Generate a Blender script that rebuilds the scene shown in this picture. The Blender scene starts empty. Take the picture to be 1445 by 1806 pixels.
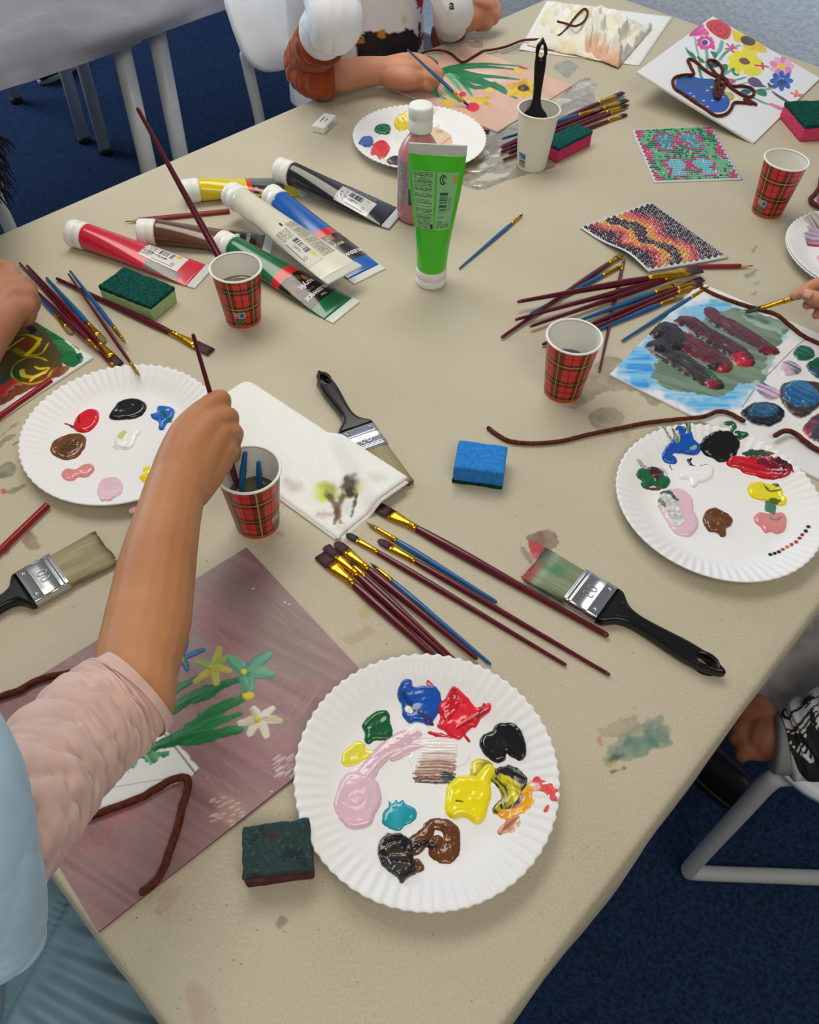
import bpy, bmesh, math, random
import numpy as np
from mathutils import Vector, Matrix

random.seed(7)
PI = math.pi
C = bpy.context.scene.collection

# ------------------------------------------------------------------ camera
F, PITCH, HCAM, ROLL = 1477.8, math.radians(50.81), 0.7273, 0.0398
cam = bpy.data.cameras.new('camera'); cam.sensor_fit = 'VERTICAL'; cam.sensor_height = 36
cam.lens = F / 1806 * 36; cam.clip_start = 0.02; cam.clip_end = 60
camo = bpy.data.objects.new('camera', cam); C.objects.link(camo)
camo.matrix_world = Matrix.Translation((0, 0, HCAM)) @ Matrix.Rotation(PI/2 - PITCH, 4, 'X') @ Matrix.Rotation(ROLL, 4, 'Z')
bpy.context.scene.camera = camo

# ------------------------------------------------------------------ world, lights, exposure
sc = bpy.context.scene
sc.view_settings.view_transform = 'Standard'; sc.view_settings.look = 'None'
sc.view_settings.gamma = 1; sc.view_settings.use_curve_mapping = False
sc.view_settings.exposure = -0.14
wd = bpy.data.worlds.new('world'); sc.world = wd; wd.use_nodes = True
wd.node_tree.nodes['Background'].inputs[0].default_value = (0.93, 0.96, 1.0, 1)
wd.node_tree.nodes['Background'].inputs[1].default_value = 0.22

def area(name, loc, target, sx, sy, power, col):
    l = bpy.data.lights.new(name, 'AREA'); l.shape = 'RECTANGLE'; l.size = sx; l.size_y = sy
    l.energy = power; l.color = col
    o = bpy.data.objects.new(name, l); C.objects.link(o); o.location = loc
    o.rotation_euler = (Vector(target) - Vector(loc)).to_track_quat('-Z', 'Y').to_euler()
    return o
area('window_daylight', (2.6, 2.9, 1.25), (0.2, 1.0, 0), 2.0, 1.4, 112, (0.72, 0.87, 1.0))
area('ceiling_lamp', (-0.35, 1.75, 1.85), (-0.3, 1.7, 0), 1.8, 0.9, 32, (1.0, 0.95, 0.84))
area('ceiling_lamp_near', (0.45, -0.75, 1.85), (0.1, 0.3, 0), 1.4, 0.8, 20, (1.0, 0.91, 0.76))
area('added_fill_left', (-3.4, 3.3, 1.0), (-0.9, 2.2, -0.7), 1.8, 1.2, 78, (0.62, 0.81, 1.0))  # added bluish fill, no actual window: lifts the carpet and chair at left

# ------------------------------------------------------------------ pixel <-> place
def ray(u, v):
    du, dv = u - 722.5, v - 903
    c, s = math.cos(-ROLL), math.sin(-ROLL)
    a, b = du*c - dv*s, du*s + dv*c
    cp, sp = math.cos(PITCH), math.sin(PITCH)
    return np.array([a/F, cp - b/F*sp, -sp - b/F*cp])
CAM = np.array([0, 0, HCAM])
def W(u, v, z=0.0):
    d = ray(u, v); return CAM + d*((z - HCAM)/d[2])
def hit(u, v, P0, N):
    d = ray(u, v); return CAM + d*(np.dot(np.asarray(P0)-CAM, N)/np.dot(d, N))
US = np.array([.665, .747, 0]); UN = np.array([.747, -.665, 0])     # along and across the table
US = US/np.linalg.norm(US); UN = np.array([US[1], -US[0], 0])
def ST(s, t, z=0.0): return US*s + UN*t + np.array([0, 0, z])
def hit_n(u, v, n): return hit(u, v, UN*n, UN)

# ------------------------------------------------------------------ colour and noise
def lin(c):
    c = np.asarray(c, float)/255.0
    return np.where(c <= .04045, c/12.92, ((c+.055)/1.055)**2.4)
def _h(ix, iy, seed):
    n = (ix.astype(np.int64)*374761393 + iy.astype(np.int64)*668265263 + seed*982451653) & 0x7fffffff
    n = ((n ^ (n >> 13))*1274126177) & 0x7fffffff
    n = n ^ (n >> 16)
    return (n & 0xffff)/65535.0
def vn(x, y, seed=0):
    x = np.asarray(x, float); y = np.asarray(y, float)
    ix, iy = np.floor(x), np.floor(y); fx, fy = x-ix, y-iy
    fx = fx*fx*(3-2*fx); fy = fy*fy*(3-2*fy)
    a, b = _h(ix, iy, seed), _h(ix+1, iy, seed); c, d = _h(ix, iy+1, seed), _h(ix+1, iy+1, seed)
    return (a+(b-a)*fx)*(1-fy) + (c+(d-c)*fx)*fy
def fbm(x, y, seed=0, o=3):
    r = 0; a = .5; t = 0
    for i in range(o):
        r = r + a*vn(x*2**i, y*2**i, seed+i*17); t += a; a *= .5
    return r/t
def sstep(a, b, x):
    t = np.clip((x-a)/(b-a), 0, 1); return t*t*(3-2*t)

# ------------------------------------------------------------------ materials
MATS = {}
def _nodes(name):
    m = bpy.data.materials.new(name); m.use_nodes = True
    nt = m.node_tree; b = nt.nodes['Principled BSDF']
    return m, nt, b
def M(name, col, rough=.5, metal=0., bump=0., bscale=200., var=0., vscale=20., col2=None, coat=0., spec=.5,
      trans=0., sub=0., speck=None, speckscale=300., speckth=.72, sheen=0., bdist=.001, stretch=None, ior=1.45):
    if name in MATS: return MATS[name]
    m, nt, b = _nodes(name); N = nt.nodes; L = nt.links
    c = (*lin(col), 1); b.inputs['Base Color'].default_value = c
    b.inputs['Roughness'].default_value = rough; b.inputs['Metallic'].default_value = metal
    b.inputs['Coat Weight'].default_value = coat; b.inputs['Coat Roughness'].default_value = .06
    b.inputs['Specular IOR Level'].default_value = spec
    b.inputs['Transmission Weight'].default_value = trans; b.inputs['IOR'].default_value = ior
    if sub: b.inputs['Subsurface Weight'].default_value = sub; b.inputs['Subsurface Radius'].default_value = (.012, .005, .003); b.inputs['Subsurface Scale'].default_value = .4
    if sheen: b.inputs['Sheen Weight'].default_value = sheen
    tc = N.new('ShaderNodeTexCoord'); src = tc.outputs['Object']
    if stretch:
        mp = N.new('ShaderNodeMapping'); mp.inputs['Scale'].default_value = stretch; L.new(src, mp.inputs[0]); src = mp.outputs[0]
    last = None
    if var or col2 is not None:
        nz = N.new('ShaderNodeTexNoise'); nz.inputs['Scale'].default_value = vscale; nz.inputs['Detail'].default_value = 4; L.new(src, nz.inputs['Vector'])
        mx = N.new('ShaderNodeMix'); mx.data_type = 'RGBA'
        cr = N.new('ShaderNodeMapRange'); cr.inputs[1].default_value = .3; cr.inputs[2].default_value = .7; L.new(nz.outputs['Fac'], cr.inputs[0]); L.new(cr.outputs[0], mx.inputs[0])
        lo = lin(col2) if col2 is not None else lin(np.array(col)*(1-var))
        mx.inputs[6].default_value = (*lo, 1); mx.inputs[7].default_value = c if col2 is not None else (*lin(np.clip(np.array(col)*(1+var*.6), 0, 255)), 1)
        L.new(mx.outputs[2], b.inputs['Base Color']); last = mx.outputs[2]
    if speck is not None:
        nz = N.new('ShaderNodeTexNoise'); nz.inputs['Scale'].default_value = speckscale; nz.inputs['Detail'].default_value = 2; L.new(src, nz.inputs['Vector'])
        th = N.new('ShaderNodeMapRange'); th.inputs[1].default_value = speckth; th.inputs[2].default_value = speckth+.03; L.new(nz.outputs['Fac'], th.inputs[0])
        mx = N.new('ShaderNodeMix'); mx.data_type = 'RGBA'; L.new(th.outputs[0], mx.inputs[0])
        if last: L.new(last, mx.inputs[6])
        else: mx.inputs[6].default_value = c
        mx.inputs[7].default_value = (*lin(speck), 1); L.new(mx.outputs[2], b.inputs['Base Color'])
    if bump:
        nz = N.new('ShaderNodeTexNoise'); nz.inputs['Scale'].default_value = bscale; nz.inputs['Detail'].default_value = 5; L.new(src, nz.inputs['Vector'])
        bp = N.new('ShaderNodeBump'); bp.inputs['Strength'].default_value = bump; bp.inputs['Distance'].default_value = bdist
        L.new(nz.outputs['Fac'], bp.inputs['Height']); L.new(bp.outputs[0], b.inputs['Normal'])
    MATS[name] = m; return m
def VC(name, rough=.5, bump=0., bscale=300., coat=0., spec=.5, metal=0., kraft=False, bdist=.0006, sheen=0.):
    if name in MATS: return MATS[name]
    m, nt, b = _nodes(name); N = nt.nodes; L = nt.links
    a = N.new('ShaderNodeAttribute'); a.attribute_name = 'Col'
    b.inputs['Roughness'].default_value = rough; b.inputs['Coat Weight'].default_value = coat; b.inputs['Coat Roughness'].default_value = .08
    b.inputs['Specular IOR Level'].default_value = spec; b.inputs['Metallic'].default_value = metal
    if sheen: b.inputs['Sheen Weight'].default_value = sheen
    if kraft:
        k = kraft_color(nt); mx = N.new('ShaderNodeMix'); mx.data_type = 'RGBA'
        L.new(a.outputs['Alpha'], mx.inputs[0]); L.new(k, mx.inputs[6]); L.new(a.outputs['Color'], mx.inputs[7]); L.new(mx.outputs[2], b.inputs['Base Color'])
    else: L.new(a.outputs['Color'], b.inputs['Base Color'])
    if bump:
        tc = N.new('ShaderNodeTexCoord'); nz = N.new('ShaderNodeTexNoise'); nz.inputs['Scale'].default_value = bscale; nz.inputs['Detail'].default_value = 4; L.new(tc.outputs['Object'], nz.inputs['Vector'])
        bp = N.new('ShaderNodeBump'); bp.inputs['Strength'].default_value = bump; bp.inputs['Distance'].default_value = bdist
        L.new(nz.outputs['Fac'], bp.inputs['Height']); L.new(bp.outputs[0], b.inputs['Normal'])
    MATS[name] = m; return m
def kraft_color(nt):
    N = nt.nodes; L = nt.links
    g = N.new('ShaderNodeNewGeometry')
    def noise(scale, det=3):
        n = N.new('ShaderNodeTexNoise'); n.inputs['Scale'].default_value = scale; n.inputs['Detail'].default_value = det
        L.new(g.outputs['Position'], n.inputs['Vector']); return n.outputs['Fac']
    def rng(x, a, b):
        r = N.new('ShaderNodeMapRange'); r.inputs[1].default_value = a; r.inputs[2].default_value = b; L.new(x, r.inputs[0]); return r.outputs[0]
    def mix(f, A, B):
        m = N.new('ShaderNodeMix'); m.data_type = 'RGBA'; L.new(f, m.inputs[0])
        for i, q in ((6, A), (7, B)):
            if isinstance(q, (tuple, list)): m.inputs[i].default_value = (*lin(q), 1)
            else: L.new(q, m.inputs[i])
        return m.outputs[2]
    c = mix(rng(noise(7, 4), .3, .7), (181, 171, 147), (190, 181, 157))
    c = mix(rng(noise(420, 3), .35, .75), c, (197, 188, 165))
    c = mix(rng(noise(260, 1), .73, .80), c, (204, 194, 176))
    c = mix(rng(noise(331, 1), .735, .78), c, (140, 118, 92))
    return c
def kraft_mat():
    m, nt, b = _nodes('kraft_paper'); L = nt.links; N = nt.nodes
    L.new(kraft_color(nt), b.inputs['Base Color']); b.inputs['Roughness'].default_value = .55; b.inputs['Specular IOR Level'].default_value = .5
    g = N.new('ShaderNodeNewGeometry'); nz = N.new('ShaderNodeTexNoise'); nz.inputs['Scale'].default_value = 300; nz.inputs['Detail'].default_value = 4; L.new(g.outputs['Position'], nz.inputs['Vector'])
    bp = N.new('ShaderNodeBump'); bp.inputs['Strength'].default_value = .25; bp.inputs['Distance'].default_value = .0004
    L.new(nz.outputs['Fac'], bp.inputs['Height']); L.new(bp.outputs[0], b.inputs['Normal'])
    return m

# ------------------------------------------------------------------ objects
ORG = {}
def tag(o, label, cat, group=None, kind=None):
    o['label'] = label; o['category'] = cat
    if group: o['group'] = group
    if kind: o['kind'] = kind
    return o
def thing(name, label, cat, loc, group=None):
    o = bpy.data.objects.new(name, None); C.objects.link(o); o.empty_display_size = .02
    o.location = loc; ORG[o] = np.array(loc, float); return tag(o, label, cat, group)
def mo(name, V, Fc, mat, parent=None, smooth=True, colors=None, org=None, mats=None, fmat=None):
    V = np.asarray(V, float).reshape(-1, 3)
    if parent is not None: org = ORG[parent]
    elif org is None: org = np.array([*((V.min(0)+V.max(0))/2)[:2], V[:, 2].min()])
    me = bpy.data.meshes.new(name)
    if isinstance(Fc, np.ndarray) and Fc.ndim == 2:
        k = Fc.shape[1]; n = len(Fc)
        me.vertices.add(len(V)); me.vertices.foreach_set('co', (V-org).ravel())
        me.loops.add(n*k); me.loops.foreach_set('vertex_index', Fc.astype(np.int32).ravel())
        me.polygons.add(n); me.polygons.foreach_set('loop_start', np.arange(0, n*k, k, dtype=np.int32))
        me.update(calc_edges=True); me.validate()
    else:
        me.from_pydata([tuple(p) for p in (V-org)], [], [tuple(int(i) for i in f) for f in Fc]); me.update()
    if smooth: me.polygons.foreach_set('use_smooth', [True]*len(me.polygons))
    if colors is not None:
        colors = np.asarray(colors, float)
        if colors.shape[1] == 3: colors = np.hstack([colors, np.ones((len(colors), 1))])
        at = me.color_attributes.new('Col', 'FLOAT_COLOR', 'POINT'); at.data.foreach_set('color', colors.ravel())
    if mats:
        for q in mats: me.materials.append(q)
        if fmat is not None: me.polygons.foreach_set('material_index', list(fmat))
    else: me.materials.append(mat)
    o = bpy.data.objects.new(name, me); C.objects.link(o)
    if parent is not None: o.parent = parent
    else: o.location = org
    ORG[o] = org
    return o
def grid_faces(nx, ny, wrapx=False):
    """vertex index = j*nx + i"""
    i = np.arange(nx if wrapx else nx-1); j = np.arange(ny-1)
    I, J = np.meshgrid(i, j); I2 = (I+1) % nx
    return np.stack([J*nx+I, J*nx+I2, (J+1)*nx+I2, (J+1)*nx+I], -1).reshape(-1, 4)
def join(parts):
    V = []; Fc = []; n = 0
    for v, f in parts:
        V.append(np.asarray(v, float)); Fc += [tuple(int(i)+n for i in q) for q in f]; n += len(v)
    return np.vstack(V), Fc
def loft(rings, cap0=True, cap1=True):
    n = len(rings[0]); V = np.vstack(rings); Fc = [tuple(f) for f in grid_faces(n, len(rings), True)]
    if cap0: Fc.append(tuple(range(n-1, -1, -1)))
    if cap1: Fc.append(tuple((len(rings)-1)*n + i for i in range(n)))
    return V, Fc
def nrmz(v):
    v = np.asarray(v, float); return v/(np.linalg.norm(v)+1e-12)
def smooth_path(pts, n):
    """Catmull-Rom resampling (any dimension)"""
    P = np.asarray(pts, float)
    if len(P) == 2: t = np.linspace(0, 1, n)[:, None]; return P[0]*(1-t)+P[1]*t
    Q = np.vstack([2*P[0]-P[1], P, 2*P[-1]-P[-2]]); out = []
    for k in np.linspace(0, len(P)-1-1e-9, n):
        i = int(k); t = k-i; a, b, c, d = Q[i:i+4]
        out.append(.5*((2*b)+(-a+c)*t+(2*a-5*b+4*c-d)*t*t+(-a+3*b-3*c+d)*t**3))
    return np.array(out)
def sweep(path, rad, n=16, up=(0, 0, 1), round_ends=True, flat=1.0, cap=True, mod=None):
    """tube through path; rad scalar/array; flat = thickness/width in the up direction"""
    P = np.asarray(path, float); m = len(P); rad = np.ones(m)*rad
    flat = np.ones(m)*flat
    T = np.gradient(P, axis=0); T = T/np.linalg.norm(T, axis=1)[:, None]
    rings = []; a = np.linspace(0, 2*PI, n, endpoint=False); up = np.asarray(up, float)
    S = np.cross(T[0], up)
    if np.linalg.norm(S) < .1: S = np.cross(T[0], [0, 1, .01])
    S = nrmz(S); frames = []
    for i in range(m):
        S = nrmz(S - T[i]*np.dot(S, T[i])); frames.append((S, np.cross(S, T[i])))
    def ring(c, S, U, r, fl, k=0):
        rr = r*np.ones(n)
        if mod is not None: rr = rr*mod(k, a)
        return c + np.outer(rr*np.cos(a), S) + np.outer(rr*fl*np.sin(a), U)
    if round_ends:
        for q in (80, 55, 30): q = math.radians(q); rings.append(ring(P[0]-T[0]*rad[0]*math.sin(q), *frames[0], rad[0]*math.cos(q), flat[0], 0))
    for i in range(m): rings.append(ring(P[i], *frames[i], rad[i], flat[i], i))
    if round_ends:
        for q in (30, 55, 80): q = math.radians(q); rings.append(ring(P[-1]+T[-1]*rad[-1]*math.sin(q), *frames[-1], rad[-1]*math.cos(q), flat[-1], m-1))
    return loft(rings, cap, cap)
def lathe(prof, n=64, c=(0, 0, 0), ax=(0, 0, 1)):
    ax = nrmz(ax); s = nrmz(np.cross(ax, [1, 0, 0]) if abs(ax[0]) < .9 else np.cross(ax, [0, 1, 0])); t = np.cross(ax, s)
    a = np.linspace(0, 2*PI, n, endpoint=False); c = np.asarray(c, float)
    rings = [c + ax*z + np.outer(r*np.cos(a), s) + np.outer(r*np.sin(a), t) for r, z in prof]
    V = np.vstack(rings); return V, [tuple(f) for f in grid_faces(n, len(prof), True)]
def rbox(c, ax, ay, az, sx, sy, sz, r=.002, seg=3, noise=0., cuts=0):
    """rounded box; c = centre"""
    bm = bmesh.new(); bmesh.ops.create_cube(bm, size=1)
    for v in bm.verts: v.co = Vector((v.co.x*sx, v.co.y*sy, v.co.z*sz))
    if r: bmesh.ops.bevel(bm, geom=list(bm.edges), offset=r, segments=seg, profile=.6, affect='EDGES')
    if cuts:
        bmesh.ops.subdivide_edges(bm, edges=[e for e in bm.edges if e.calc_length() > min(sx, sy, sz)*.5], cuts=cuts, use_grid_fill=True)
    V = np.array([v.co[:] for v in bm.verts]); bm.verts.index_update(); Fc = [[v.index for v in f.verts] for f in bm.faces]; bm.free()
    if noise: V = V + noise*(np.stack([fbm(V[:, 1]*150+k, V[:, 2]*150+V[:, 0]*130, 5+k) for k in range(3)], 1)-.5)*2
    A = np.stack([nrmz(ax), nrmz(ay), nrmz(az)])
    return V@A + np.asarray(c), Fc
def vert_axis(ang): return np.array([math.cos(ang), math.sin(ang), 0])
def text_mesh(s, size, bold=0.0, align='CENTER'):
    cu = bpy.data.curves.new('t', 'FONT'); cu.body = s; cu.size = size; cu.align_x = align; cu.align_y = 'CENTER'; cu.offset = bold; cu.resolution_u = 3
    o = bpy.data.objects.new('t', cu); C.objects.link(o)
    dg = bpy.context.evaluated_depsgraph_get(); me = bpy.data.meshes.new_from_object(o.evaluated_get(dg))
    V = np.array([v.co[:] for v in me.vertices]); Fc = [tuple(p.vertices) for p in me.polygons]
    bpy.data.objects.remove(o); bpy.data.curves.remove(cu); bpy.data.meshes.remove(me)
    return V, Fc
def outline_solid(outs, depth, bevel):
    """2D outlines (first outer, others holes) -> bevelled solid centred on z=0"""
    cu = bpy.data.curves.new('t', 'CURVE'); cu.dimensions = '2D'; cu.fill_mode = 'BOTH'; cu.extrude = max(depth/2-bevel, 0); cu.bevel_depth = bevel; cu.bevel_resolution = 3; cu.offset = -bevel
    for P in outs:
        sp = cu.splines.new('POLY'); sp.points.add(len(P)-1); sp.use_cyclic_u = True
        for q, p in zip(sp.points, P): q.co = (p[0], p[1], 0, 1)
    o = bpy.data.objects.new('t', cu); C.objects.link(o)
    dg = bpy.context.evaluated_depsgraph_get(); me = bpy.data.meshes.new_from_object(o.evaluated_get(dg))
    V = np.array([v.co[:] for v in me.vertices]); Fc = [tuple(p.vertices) for p in me.polygons]
    bpy.data.objects.remove(o); bpy.data.curves.remove(cu); bpy.data.meshes.remove(me)
    return V, Fc

# ------------------------------------------------------------------ painted surfaces: a height and colour grid on a plane
class Field:
    def __init__(s, O, ax, ay, x0, x1, y0, y1, res):
        s.O = np.asarray(O, float); s.ax = nrmz(ax); s.ay = nrmz(ay); s.n = np.cross(s.ax, s.ay); s.res = res
        s.nx = int((x1-x0)/res)+2; s.ny = int((y1-y0)/res)+2
        s.xs = np.linspace(x0, x1, s.nx); s.ys = np.linspace(y0, y1, s.ny)
        s.X, s.Y = np.meshgrid(s.xs, s.ys)
        s.H = np.full(s.X.shape, -9.); s.C = np.zeros(s.X.shape+(4,)); s.C[..., 3] = 1
    def px(s, pts):
        out = []
        for u, v in pts:
            P = hit(u, v, s.O, s.n)-s.O; out.append((P@s.ax, P@s.ay))
        return np.array(out)
    def fill(s, fn, h=.0003, hn=0., hs=200):
        s.C[..., :3] = fn(s.X, s.Y); s.H[:] = h + (hn*(fbm(s.X*hs, s.Y*hs, 3)-.5) if hn else 0)
    def _sub(s, lo, hi):
        i0, i1 = np.searchsorted(s.xs, lo[0]), np.searchsorted(s.xs, hi[0]); j0, j1 = np.searchsorted(s.ys, lo[1]), np.searchsorted(s.ys, hi[1])
        return slice(max(j0-1, 0), j1+1), slice(max(i0-1, 0), i1+1)
    def _apply(s, sl, sd, X, Y, col, h, fall, rag, rags, streak, sdir, col2, lump, lumps, soft, alpha, seed, add):
        rags = min(rags, .16/s.res); bq = min(900, .26/s.res)
        if rag: sd = sd + rag*(fbm(X*rags, Y*rags, seed+5, 2)-.5)*2
        c, q = math.cos(sdir), math.sin(sdir); A, B = X*c+Y*q, -X*q+Y*c
        ins = sd > 0
        hh = np.where(ins, h*np.sqrt(np.clip(1-(1-np.clip(sd/fall, 0, 1))**2, 0, 1)), sd*.7)
        if lump: hh = hh + np.where(ins, np.clip(sd/fall, 0, 1)*lump*(fbm(X*lumps, Y*lumps, seed+9)-.5)*2, 0)
        if streak: hh = hh + np.where(ins, np.clip(sd/fall, 0, 1)*h*.35*(vn(A*40, B*bq, seed+3)-.5)*2, 0)
        Hs = s.H[sl]; Cs = s.C[sl]
        base = np.maximum(Hs, 0) if add else 0
        cc = np.broadcast_to(lin(col), X.shape+(3,)).copy()
        if col2 is not None:
            k = sstep(.35, .65, vn(A*(14 if streak else 90), B*(min(500, bq) if streak else 90), seed)*.55+vn(A*26, B*110, seed+2)*.45)[..., None]
            cc = cc*(1-k)+lin(col2)*k
        if soft: w = np.clip(sd/soft+.5, 0, 1)*alpha
        else: w = np.where(Hs < -5, np.where(sd > -s.res*.8, 1., 0.), np.clip(sd/s.res*.8+.5, 0, 1))*alpha
        w = np.where(Hs < -5, np.where(w > 0, 1., 0.), w) if not soft else w
        w3 = w[..., None]
        if soft and alpha <= 1:                                 # thin tinted wash: colour only
            Cs[..., :3] = Cs[..., :3]*(1-w3)+cc*w3
            s.H[sl] = np.where((w > .5) & (h > 0) & (Hs > -5), np.maximum(Hs, Hs+hh*.3), Hs); s.C[sl] = Cs; return
        un = Hs < -5
        Cs[..., :3] = np.where((un & (sd > -3*s.res))[..., None], cc, Cs[..., :3]*(1-w3)+cc*w3)
        s.H[sl] = np.where(ins, np.maximum(Hs, hh+base), np.where(un, np.maximum(Hs, np.where(sd > -2.5*s.res, hh, -9)), Hs)); s.C[sl] = Cs
    def poly(s, pts, col, h=.0012, fall=.002, rag=.0, rags=400, streak=False, sdir=0., col2=None, lump=0., lumps=250, soft=0., alpha=1., seed=1, add=False, px=True, smooth=True):
        P = s.px(pts) if px else np.asarray(pts, float)
        if smooth and len(P) < 40:
            Q = np.vstack([P[-2:], P, P[:3]]); k = smooth_path(Q, (len(Q)-1)*6+1); P = k[12:12+len(P)*6]
        m = max(rag*2, soft, 3*s.res)
        sl = s._sub(P.min(0)-m, P.max(0)+m); X, Y = s.X[sl], s.Y[sl]
        if X.size == 0: return
        d = np.full(X.shape, 9.); ins = np.zeros(X.shape, bool)
        for a, b in zip(P, np.roll(P, -1, 0)):
            e = b-a; L2 = e@e+1e-15; t = np.clip(((X-a[0])*e[0]+(Y-a[1])*e[1])/L2, 0, 1)
            d = np.minimum(d, np.hypot(X-a[0]-t*e[0], Y-a[1]-t*e[1]))
            cr = ((a[1] > Y) != (b[1] > Y))
            with np.errstate(divide='ignore', invalid='ignore'): xi = a[0]+(Y-a[1])*e[0]/(e[1] if e[1] else 1e-12)
            ins ^= cr & (X < xi)
        sd = np.where(ins, d, -d)
        s._apply(sl, sd, X, Y, col, h, fall, rag, rags, streak, sdir, col2, lump, lumps, soft, alpha, seed, add)
    def line(s, pts, r, col, h=.001, fall=None, rag=0., rags=400, streak=False, col2=None, lump=0., lumps=250, soft=0., alpha=1., seed=1, add=False, px=True, n=0):
        P = s.px(pts) if px else np.asarray(pts, float)
        if len(P) > 2: P = smooth_path(P, n or (len(P)-1)*6+1)
        R = np.interp(np.linspace(0, 1, len(P)), np.linspace(0, 1, len(r)), r) if hasattr(r, '__len__') else np.ones(len(P))*r
        m = max(rag*2, soft, 3*s.res)+R.max()
        sl = s._sub(P.min(0)-m, P.max(0)+m); X, Y = s.X[sl], s.Y[sl]
        if X.size == 0: return
        sd = np.full(X.shape, -9.)
        for i in range(len(P)-1):
            a, b = P[i], P[i+1]; e = b-a; L2 = e@e+1e-15; t = np.clip(((X-a[0])*e[0]+(Y-a[1])*e[1])/L2, 0, 1)
            sd = np.maximum(sd, R[i]+(R[i+1]-R[i])*t-np.hypot(X-a[0]-t*e[0], Y-a[1]-t*e[1]))
        e = P[-1]-P[0]
        s._apply(sl, sd, X, Y, col, h, fall or R.max(), rag, rags, streak, math.atan2(e[1], e[0]), col2, lump, lumps, soft, alpha, seed, add)
    def build(s, name, mat, parent=None, zfun=None, all=False, org=None, keep=None):
        H = s.H
        if all: H = np.where(H < -5, 0, H)
        P = s.O + s.X[..., None]*s.ax + s.Y[..., None]*s.ay + np.where(H < -5, -.002, H)[..., None]*s.n
        if zfun is not None: P[..., 2] += zfun(P[..., 0], P[..., 1])
        Fc = grid_faces(s.nx, s.ny)
        ok = H.ravel() > (-5 if all else 0)
        kf = ok[Fc].any(1)
        if not all: kf &= (H.ravel()[Fc] > -5).all(1)
        if keep is not None: kf &= keep.ravel()[Fc].all(1)
        Fc = Fc[kf]
        used = np.unique(Fc); mp = np.zeros(s.nx*s.ny, int); mp[used] = np.arange(len(used))
        return mo(name, P.reshape(-1, 3)[used], mp[Fc], mat, parent, colors=s.C.reshape(-1, 4)[used], org=org)
# ================================================================== the room
FLZ = -0.73
def struct(o): o['kind'] = 'structure'; return o
carpet = M('navy_carpet', (36, 56, 88), rough=.95, bump=.9, bscale=420, var=.35, vscale=160, bdist=.004, spec=.15, speck=(64, 76, 100), speckscale=520, speckth=.64)
def quadbox(c, hx, hy, hz):
    return rbox(c, US, -UN, (0, 0, 1), hx, hy, hz, r=0)
V, Fc = quadbox(ST(.9, -.7, FLZ-.03), 5.6, 6.4, .06); struct(mo('floor', V, Fc, carpet, smooth=False))
wallm = M('wall_paint', (222, 236, 255), rough=.9, bump=.55, bscale=75, var=.04, vscale=60, bdist=.006, spec=.2)
V, Fc = quadbox(ST(2.72, -.7, FLZ+1.3), .1, 6.4, 2.6); struct(mo('wall_back', V, Fc, wallm, smooth=False))
V, Fc = quadbox(ST(2.66, -.7, FLZ+.04), .02, 6.4, .08); struct(mo('baseboard_back', V, Fc, M('skirting', (120, 124, 132), rough=.6), smooth=False))

# ------------------------------------------------------------------ the table everything lies on
S0, S1, T0, T1 = -.042, 1.88, -1.205, -.003
woodm = M('table_laminate', (196, 190, 180), rough=.45, var=.04)
steel = M('white_tube_metal', (205, 208, 210), rough=.35, spec=.5, var=.03, vscale=30)
blackp = M('black_rubber', (18, 18, 20), rough=.6)
tb = thing('work_table', 'long work table whose top is hidden under brown kraft paper', 'table', ST((S0+S1)/2, (T0+T1)/2, FLZ))
V, Fc = rbox(ST((S0+S1)/2, (T0+T1)/2, -.0165), US, -UN, (0, 0, 1), S1-S0-.006, T1-T0-.006, .025, r=.004); mo('tabletop', V, Fc, woodm, tb)
for s in (S0+.12, S1-.12):
    for t in (T0+.16, T1-.16):
        P = ST(s, t); V, Fc = sweep([P+[0, 0, FLZ+.02], P+[0, 0, -.03]], .02, 20, up=(1, 0, 0), round_ends=False); lg = mo('leg', V, Fc, steel, tb)
        V, Fc = lathe([(0, 0), (.022, 0), (.023, .006), (.021, .022), (0, .022)], 20, P+[0, 0, FLZ]); mo('foot_cap', V, Fc, blackp, lg)

# kraft paper: top sheet folded down over every side
r, sk = .007, .05
prof = [(-d, -r-sk+0) for d in ()]
def sheet_line(n, a, b):
    """positions along one direction: skirt bottom, bend, top, bend, skirt -> (coordinate, drop)"""
    out = [(a-.004, -sk-.02), (a-.003, -sk*.5), (a-.002, -r*1.6)]
    for q in (0, 30, 60, 90): q = math.radians(q); out.append((a+r*(1-math.cos(q)), -r*(1-math.sin(q))))
    out += [(x, 0) for x in np.linspace(a+r, b-r, n)[1:-1]]
    for q in (90, 60, 30, 0): q = math.radians(q); out.append((b-r*(1-math.cos(q)), -r*(1-math.sin(q))))
    out += [(b+.002, -r*1.6), (b+.003, -sk*.5), (b+.004, -sk-.02)]
    return out
LS, LT = sheet_line(110, S0, S1), sheet_line(74, T0, T1)
Vp = []
for j, (t, dt) in enumerate(LT):
    for i, (s, ds) in enumerate(LS):
        d = min(ds, dt); w = 0.
        if d < -.02: w = (float(fbm(s*14, t*14, 4))-.5)*.008
        q = ST(s, t)
        if d < -.012:
            q = q + (US*w if abs(ds) > abs(dt) else UN*w)
            d += (float(fbm(s*6, t*6, 8))-.5)*.012
        Vp.append(q+[0, 0, d-.00004])
kraft = kraft_mat()
paper = mo('kraft_paper_cover', Vp, grid_faces(len(LS), len(LT)), kraft, org=ST((S0+S1)/2, (T0+T1)/2, 0))
tag(paper, 'large beige brown kraft paper sheet covering the work table, spotted with paint', 'paper cover')

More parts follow.
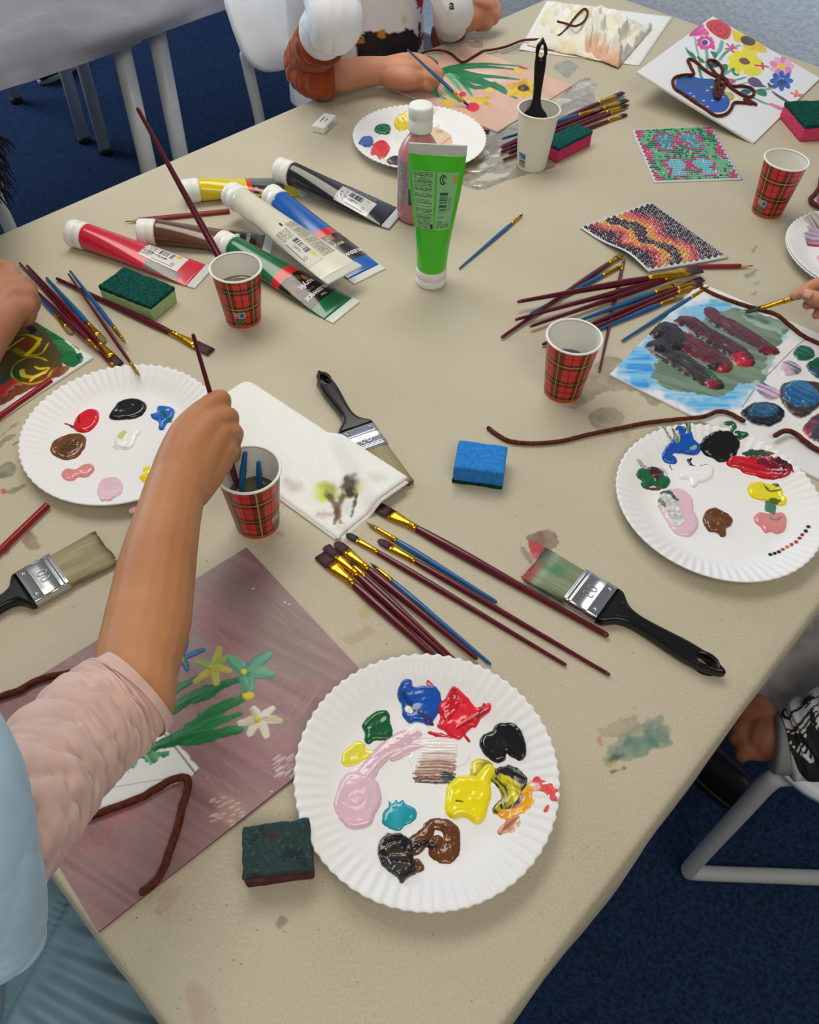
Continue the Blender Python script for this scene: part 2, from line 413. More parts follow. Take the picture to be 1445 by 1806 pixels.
stainm = VC('paper_stain', rough=.62, kraft=True, spec=.35)
wetm = VC('wet_paper', rough=.16, kraft=True, spec=.6, coat=.7)
def stain(name, boxpx, fn, mat=None, res=.0012, label=None):
    P = np.array([W(*q) for q in boxpx]); lo, hi = P.min(0)-.01, P.max(0)+.01
    f = Field((0, 0, .0), (1, 0, 0), (0, 1, 0), lo[0], hi[0], lo[1], hi[1], res)
    f.C[..., 3] = 0
    fn(f)
    f.H = np.where(f.H < -5, -9, .00002); o = f.build(name, mat or stainm, paper)
    if '.00' in o.name: o['kind'] = 'stuff'
    if label: o['label'] = label
    return o
def smudge(f, pts, col, a=.6, soft=.004, rag=.003, line=None, seed=3, rags=150):
    """alpha-blended mark: colour + coverage, on a plane that starts out as bare paper"""
    g = Field(f.O, f.ax, f.ay, f.xs[0], f.xs[-1], f.ys[0], f.ys[-1], f.res)
    if line: g.line(pts, line, (255, 255, 255), h=.001, rag=rag, rags=rags, seed=seed)
    else: g.poly(pts, (255, 255, 255), h=.001, rag=rag, rags=rags, seed=seed)
    on = g.H > 0
    k = on.astype(float)
    nb = max(1, int(soft/f.res/2))
    for _ in range(nb):
        k = (k + np.roll(k, 1, 0)+np.roll(k, -1, 0)+np.roll(k, 1, 1)+np.roll(k, -1, 1))/5
    al = k*a*(.75+.5*(fbm(f.X*90, f.Y*90, seed+1)-.5)*2*.8)
    al = np.clip(al, 0, 1)
    c0 = f.C[..., 3]; out = al + c0*(1-al); w = np.where(out > 1e-4, al/np.maximum(out, 1e-4), 0)[..., None]
    f.C[..., :3] = f.C[..., :3]*(1-w) + lin(col)*w; f.C[..., 3] = out
    f.H = np.where(out > .002, .001, f.H)

def s1(f):  # wet patch by the middle cup
    smudge(f, [(1010, 700), (1040, 655), (1062, 632), (1095, 632), (1120, 660), (1170, 700), (1150, 715), (1120, 690), (1060, 695), (1030, 715)], (128, 115, 96), .75, .003)
    smudge(f, [(1002, 712), (1013, 708), (1024, 714), (1020, 722), (1008, 722)], (120, 80, 60), .5, .002)
stain('water_stain', [(1000, 620), (1190, 730)], s1, label='dark water stain on the paper')
def s2(f):
    smudge(f, [(1038, 735), (1050, 722), (1075, 718), (1095, 726), (1102, 740), (1092, 755), (1068, 761), (1045, 752)], (140, 127, 108), .8, .0015, rag=.001)
    smudge(f, [(1055, 737), (1068, 727), (1082, 732), (1086, 742), (1070, 750), (1056, 746)], (110, 115, 100), .45, .006)
    smudge(f, [(1100, 760), (1108, 758), (1110, 770), (1102, 773)], (110, 115, 100), .3, .003)
stain('water_stain', [(1030, 710), (1115, 775)], s2, label='round water stain with a grey-green centre')
def s3(f):  # brush-wipe of grey, teal and red near the corner
    smudge(f, [(1048, 1285), (1080, 1275), (1120, 1258), (1127, 1285), (1110, 1300), (1075, 1300), (1052, 1292)], (128, 124, 98), .55, .004, rag=.006)
    for a, b, wv in (((1075, 1338), (1140, 1300), .006), ((1080, 1322), (1165, 1268), .005), ((1100, 1330), (1150, 1310), .007), ((1120, 1318), (1168, 1292), .009), ((1150, 1280), (1166, 1305), .009)):
        smudge(f, [a, ((a[0]+b[0])/2, (a[1]+b[1])/2-2), b], (76, 120, 108), .62, .003, rag=.004, line=wv)
    smudge(f, [(1052, 1302), (1060, 1300), (1064, 1316), (1056, 1314)], (215, 70, 90), .9, .001, rag=.001)
    smudge(f, [(1118, 1246), (1122, 1256)], (190, 80, 100), .6, .002, line=.0015)
    smudge(f, [(1076, 1340), (1100, 1330)], (40, 80, 55), .8, .001, line=.0015)
    smudge(f, [(1080, 1362), (1104, 1354)], (80, 65, 40), .8, .001, line=.0014)
    smudge(f, [(1078, 1350), (1086, 1346)], (190, 150, 40), .8, .001, line=.0016)
stain('paint_smear', [(1035, 1235), (1185, 1375)], s3, label='grey, teal and red brush wipes on the paper')
def s4(f):
    smudge(f, [(930, 945), (950, 938), (970, 932), (982, 950), (980, 965), (955, 975), (935, 968)], (112, 72, 52), .92, .001, rag=.003)
    smudge(f, [(932, 955), (950, 960), (965, 975), (945, 985), (938, 975)], (190, 60, 70), .9, .003, rag=.003)
    smudge(f, [(917, 970), (924, 964), (940, 988), (935, 995)], (138, 108, 104), .85, .001, rag=.001)
    smudge(f, [(930, 1010), (940, 1030), (1000, 1062), (1010, 1072), (985, 1070), (945, 1050), (928, 1025)], (60, 95, 88), .8, .004, rag=.003)
stain('paint_smear', [(905, 925), (1030, 1085)], s4, label='brown, red and teal paint wiped beside the flat brush')
def s5(f):
    smudge(f, [(40, 950), (52, 934), (62, 942), (72, 965), (55, 968), (42, 962)], (122, 80, 50), .85, .0015, rag=.003)
    smudge(f, [(5, 965), (15, 968), (16, 978), (6, 980)], (140, 80, 60), .7, .002)
    smudge(f, [(60, 991), (75, 985), (88, 975)], (95, 40, 50), .9, .001, line=.0012)
    smudge(f, [(21, 1000), (30, 998)], (80, 70, 55), .8, .001, line=.001)
    smudge(f, [(0, 825), (15, 815), (28, 822), (25, 835), (0, 842)], (35, 85, 55), .8, .002, rag=.004)
    smudge(f, [(18, 868), (30, 862), (42, 855)], (50, 90, 60), .8, .001, line=.003)
    smudge(f, [(0, 864), (8, 862), (14, 868), (5, 872)], (190, 45, 40), .95, .001, rag=.001)
    smudge(f, [(0, 785), (10, 775), (22, 768)], (90, 95, 70), .7, .002, line=.004)
    smudge(f, [(0, 772), (25, 750), (50, 738)], (120, 90, 60), .7, .001, line=.001)
    smudge(f, [(25, 785), (30, 781)], (50, 60, 50), .8, .001, line=.0015)
stain('paint_smear', [(-20, 730), (105, 1015)], s5, label='small brown, green and red paint smears at the left')
def s6(f):
    smudge(f, [(620, 1128), (632, 1120), (650, 1112)], (175, 120, 100), .35, .006, line=.006)
    smudge(f, [(682, 1135), (688, 1127), (694, 1133)], (200, 60, 50), .6, .002, line=.0015)
    smudge(f, [(640, 1085), (650, 1070)], (190, 170, 50), .5, .005, line=.005)
    smudge(f, [(486, 912), (496, 902)], (170, 70, 50), .7, .001, line=.0018)
    smudge(f, [(490, 940), (500, 946), (515, 955)], (110, 105, 95), .5, .001, line=.001)
    smudge(f, [(613, 955), (625, 960)], (180, 60, 60), .5, .001, line=.001)
stain('paint_smear', [(480, 895), (700, 1145)], s6, label='faint red and yellow paint flecks on the paper')
def s7(f):
    smudge(f, [(335, 1745), (350, 1765), (362, 1795), (372, 1815)], (176, 130, 120), .45, .006, line=[.005, .008, .009, .008])
    smudge(f, [(290, 1590), (300, 1580), (305, 1575)], (165, 110, 90), .35, .006, line=.006)
    smudge(f, [(492, 1632), (500, 1625)], (85, 75, 60), .6, .004, line=.003)
    smudge(f, [(270, 1602), (285, 1612)], (110, 90, 75), .5, .002, line=.001)
stain('paint_smear', [(265, 1565), (520, 1825)], s7, label='faint pink thumb smear near the table corner')
def s8(f):  # blue and teal flicks above the dark canvas
    for a, b, wv in (((1316, 526), (1334, 516), .003), ((1320, 490), (1334, 476), .003), ((1332, 500), (1340, 498), .0025), ((1308, 490), (1318, 483), .002), ((1328, 445), (1334, 435), .002), ((1346, 448), (1352, 436), .002), ((1350, 455), (1356, 445), .002), ((1310, 498), (1312, 494), .0015)):
        smudge(f, [a, b], (90, 125, 130), .65, .001, line=wv)
stain('paint_smear', [(1300, 425), (1365, 535)], s8, label='small teal flicks of paint on the paper')
def s9(f):  # wet grey area around the white cup
    smudge(f, [(850, 250), (880, 232), (920, 215), (985, 190), (1000, 160), (1030, 138), (1060, 142), (1068, 160), (1045, 185), (1000, 200), (960, 260), (985, 285), (965, 300), (920, 310), (880, 325), (850, 335), (815, 325), (808, 300), (830, 275)], (106, 92, 74), .85, .003, rag=.004)
    smudge(f, [(700, 250), (835, 232), (860, 215), (900, 240), (880, 260), (830, 290)], (120, 106, 86), .7, .006, rag=.004)
    smudge(f, [(975, 118), (1000, 106), (1020, 115), (1012, 128), (1000, 138), (990, 130)], (110, 102, 90), .7, .002, rag=.003)
    smudge(f, [(875, 88), (900, 80), (930, 84), (915, 95), (885, 96)], (125, 112, 96), .6, .003, rag=.003)
    smudge(f, [(825, 72), (850, 73), (850, 83), (830, 82)], (125, 115, 100), .5, .002, rag=.003)
stain('water_stain', [(690, 60), (1080, 345)], s9, mat=wetm, res=.0016, label='wet grey patch of paper around the white cup')
pudm = M('dirty_water', (150, 142, 122), rough=.05, spec=.9, coat=1.)
for k, (pts, lb) in enumerate([([(985, 172), (1010, 158), (1030, 142), (1052, 146), (1048, 160), (1025, 172), (1010, 180), (985, 182)], 'pale dirty puddle beyond the white cup'),
        ([(820, 300), (838, 292), (862, 280), (885, 262), (905, 250), (912, 258), (890, 280), (868, 294), (842, 304)], 'pale puddle streak left of the white cup'),
        ([(830, 322), (850, 310), (880, 300), (905, 296), (900, 308), (870, 318), (845, 328)], 'pale puddle streak in front of the brushes'),
        ([(823, 270), (850, 262), (862, 268), (850, 278), (830, 280)], 'small puddle under the plate rim')]):
    P = np.array([W(*q) for q in pts]); lo, hi = P.min(0)-.01, P.max(0)+.01
    f = Field((0, 0, .0001), (1, 0, 0), (0, 1, 0), lo[0], hi[0], lo[1], hi[1], .0014)
    f.poly(pts, (150, 142, 120), h=.0007, fall=.006, rag=.004, rags=120, lump=.0006, lumps=90, col2=(196, 190, 168), seed=k)
    o = f.build('puddle', VC('puddle_water', rough=.06, coat=1, spec=.8), paper); o['label'] = lb

# ------------------------------------------------------------------ second table under crumpled paper
n0 = -1.70
t2 = thing('side_table', 'white-legged table under a crumpled grey paper sheet at the left', 'table', ST(.9, -2.45, FLZ))
V, Fc = rbox(ST(1.0, (n0-3.2)/2-.005, -.024), US, -UN, (0, 0, 1), 2.5, 1.48, .025, r=.004); mo('tabletop', V, Fc, woodm, t2)
def leg_at(P, r=.02):
    V, Fc = sweep([[P[0], P[1], FLZ+.02], [P[0], P[1], -.031]], r, 20, up=(1, 0, 0), round_ends=False); lg = mo('leg', V, Fc, steel, t2)
    V, Fc = lathe([(0, 0), (r*1.08, 0), (r*1.1, .008), (r*1.02, .022), (0, .022)], 20, (P[0], P[1], FLZ)); mo('foot_cap', V, Fc, blackp, lg)
leg_at(hit_n(240, 200, n0-.07)); leg_at(hit_n(298, 170, n0-.07)+ST(0, 0)*1)
for q in ((150, 250), (187, 270), (30, 180)): leg_at(W(*q, FLZ))
nx, ny = 300, 190
ss = np.linspace(-.28, 2.22, nx); tt = np.linspace(-.11, 1.5, ny)   # distance in from the near edge
S, T = np.meshgrid(ss, tt)
def ridge(x, y, s): return 1-np.abs(2*fbm(x, y, s, 3)-1)
wv = .003*(fbm(S*25, T*25, 3)-.5); rk = random.Random(12)
for k in range(26):
    th_ = rk.uniform(0, PI); fq = rk.choice([2.5, 4., 6., 9., 14.]); q_ = (S*math.cos(th_)+T*math.sin(th_))*fq+rk.random()+.5*fbm(S*1.5+k, T*1.5, k)
    wv = wv+(.058/fq)*(np.abs(2*(q_ % 1)-1)-.5)*sstep(.35, .6, vn(S*2.2+k*3, T*2.2, 40+k))
drop = np.clip(-T, 0, None); hang = .016+.030*fbm(S*2.3, S*0, 21)
L_ = np.minimum(drop, hang)
nn = np.where(T > 0, n0-T, n0+.004+.25*L_+wv*.6*(L_/.05))
zz = np.where(T > 0, .032+wv*np.clip(T/.03+.3, 0, 1), .002-L_*1.0+wv*.2)
nn = nn + (0)
P = S[..., None]*US + nn[..., None]*UN; P[..., 2] = zz
Fc = grid_faces(nx, ny); kp = (drop <= hang+.004).ravel()[Fc].all(1)
paper2 = mo('crumpled_paper', P.reshape(-1, 3), Fc[kp], M('grey_wrapping_paper', (138, 138, 148), rough=.8, bump=.3, bscale=60, var=.04, vscale=8, spec=.2, bdist=.002), org=ST(1, -2.4, 0))
tag(paper2, 'crumpled pale grey paper sheet hanging over the side table edge', 'paper cover')

# ------------------------------------------------------------------ chairs
plast = M('white_plastic', (222, 228, 236), rough=.38, spec=.45, var=.02)
tubem = M('grey_white_tube', (188, 192, 190), rough=.38, spec=.5)
def chair(O, fw, sd, label, name='plastic_chair', group=None, backr=True, lean=.14, seatz=-.28, w=.40, runner=True, bh=.125, sled=False, ri=.01, bz=.31):
    """O = seat centre on the floor plan, fw = facing, sd = right-hand side; sled base of bent tube"""
    fw = nrmz(fw); sd = nrmz(sd); up = np.array([0, 0, 1.])
    t = thing(name, label, 'chair', (O[0], O[1], FLZ)); O = np.array([O[0], O[1], 0.])
    # seat: softly dished rounded plate
    n = 40; a = np.linspace(0, 2*PI, n, endpoint=False)
    def se(rx, ry, p=3.2):
        c, s = np.cos(a), np.sin(a); return np.sign(c)*np.abs(c)**(2/p)*rx, np.sign(s)*np.abs(s)**(2/p)*ry
    rings = []
    for k, z in ((0, -.012), (.6, -.012), (.93, -.012), (1, -.006), (1, .004), (.96, .010), (.8, .004), (.5, -.002), (.01, -.004)):
        x, y = se(w/2*max(k, .01), .2*max(k, .01)); rings.append(O+np.outer(x, sd)+np.outer(y, fw)+up*(seatz+z))
    V, Fc = loft(rings); mo('seat', V, Fc, plast, t)
    if backr:
        rings = []; B = O-fw*.21+up*(seatz+bz)
        bu = nrmz(up-fw*lean)
        for k, d in ((.01, -.012), (.7, -.012), (.96, -.012), (1, -.004), (1, .006), (.95, .011), (.6, .009), (.01, .008)):
            x, y = se((w/2+.005)*k, bh*k, 3.6)
            cv = .022*(x/(w/2))**2
            rings.append(B+np.outer(x, sd)+np.outer(y, bu)+np.outer(d+cv, fw))
        V, Fc = loft(rings); mo('backrest', V, Fc, plast, t)
    for s in (-1, 1):
        e = O+sd*s*(w/2-ri)
        fl = up*(FLZ+.013)
        if sled:
            pts = [e-fw*.235+up*(seatz+.34), e-fw*.215+up*(seatz+.1), e-fw*.225+up*(seatz-.2), e-fw*.235+fl+up*.03, e-fw*.22+fl, e+fw*0+fl, e+fw*.14+fl, e+fw*.160+fl+up*.012, e+fw*.163+fl+up*.05, e+fw*.165+up*(seatz-.15), e+fw*.165+up*(seatz-.045), e+fw*.15+up*(seatz-.024), e+fw*.10+up*(seatz-.022)]
            V, Fc = sweep(smooth_path(pts, 110), .0125, 14, up=sd); mo('leg_frame', V, Fc, tubem, t); continue
        pts = [e-fw*.213+up*(seatz+.27), e-fw*.195+up*(seatz+.18), e-fw*.15+up*(seatz-.02), e+fw*.0+up*(seatz-.16), e+fw*.22+fl+up*.03, e+fw*.235+fl]
        V, Fc = sweep(smooth_path(pts, 40), .0115, 14, up=sd); mo('leg', V, Fc, tubem, t)
        pts = [e+fw*.15+up*(seatz-.015), e+fw*.02+up*(seatz-.18), e-fw*.20+fl+up*.03, e-fw*.22+fl]
        V, Fc = sweep(smooth_path(pts, 40), .0115, 14, up=sd); mo('leg', V, Fc, tubem, t)
    V, Fc = sweep([O+fw*.12+sd*(w/2-ri)+up*(seatz-.020), O+fw*.12-sd*(w/2-ri)+up*(seatz-.020)], .008, 12); mo('cross_bar', V, Fc, tubem, t)
    return t

chair(ST(1.27, -1.262), UN, US, 'white plastic chair with the child in the orange-sleeved shirt on it', seatz=-.29, bh=.105, lean=.45, ri=.035, bz=.335, w=.42)
chair((.645, .61), (-1, 0, 0), (0, -1, 0), 'white chair with bent tube runners at the lower right, under the person in grey', sled=True, w=.48, ri=.06)
Pl = W(4, 380, -.1)
chair(Pl+UN*.205-US*.19, UN, US, 'white chair at the left edge of which only a leg shows beside the table')
# shoes on the carpet
def shoe(P, ang, label, L=.24, sole=True):
    t = thing('shoe', label, 'shoe', (P[0], P[1], FLZ)); a = vert_axis(ang); b = np.array([-a[1], a[0], 0]); up = np.array([0, 0, 1.])
    o = np.array([P[0], P[1], FLZ+.018]); ks = np.linspace(0, 1, 14); rings = []
    aa = np.linspace(0, 2*PI, 24, endpoint=False)
    for k in ks:
        wdt = .036*(math.sin(PI*min(max(k*.93+.05, .02), .98))**.45)*(1-.12*(1-k)); hh = np.interp(k, [0, .15, .45, .75, 1], [.05, .075, .06, .035, .014])
        z = np.maximum(np.sin(aa), 0)*hh; rings.append(o+a*L*(k-.5)+np.outer(np.cos(aa)*wdt, b)+np.outer(z+.0, up))
    V, Fc = loft(rings); mo('shoe_upper', V, Fc, M('black_shoe', (16, 16, 18), rough=.5), t)
    rings = []
    for z, k2 in ((-.018, .96), (-.012, 1.03), (0, 1.04), (.003, 1.0)):
        r = []
        for q in aa: x = math.cos(q); r.append(o+a*L*.5*k2*np.sign(x)*abs(x)**.8+b*math.sin(q)*.037*k2*(1+.12*x)+up*z)
        rings.append(np.array(r))
    V, Fc = loft(rings); mo('sole', V, Fc, M('white_sole', (190, 190, 190), rough=.6) if sole else blackp, t)
shoe(W(108, 128, FLZ), 1.2, 'black shoe with a white sole on the carpet behind the side table legs')
shoe(W(1238, 1325, FLZ+.04), 2.2, 'black shoe in the shade under the table corner at the lower right', sole=False)
# ================================================================== paper plates
R_, RIMZ = .115, .018
ZO = {}
platem = M('paper_plate', (238, 238, 240), rough=.5, spec=.35, bump=.12, bscale=160, bdist=.0006)
wetpaint = VC('wet_paint', rough=.16, coat=.35, spec=.5, bump=.12, bscale=130, bdist=.0008)
drypaint = VC('dry_paint', rough=.42, spec=.4, bump=.35, bscale=420, bdist=.0005)
def plate_z(r, a=None, amp=0.):
    z = np.interp(r, [0, .070, .078, .088, .098, .106, .112, .1145, .1155], [.0016, .0016, .0024, .0066, .0118, .0150, .0176, .0182, .0170])
    if a is not None:
        k = sstep(.080, .104, r)
        w = np.sin(a*68+.9*np.sin(a*5+1)); z = z + amp*k*(np.sign(w)*np.abs(w)**.6)
    return z
def plate(cx, cy, label, rot=0., zo=0., tilt=(0, 0)):
    t = thing('paper_plate', label, 'plate', (cx, cy, zo), 'white paper plates used as paint palettes')
    na = 544; a = np.linspace(0, 2*PI, na, endpoint=False)
    rr = [.0005, .03, .055, .066, .070, .074, .078, .083, .088, .093, .098, .102, .106, .109, .112, .114, .1152]
    rings = []
    def wob(r): return r + sstep(.10, .115, r)*.0006*np.sin(a*68+.9*np.sin(a*5+1))
    for r in rr:
        rw = wob(r); z = plate_z(r*np.ones(na), a, .00075)+.0006*sstep(.09, .115, r)*np.sin(a*3+rot)
        rings.append(np.stack([cx+rw*np.cos(a+rot), cy+rw*np.sin(a+rot), zo+z+tilt[0]*rw*np.cos(a+rot)+tilt[1]*rw*np.sin(a+rot)], 1))
    nt = len(rings)
    for r in rr[::-1]:
        rw = wob(r)*(1 if r < .11 else .998); z = plate_z(r*np.ones(na), a, .00075)-.0011+.0006*sstep(.09, .115, r)*np.sin(a*3+rot)
        rings.append(np.stack([cx+rw*np.cos(a+rot), cy+rw*np.sin(a+rot), zo+np.maximum(z, .0002)+tilt[0]*rw*np.cos(a+rot)+tilt[1]*rw*np.sin(a+rot)], 1))
    V, Fc = loft(rings); mo('plate_body', V, Fc, platem, t)
    return t
def wz_plate(q, cx, cy, zo):
    P = W(*q, zo+.003)
    for _ in range(6):
        r = math.hypot(P[0]-cx, P[1]-cy); z = zo+float(plate_z(min(r, .1145))); P = P*.4+W(*q, z)*.6
    return P
def pfield(cx, cy, pts, res=.0006, zo=0., m=.006):
    P = np.array([W(*q, zo+.003) for q in pts]); lo, hi = P.min(0)-m, P.max(0)+m
    P = np.array([wz_plate(q, cx, cy, zo) for q in pts]); lo, hi = P.min(0)-m, P.max(0)+m
    f = Field((0, 0, zo+.003), (1, 0, 0), (0, 1, 0), lo[0], hi[0], lo[1], hi[1], res)
    f.px = lambda L: np.array([wz_plate(q, cx, cy, zo)[:2] for q in L])
    return f
def pz(cx, cy): return lambda x, y: plate_z(np.hypot(x-cx, y-cy)) - .003 + .0001
def Z(ox, oy, k):                                        # pixel frame of a close look at the photograph
    return lambda L: [(ox+x/k, oy+y/k) for x, y in L]
def blob(t, c, zf, name, pts, col, h=.0028, **kw):
    extra = kw.pop('extra', None); label = kw.pop('label', None); allp = kw.pop('box', pts); mat = kw.pop('mat', wetpaint)
    f = pfield(*c, allp, kw.pop('res', .0006), zo=ZO.get(c, 0.)); kw.setdefault('fall', .0045); kw.setdefault('rag', .0007); kw.setdefault('rags', 220); kw.setdefault('lump', .0007); kw.setdefault('lumps', 95)
    if pts is not None and col is not None: f.poly(pts, col, h=h, **kw)
    if extra: extra(f)
    o = f.build(name, mat, t, zfun=pz(*c))
    if label: o['label'] = label
    return o

# ---- plate in front
cB = (.0243, .2883); cB = (cB[0]*.995, cB[1]*.995); ZO[cB] = .0036; t = plate(*cB, 'white paper plate nearest the camera, beside the grubby dark green sponge', .1, zo=.0036)
z7 = Z(520, 1120, 2.779)
blob(t, cB, 0, 'dark_green_paint', z7([(330, 440), (375, 390), (430, 368), (465, 385), (468, 430), (480, 480), (460, 515), (420, 515), (385, 520), (360, 535), (340, 515), (345, 480)]), (8, 92, 48))
blob(t, cB, 0, 'pale_yellow_paint', z7([(232, 630), (235, 580), (275, 545), (300, 518), (340, 530), (350, 560), (400, 565), (418, 570), (380, 600), (340, 625), (290, 640), (255, 645)]), (232, 222, 72), h=.0012, lump=.0004)
def bl(f):
    f.line(z7([(530, 295), (560, 335), (600, 375), (640, 400)]), .0022, (14, 50, 92), h=.0002, rag=.001, add=True, col2=(20, 60, 120))
    f.poly(z7([(540, 365), (560, 357), (580, 380), (572, 395), (545, 385)]), (238, 236, 210), h=.0004, fall=.001, add=True)
    f.poly(z7([(615, 380), (640, 385), (670, 415), (680, 440), (655, 440), (625, 405)]), (170, 30, 60), h=.0003, rag=.001, add=True, col2=(60, 50, 120))
blob(t, cB, 0, 'blue_paint', z7([(505, 270), (530, 225), (570, 222), (585, 255), (640, 250), (690, 255), (718, 300), (715, 350), (690, 400), (660, 440), (625, 430), (590, 425), (560, 430), (530, 395), (525, 340), (510, 320)]), (8, 82, 180), h=.004, extra=bl)
def rd(f):
    f.line(z7([(640, 470), (700, 490), (770, 510)]), [.0008, .002, .003], (205, 18, 40), h=.001, rag=.001)
    f.line(z7([(820, 470), (835, 495), (855, 520)]), .0012, (210, 20, 42), h=.0006)
    f.line(z7([(645, 210), (655, 235), (672, 245)]), [.0006, .002, .001], (215, 60, 50), h=.0004, rag=.0008)
    f.line(z7([(930, 345), (900, 400), (850, 430), (800, 460)]), .0018, (170, 8, 34), h=.0004, add=True, rag=.001)
    f.poly(z7([(760, 270), (790, 262), (810, 330), (780, 400), (740, 430), (725, 380)]), (205, 16, 40), h=.0014, add=True, lump=.0008)
blob(t, cB, 0, 'red_paint', z7([(700, 350), (740, 310), (770, 258), (800, 262), (850, 310), (890, 355), (920, 350), (945, 335), (962, 345), (955, 375), (915, 405), (890, 450), (860, 460), (810, 510), (770, 505), (735, 470), (700, 450), (715, 400)]), (222, 26, 44), h=.0036, col2=(232, 38, 54), extra=rd, box=z7([(640, 210), (962, 345), (855, 525), (640, 470)]))
blob(t, cB, 0, 'black_paint', z7([(908, 520), (925, 490), (965, 475), (985, 445), (1030, 430), (1080, 440), (1115, 480), (1132, 535), (1135, 580), (1110, 615), (1070, 600), (1040, 580), (1030, 610), (990, 625), (945, 600), (915, 560)]), (12, 14, 16), h=.004, lump=.0004)
def wh(f):
    f.poly(z7([(555, 460), (600, 432), (650, 450), (660, 475), (600, 490), (540, 500), (470, 520), (420, 545), (330, 640), (300, 670), (290, 660), (360, 590), (430, 530), (500, 490)]), (246, 246, 248), h=.001)
    f.poly(z7([(560, 590), (620, 530), (700, 500), (790, 510), (850, 560), (855, 610), (800, 650), (730, 680), (640, 700), (590, 680), (570, 640)]), (242, 242, 244), h=.0010, rag=.001)
    rnd = random.Random(8)
    for k in range(46):
        y = 505+k*4.8; q = k/46; x0 = 600+22*math.sin(q*5)+rnd.uniform(-8, 14); x1 = 796-q*18+rnd.uniform(-10, 8); g = rnd.random()
        c1 = [(238, 232, 232), (222, 206, 202), (196, 168, 158), (160, 120, 104), (118, 80, 68), (74, 70, 72)][min(5, int(max(0, q*4.2+g*1.9-.6)))]
        f.line(z7([(x0, y), ((x0+x1)/2, y+rnd.uniform(-3, 5)), (x1, y+3)]), [.0004, .0011, .0006], c1, h=.0004, rag=.0005, rags=240, seed=k, add=(k % 3 == 0))
    f.line(z7([(735, 690), (775, 712)]), .004, (56, 70, 78), h=.0003, rag=.0015)
blob(t, cB, 0, 'white_paint', None, None, extra=wh, box=z7([(290, 430), (860, 740)]), label='white paint brushed out with streaks of brown')
def pk(f):
    f.line(z7([(345, 690), (400, 610), (470, 550), (540, 500), (595, 480)]), [.0085, .008, .008, .007, .0055], (224, 190, 204), h=.0022, lump=.0006, rag=.001)
    f.line(z7([(480, 600), (560, 560), (640, 545)]), [.004, .005, .002], (222, 186, 200), h=.0016, rag=.001)
    f.line(z7([(360, 690), (430, 610), (520, 560)]), .0012, (232, 204, 214), h=.001, add=True)
    f.line(z7([(302+(6+q*6.5)*math.cos(q*.95), 812+(5+q*5.2)*math.sin(q*.95)) for q in np.linspace(.2, 9.5, 26)]), [.001, .0016, .0016, .0008], (230, 198, 210), h=.0006, add=True)
blob(t, cB, 0, 'pale_pink_paint', z7([(192, 830), (205, 770), (235, 700), (280, 675), (350, 685), (400, 715), (422, 780), (420, 830), (395, 880), (370, 930), (310, 948), (250, 935), (215, 890)]), (226, 190, 206), h=.004, extra=pk, box=z7([(190, 470), (665, 950)]), lump=.0005)
blob(t, cB, 0, 'turquoise_paint', z7([(430, 890), (440, 860), (462, 840), (460, 812), (480, 825), (495, 808), (510, 822), (530, 808), (545, 830), (590, 850), (598, 885), (580, 915), (540, 935), (515, 960), (470, 950), (435, 925)]), (32, 152, 172), h=.0016, col2=(48, 168, 186))
def yl(f):
    f.line(z7([(905, 760), (930, 700), (955, 665)]), [.009, .006, .0055], (240, 222, 16), h=.0045, lump=.0006)
    f.poly(z7([(740, 800), (750, 740), (790, 700), (850, 690), (900, 700), (950, 720), (965, 780), (950, 830), (930, 900), (890, 925), (850, 900), (820, 890), (780, 900), (745, 880), (735, 840)]), (244, 226, 14), h=.0052, fall=.006, lump=.0009, lumps=120)
    f.line(z7([(790, 822), (820, 826)]), .0008, (60, 80, 40), h=.0002, add=True)
blob(t, cB, 0, 'yellow_paint', z7([(862, 660), (870, 620), (910, 605), (955, 620), (975, 650), (950, 690), (900, 710), (870, 700)]), (222, 208, 30), h=.002, col2=(150, 150, 50), extra=yl, box=z7([(735, 600), (980, 930)]))
def og(f):
    f.poly(z7([(985, 870), (1040, 830), (1110, 760), (1150, 720), (1165, 790), (1160, 840), (1100, 880), (1060, 905), (1010, 895)]), (236, 156, 30), h=.0008, rag=.002, streak=True, col2=(240, 190, 20), sdir=.3)
    f.poly(z7([(1020, 850), (1060, 800), (1110, 780), (1110, 820), (1070, 850)]), (120, 70, 100), h=.0009, col2=(70, 60, 80), streak=True)
    f.line(z7([(1010, 960), (1060, 930), (1090, 900)]), [.003, .006, .004], (180, 100, 60), h=.0004, rag=.0025, streak=True, col2=(220, 180, 150))
    f.poly(z7([(975, 660), (1000, 650), (1060, 640), (1110, 670), (1140, 710), (1130, 750), (1090, 780), (1050, 740), (1000, 700)]), (34, 34, 38), h=.0022, rag=.001, streak=True, sdir=-.6)
    for k, rr in enumerate((0, 1, 2, 3, 4, 5)):
        f.line(z7([(960+rr*16, 690+rr*4), (1010+rr*14, 740), (1030+rr*12, 800-rr*6), (985+rr*16, 860-rr*10)]), .0030, [(150, 150, 20), (40, 42, 30), (200, 190, 20), (60, 60, 30), (222, 206, 20), (236, 214, 20)][k], h=.001+.0001*k, rag=.0008, streak=True, col2=(40, 44, 28) if k % 2 == 0 else (190, 180, 20), seed=k)
blob(t, cB, 0, 'black_and_yellow_paint', None, None, extra=og, box=z7([(955, 630), (1180, 980)]), label='black, yellow and orange paint swirled together')
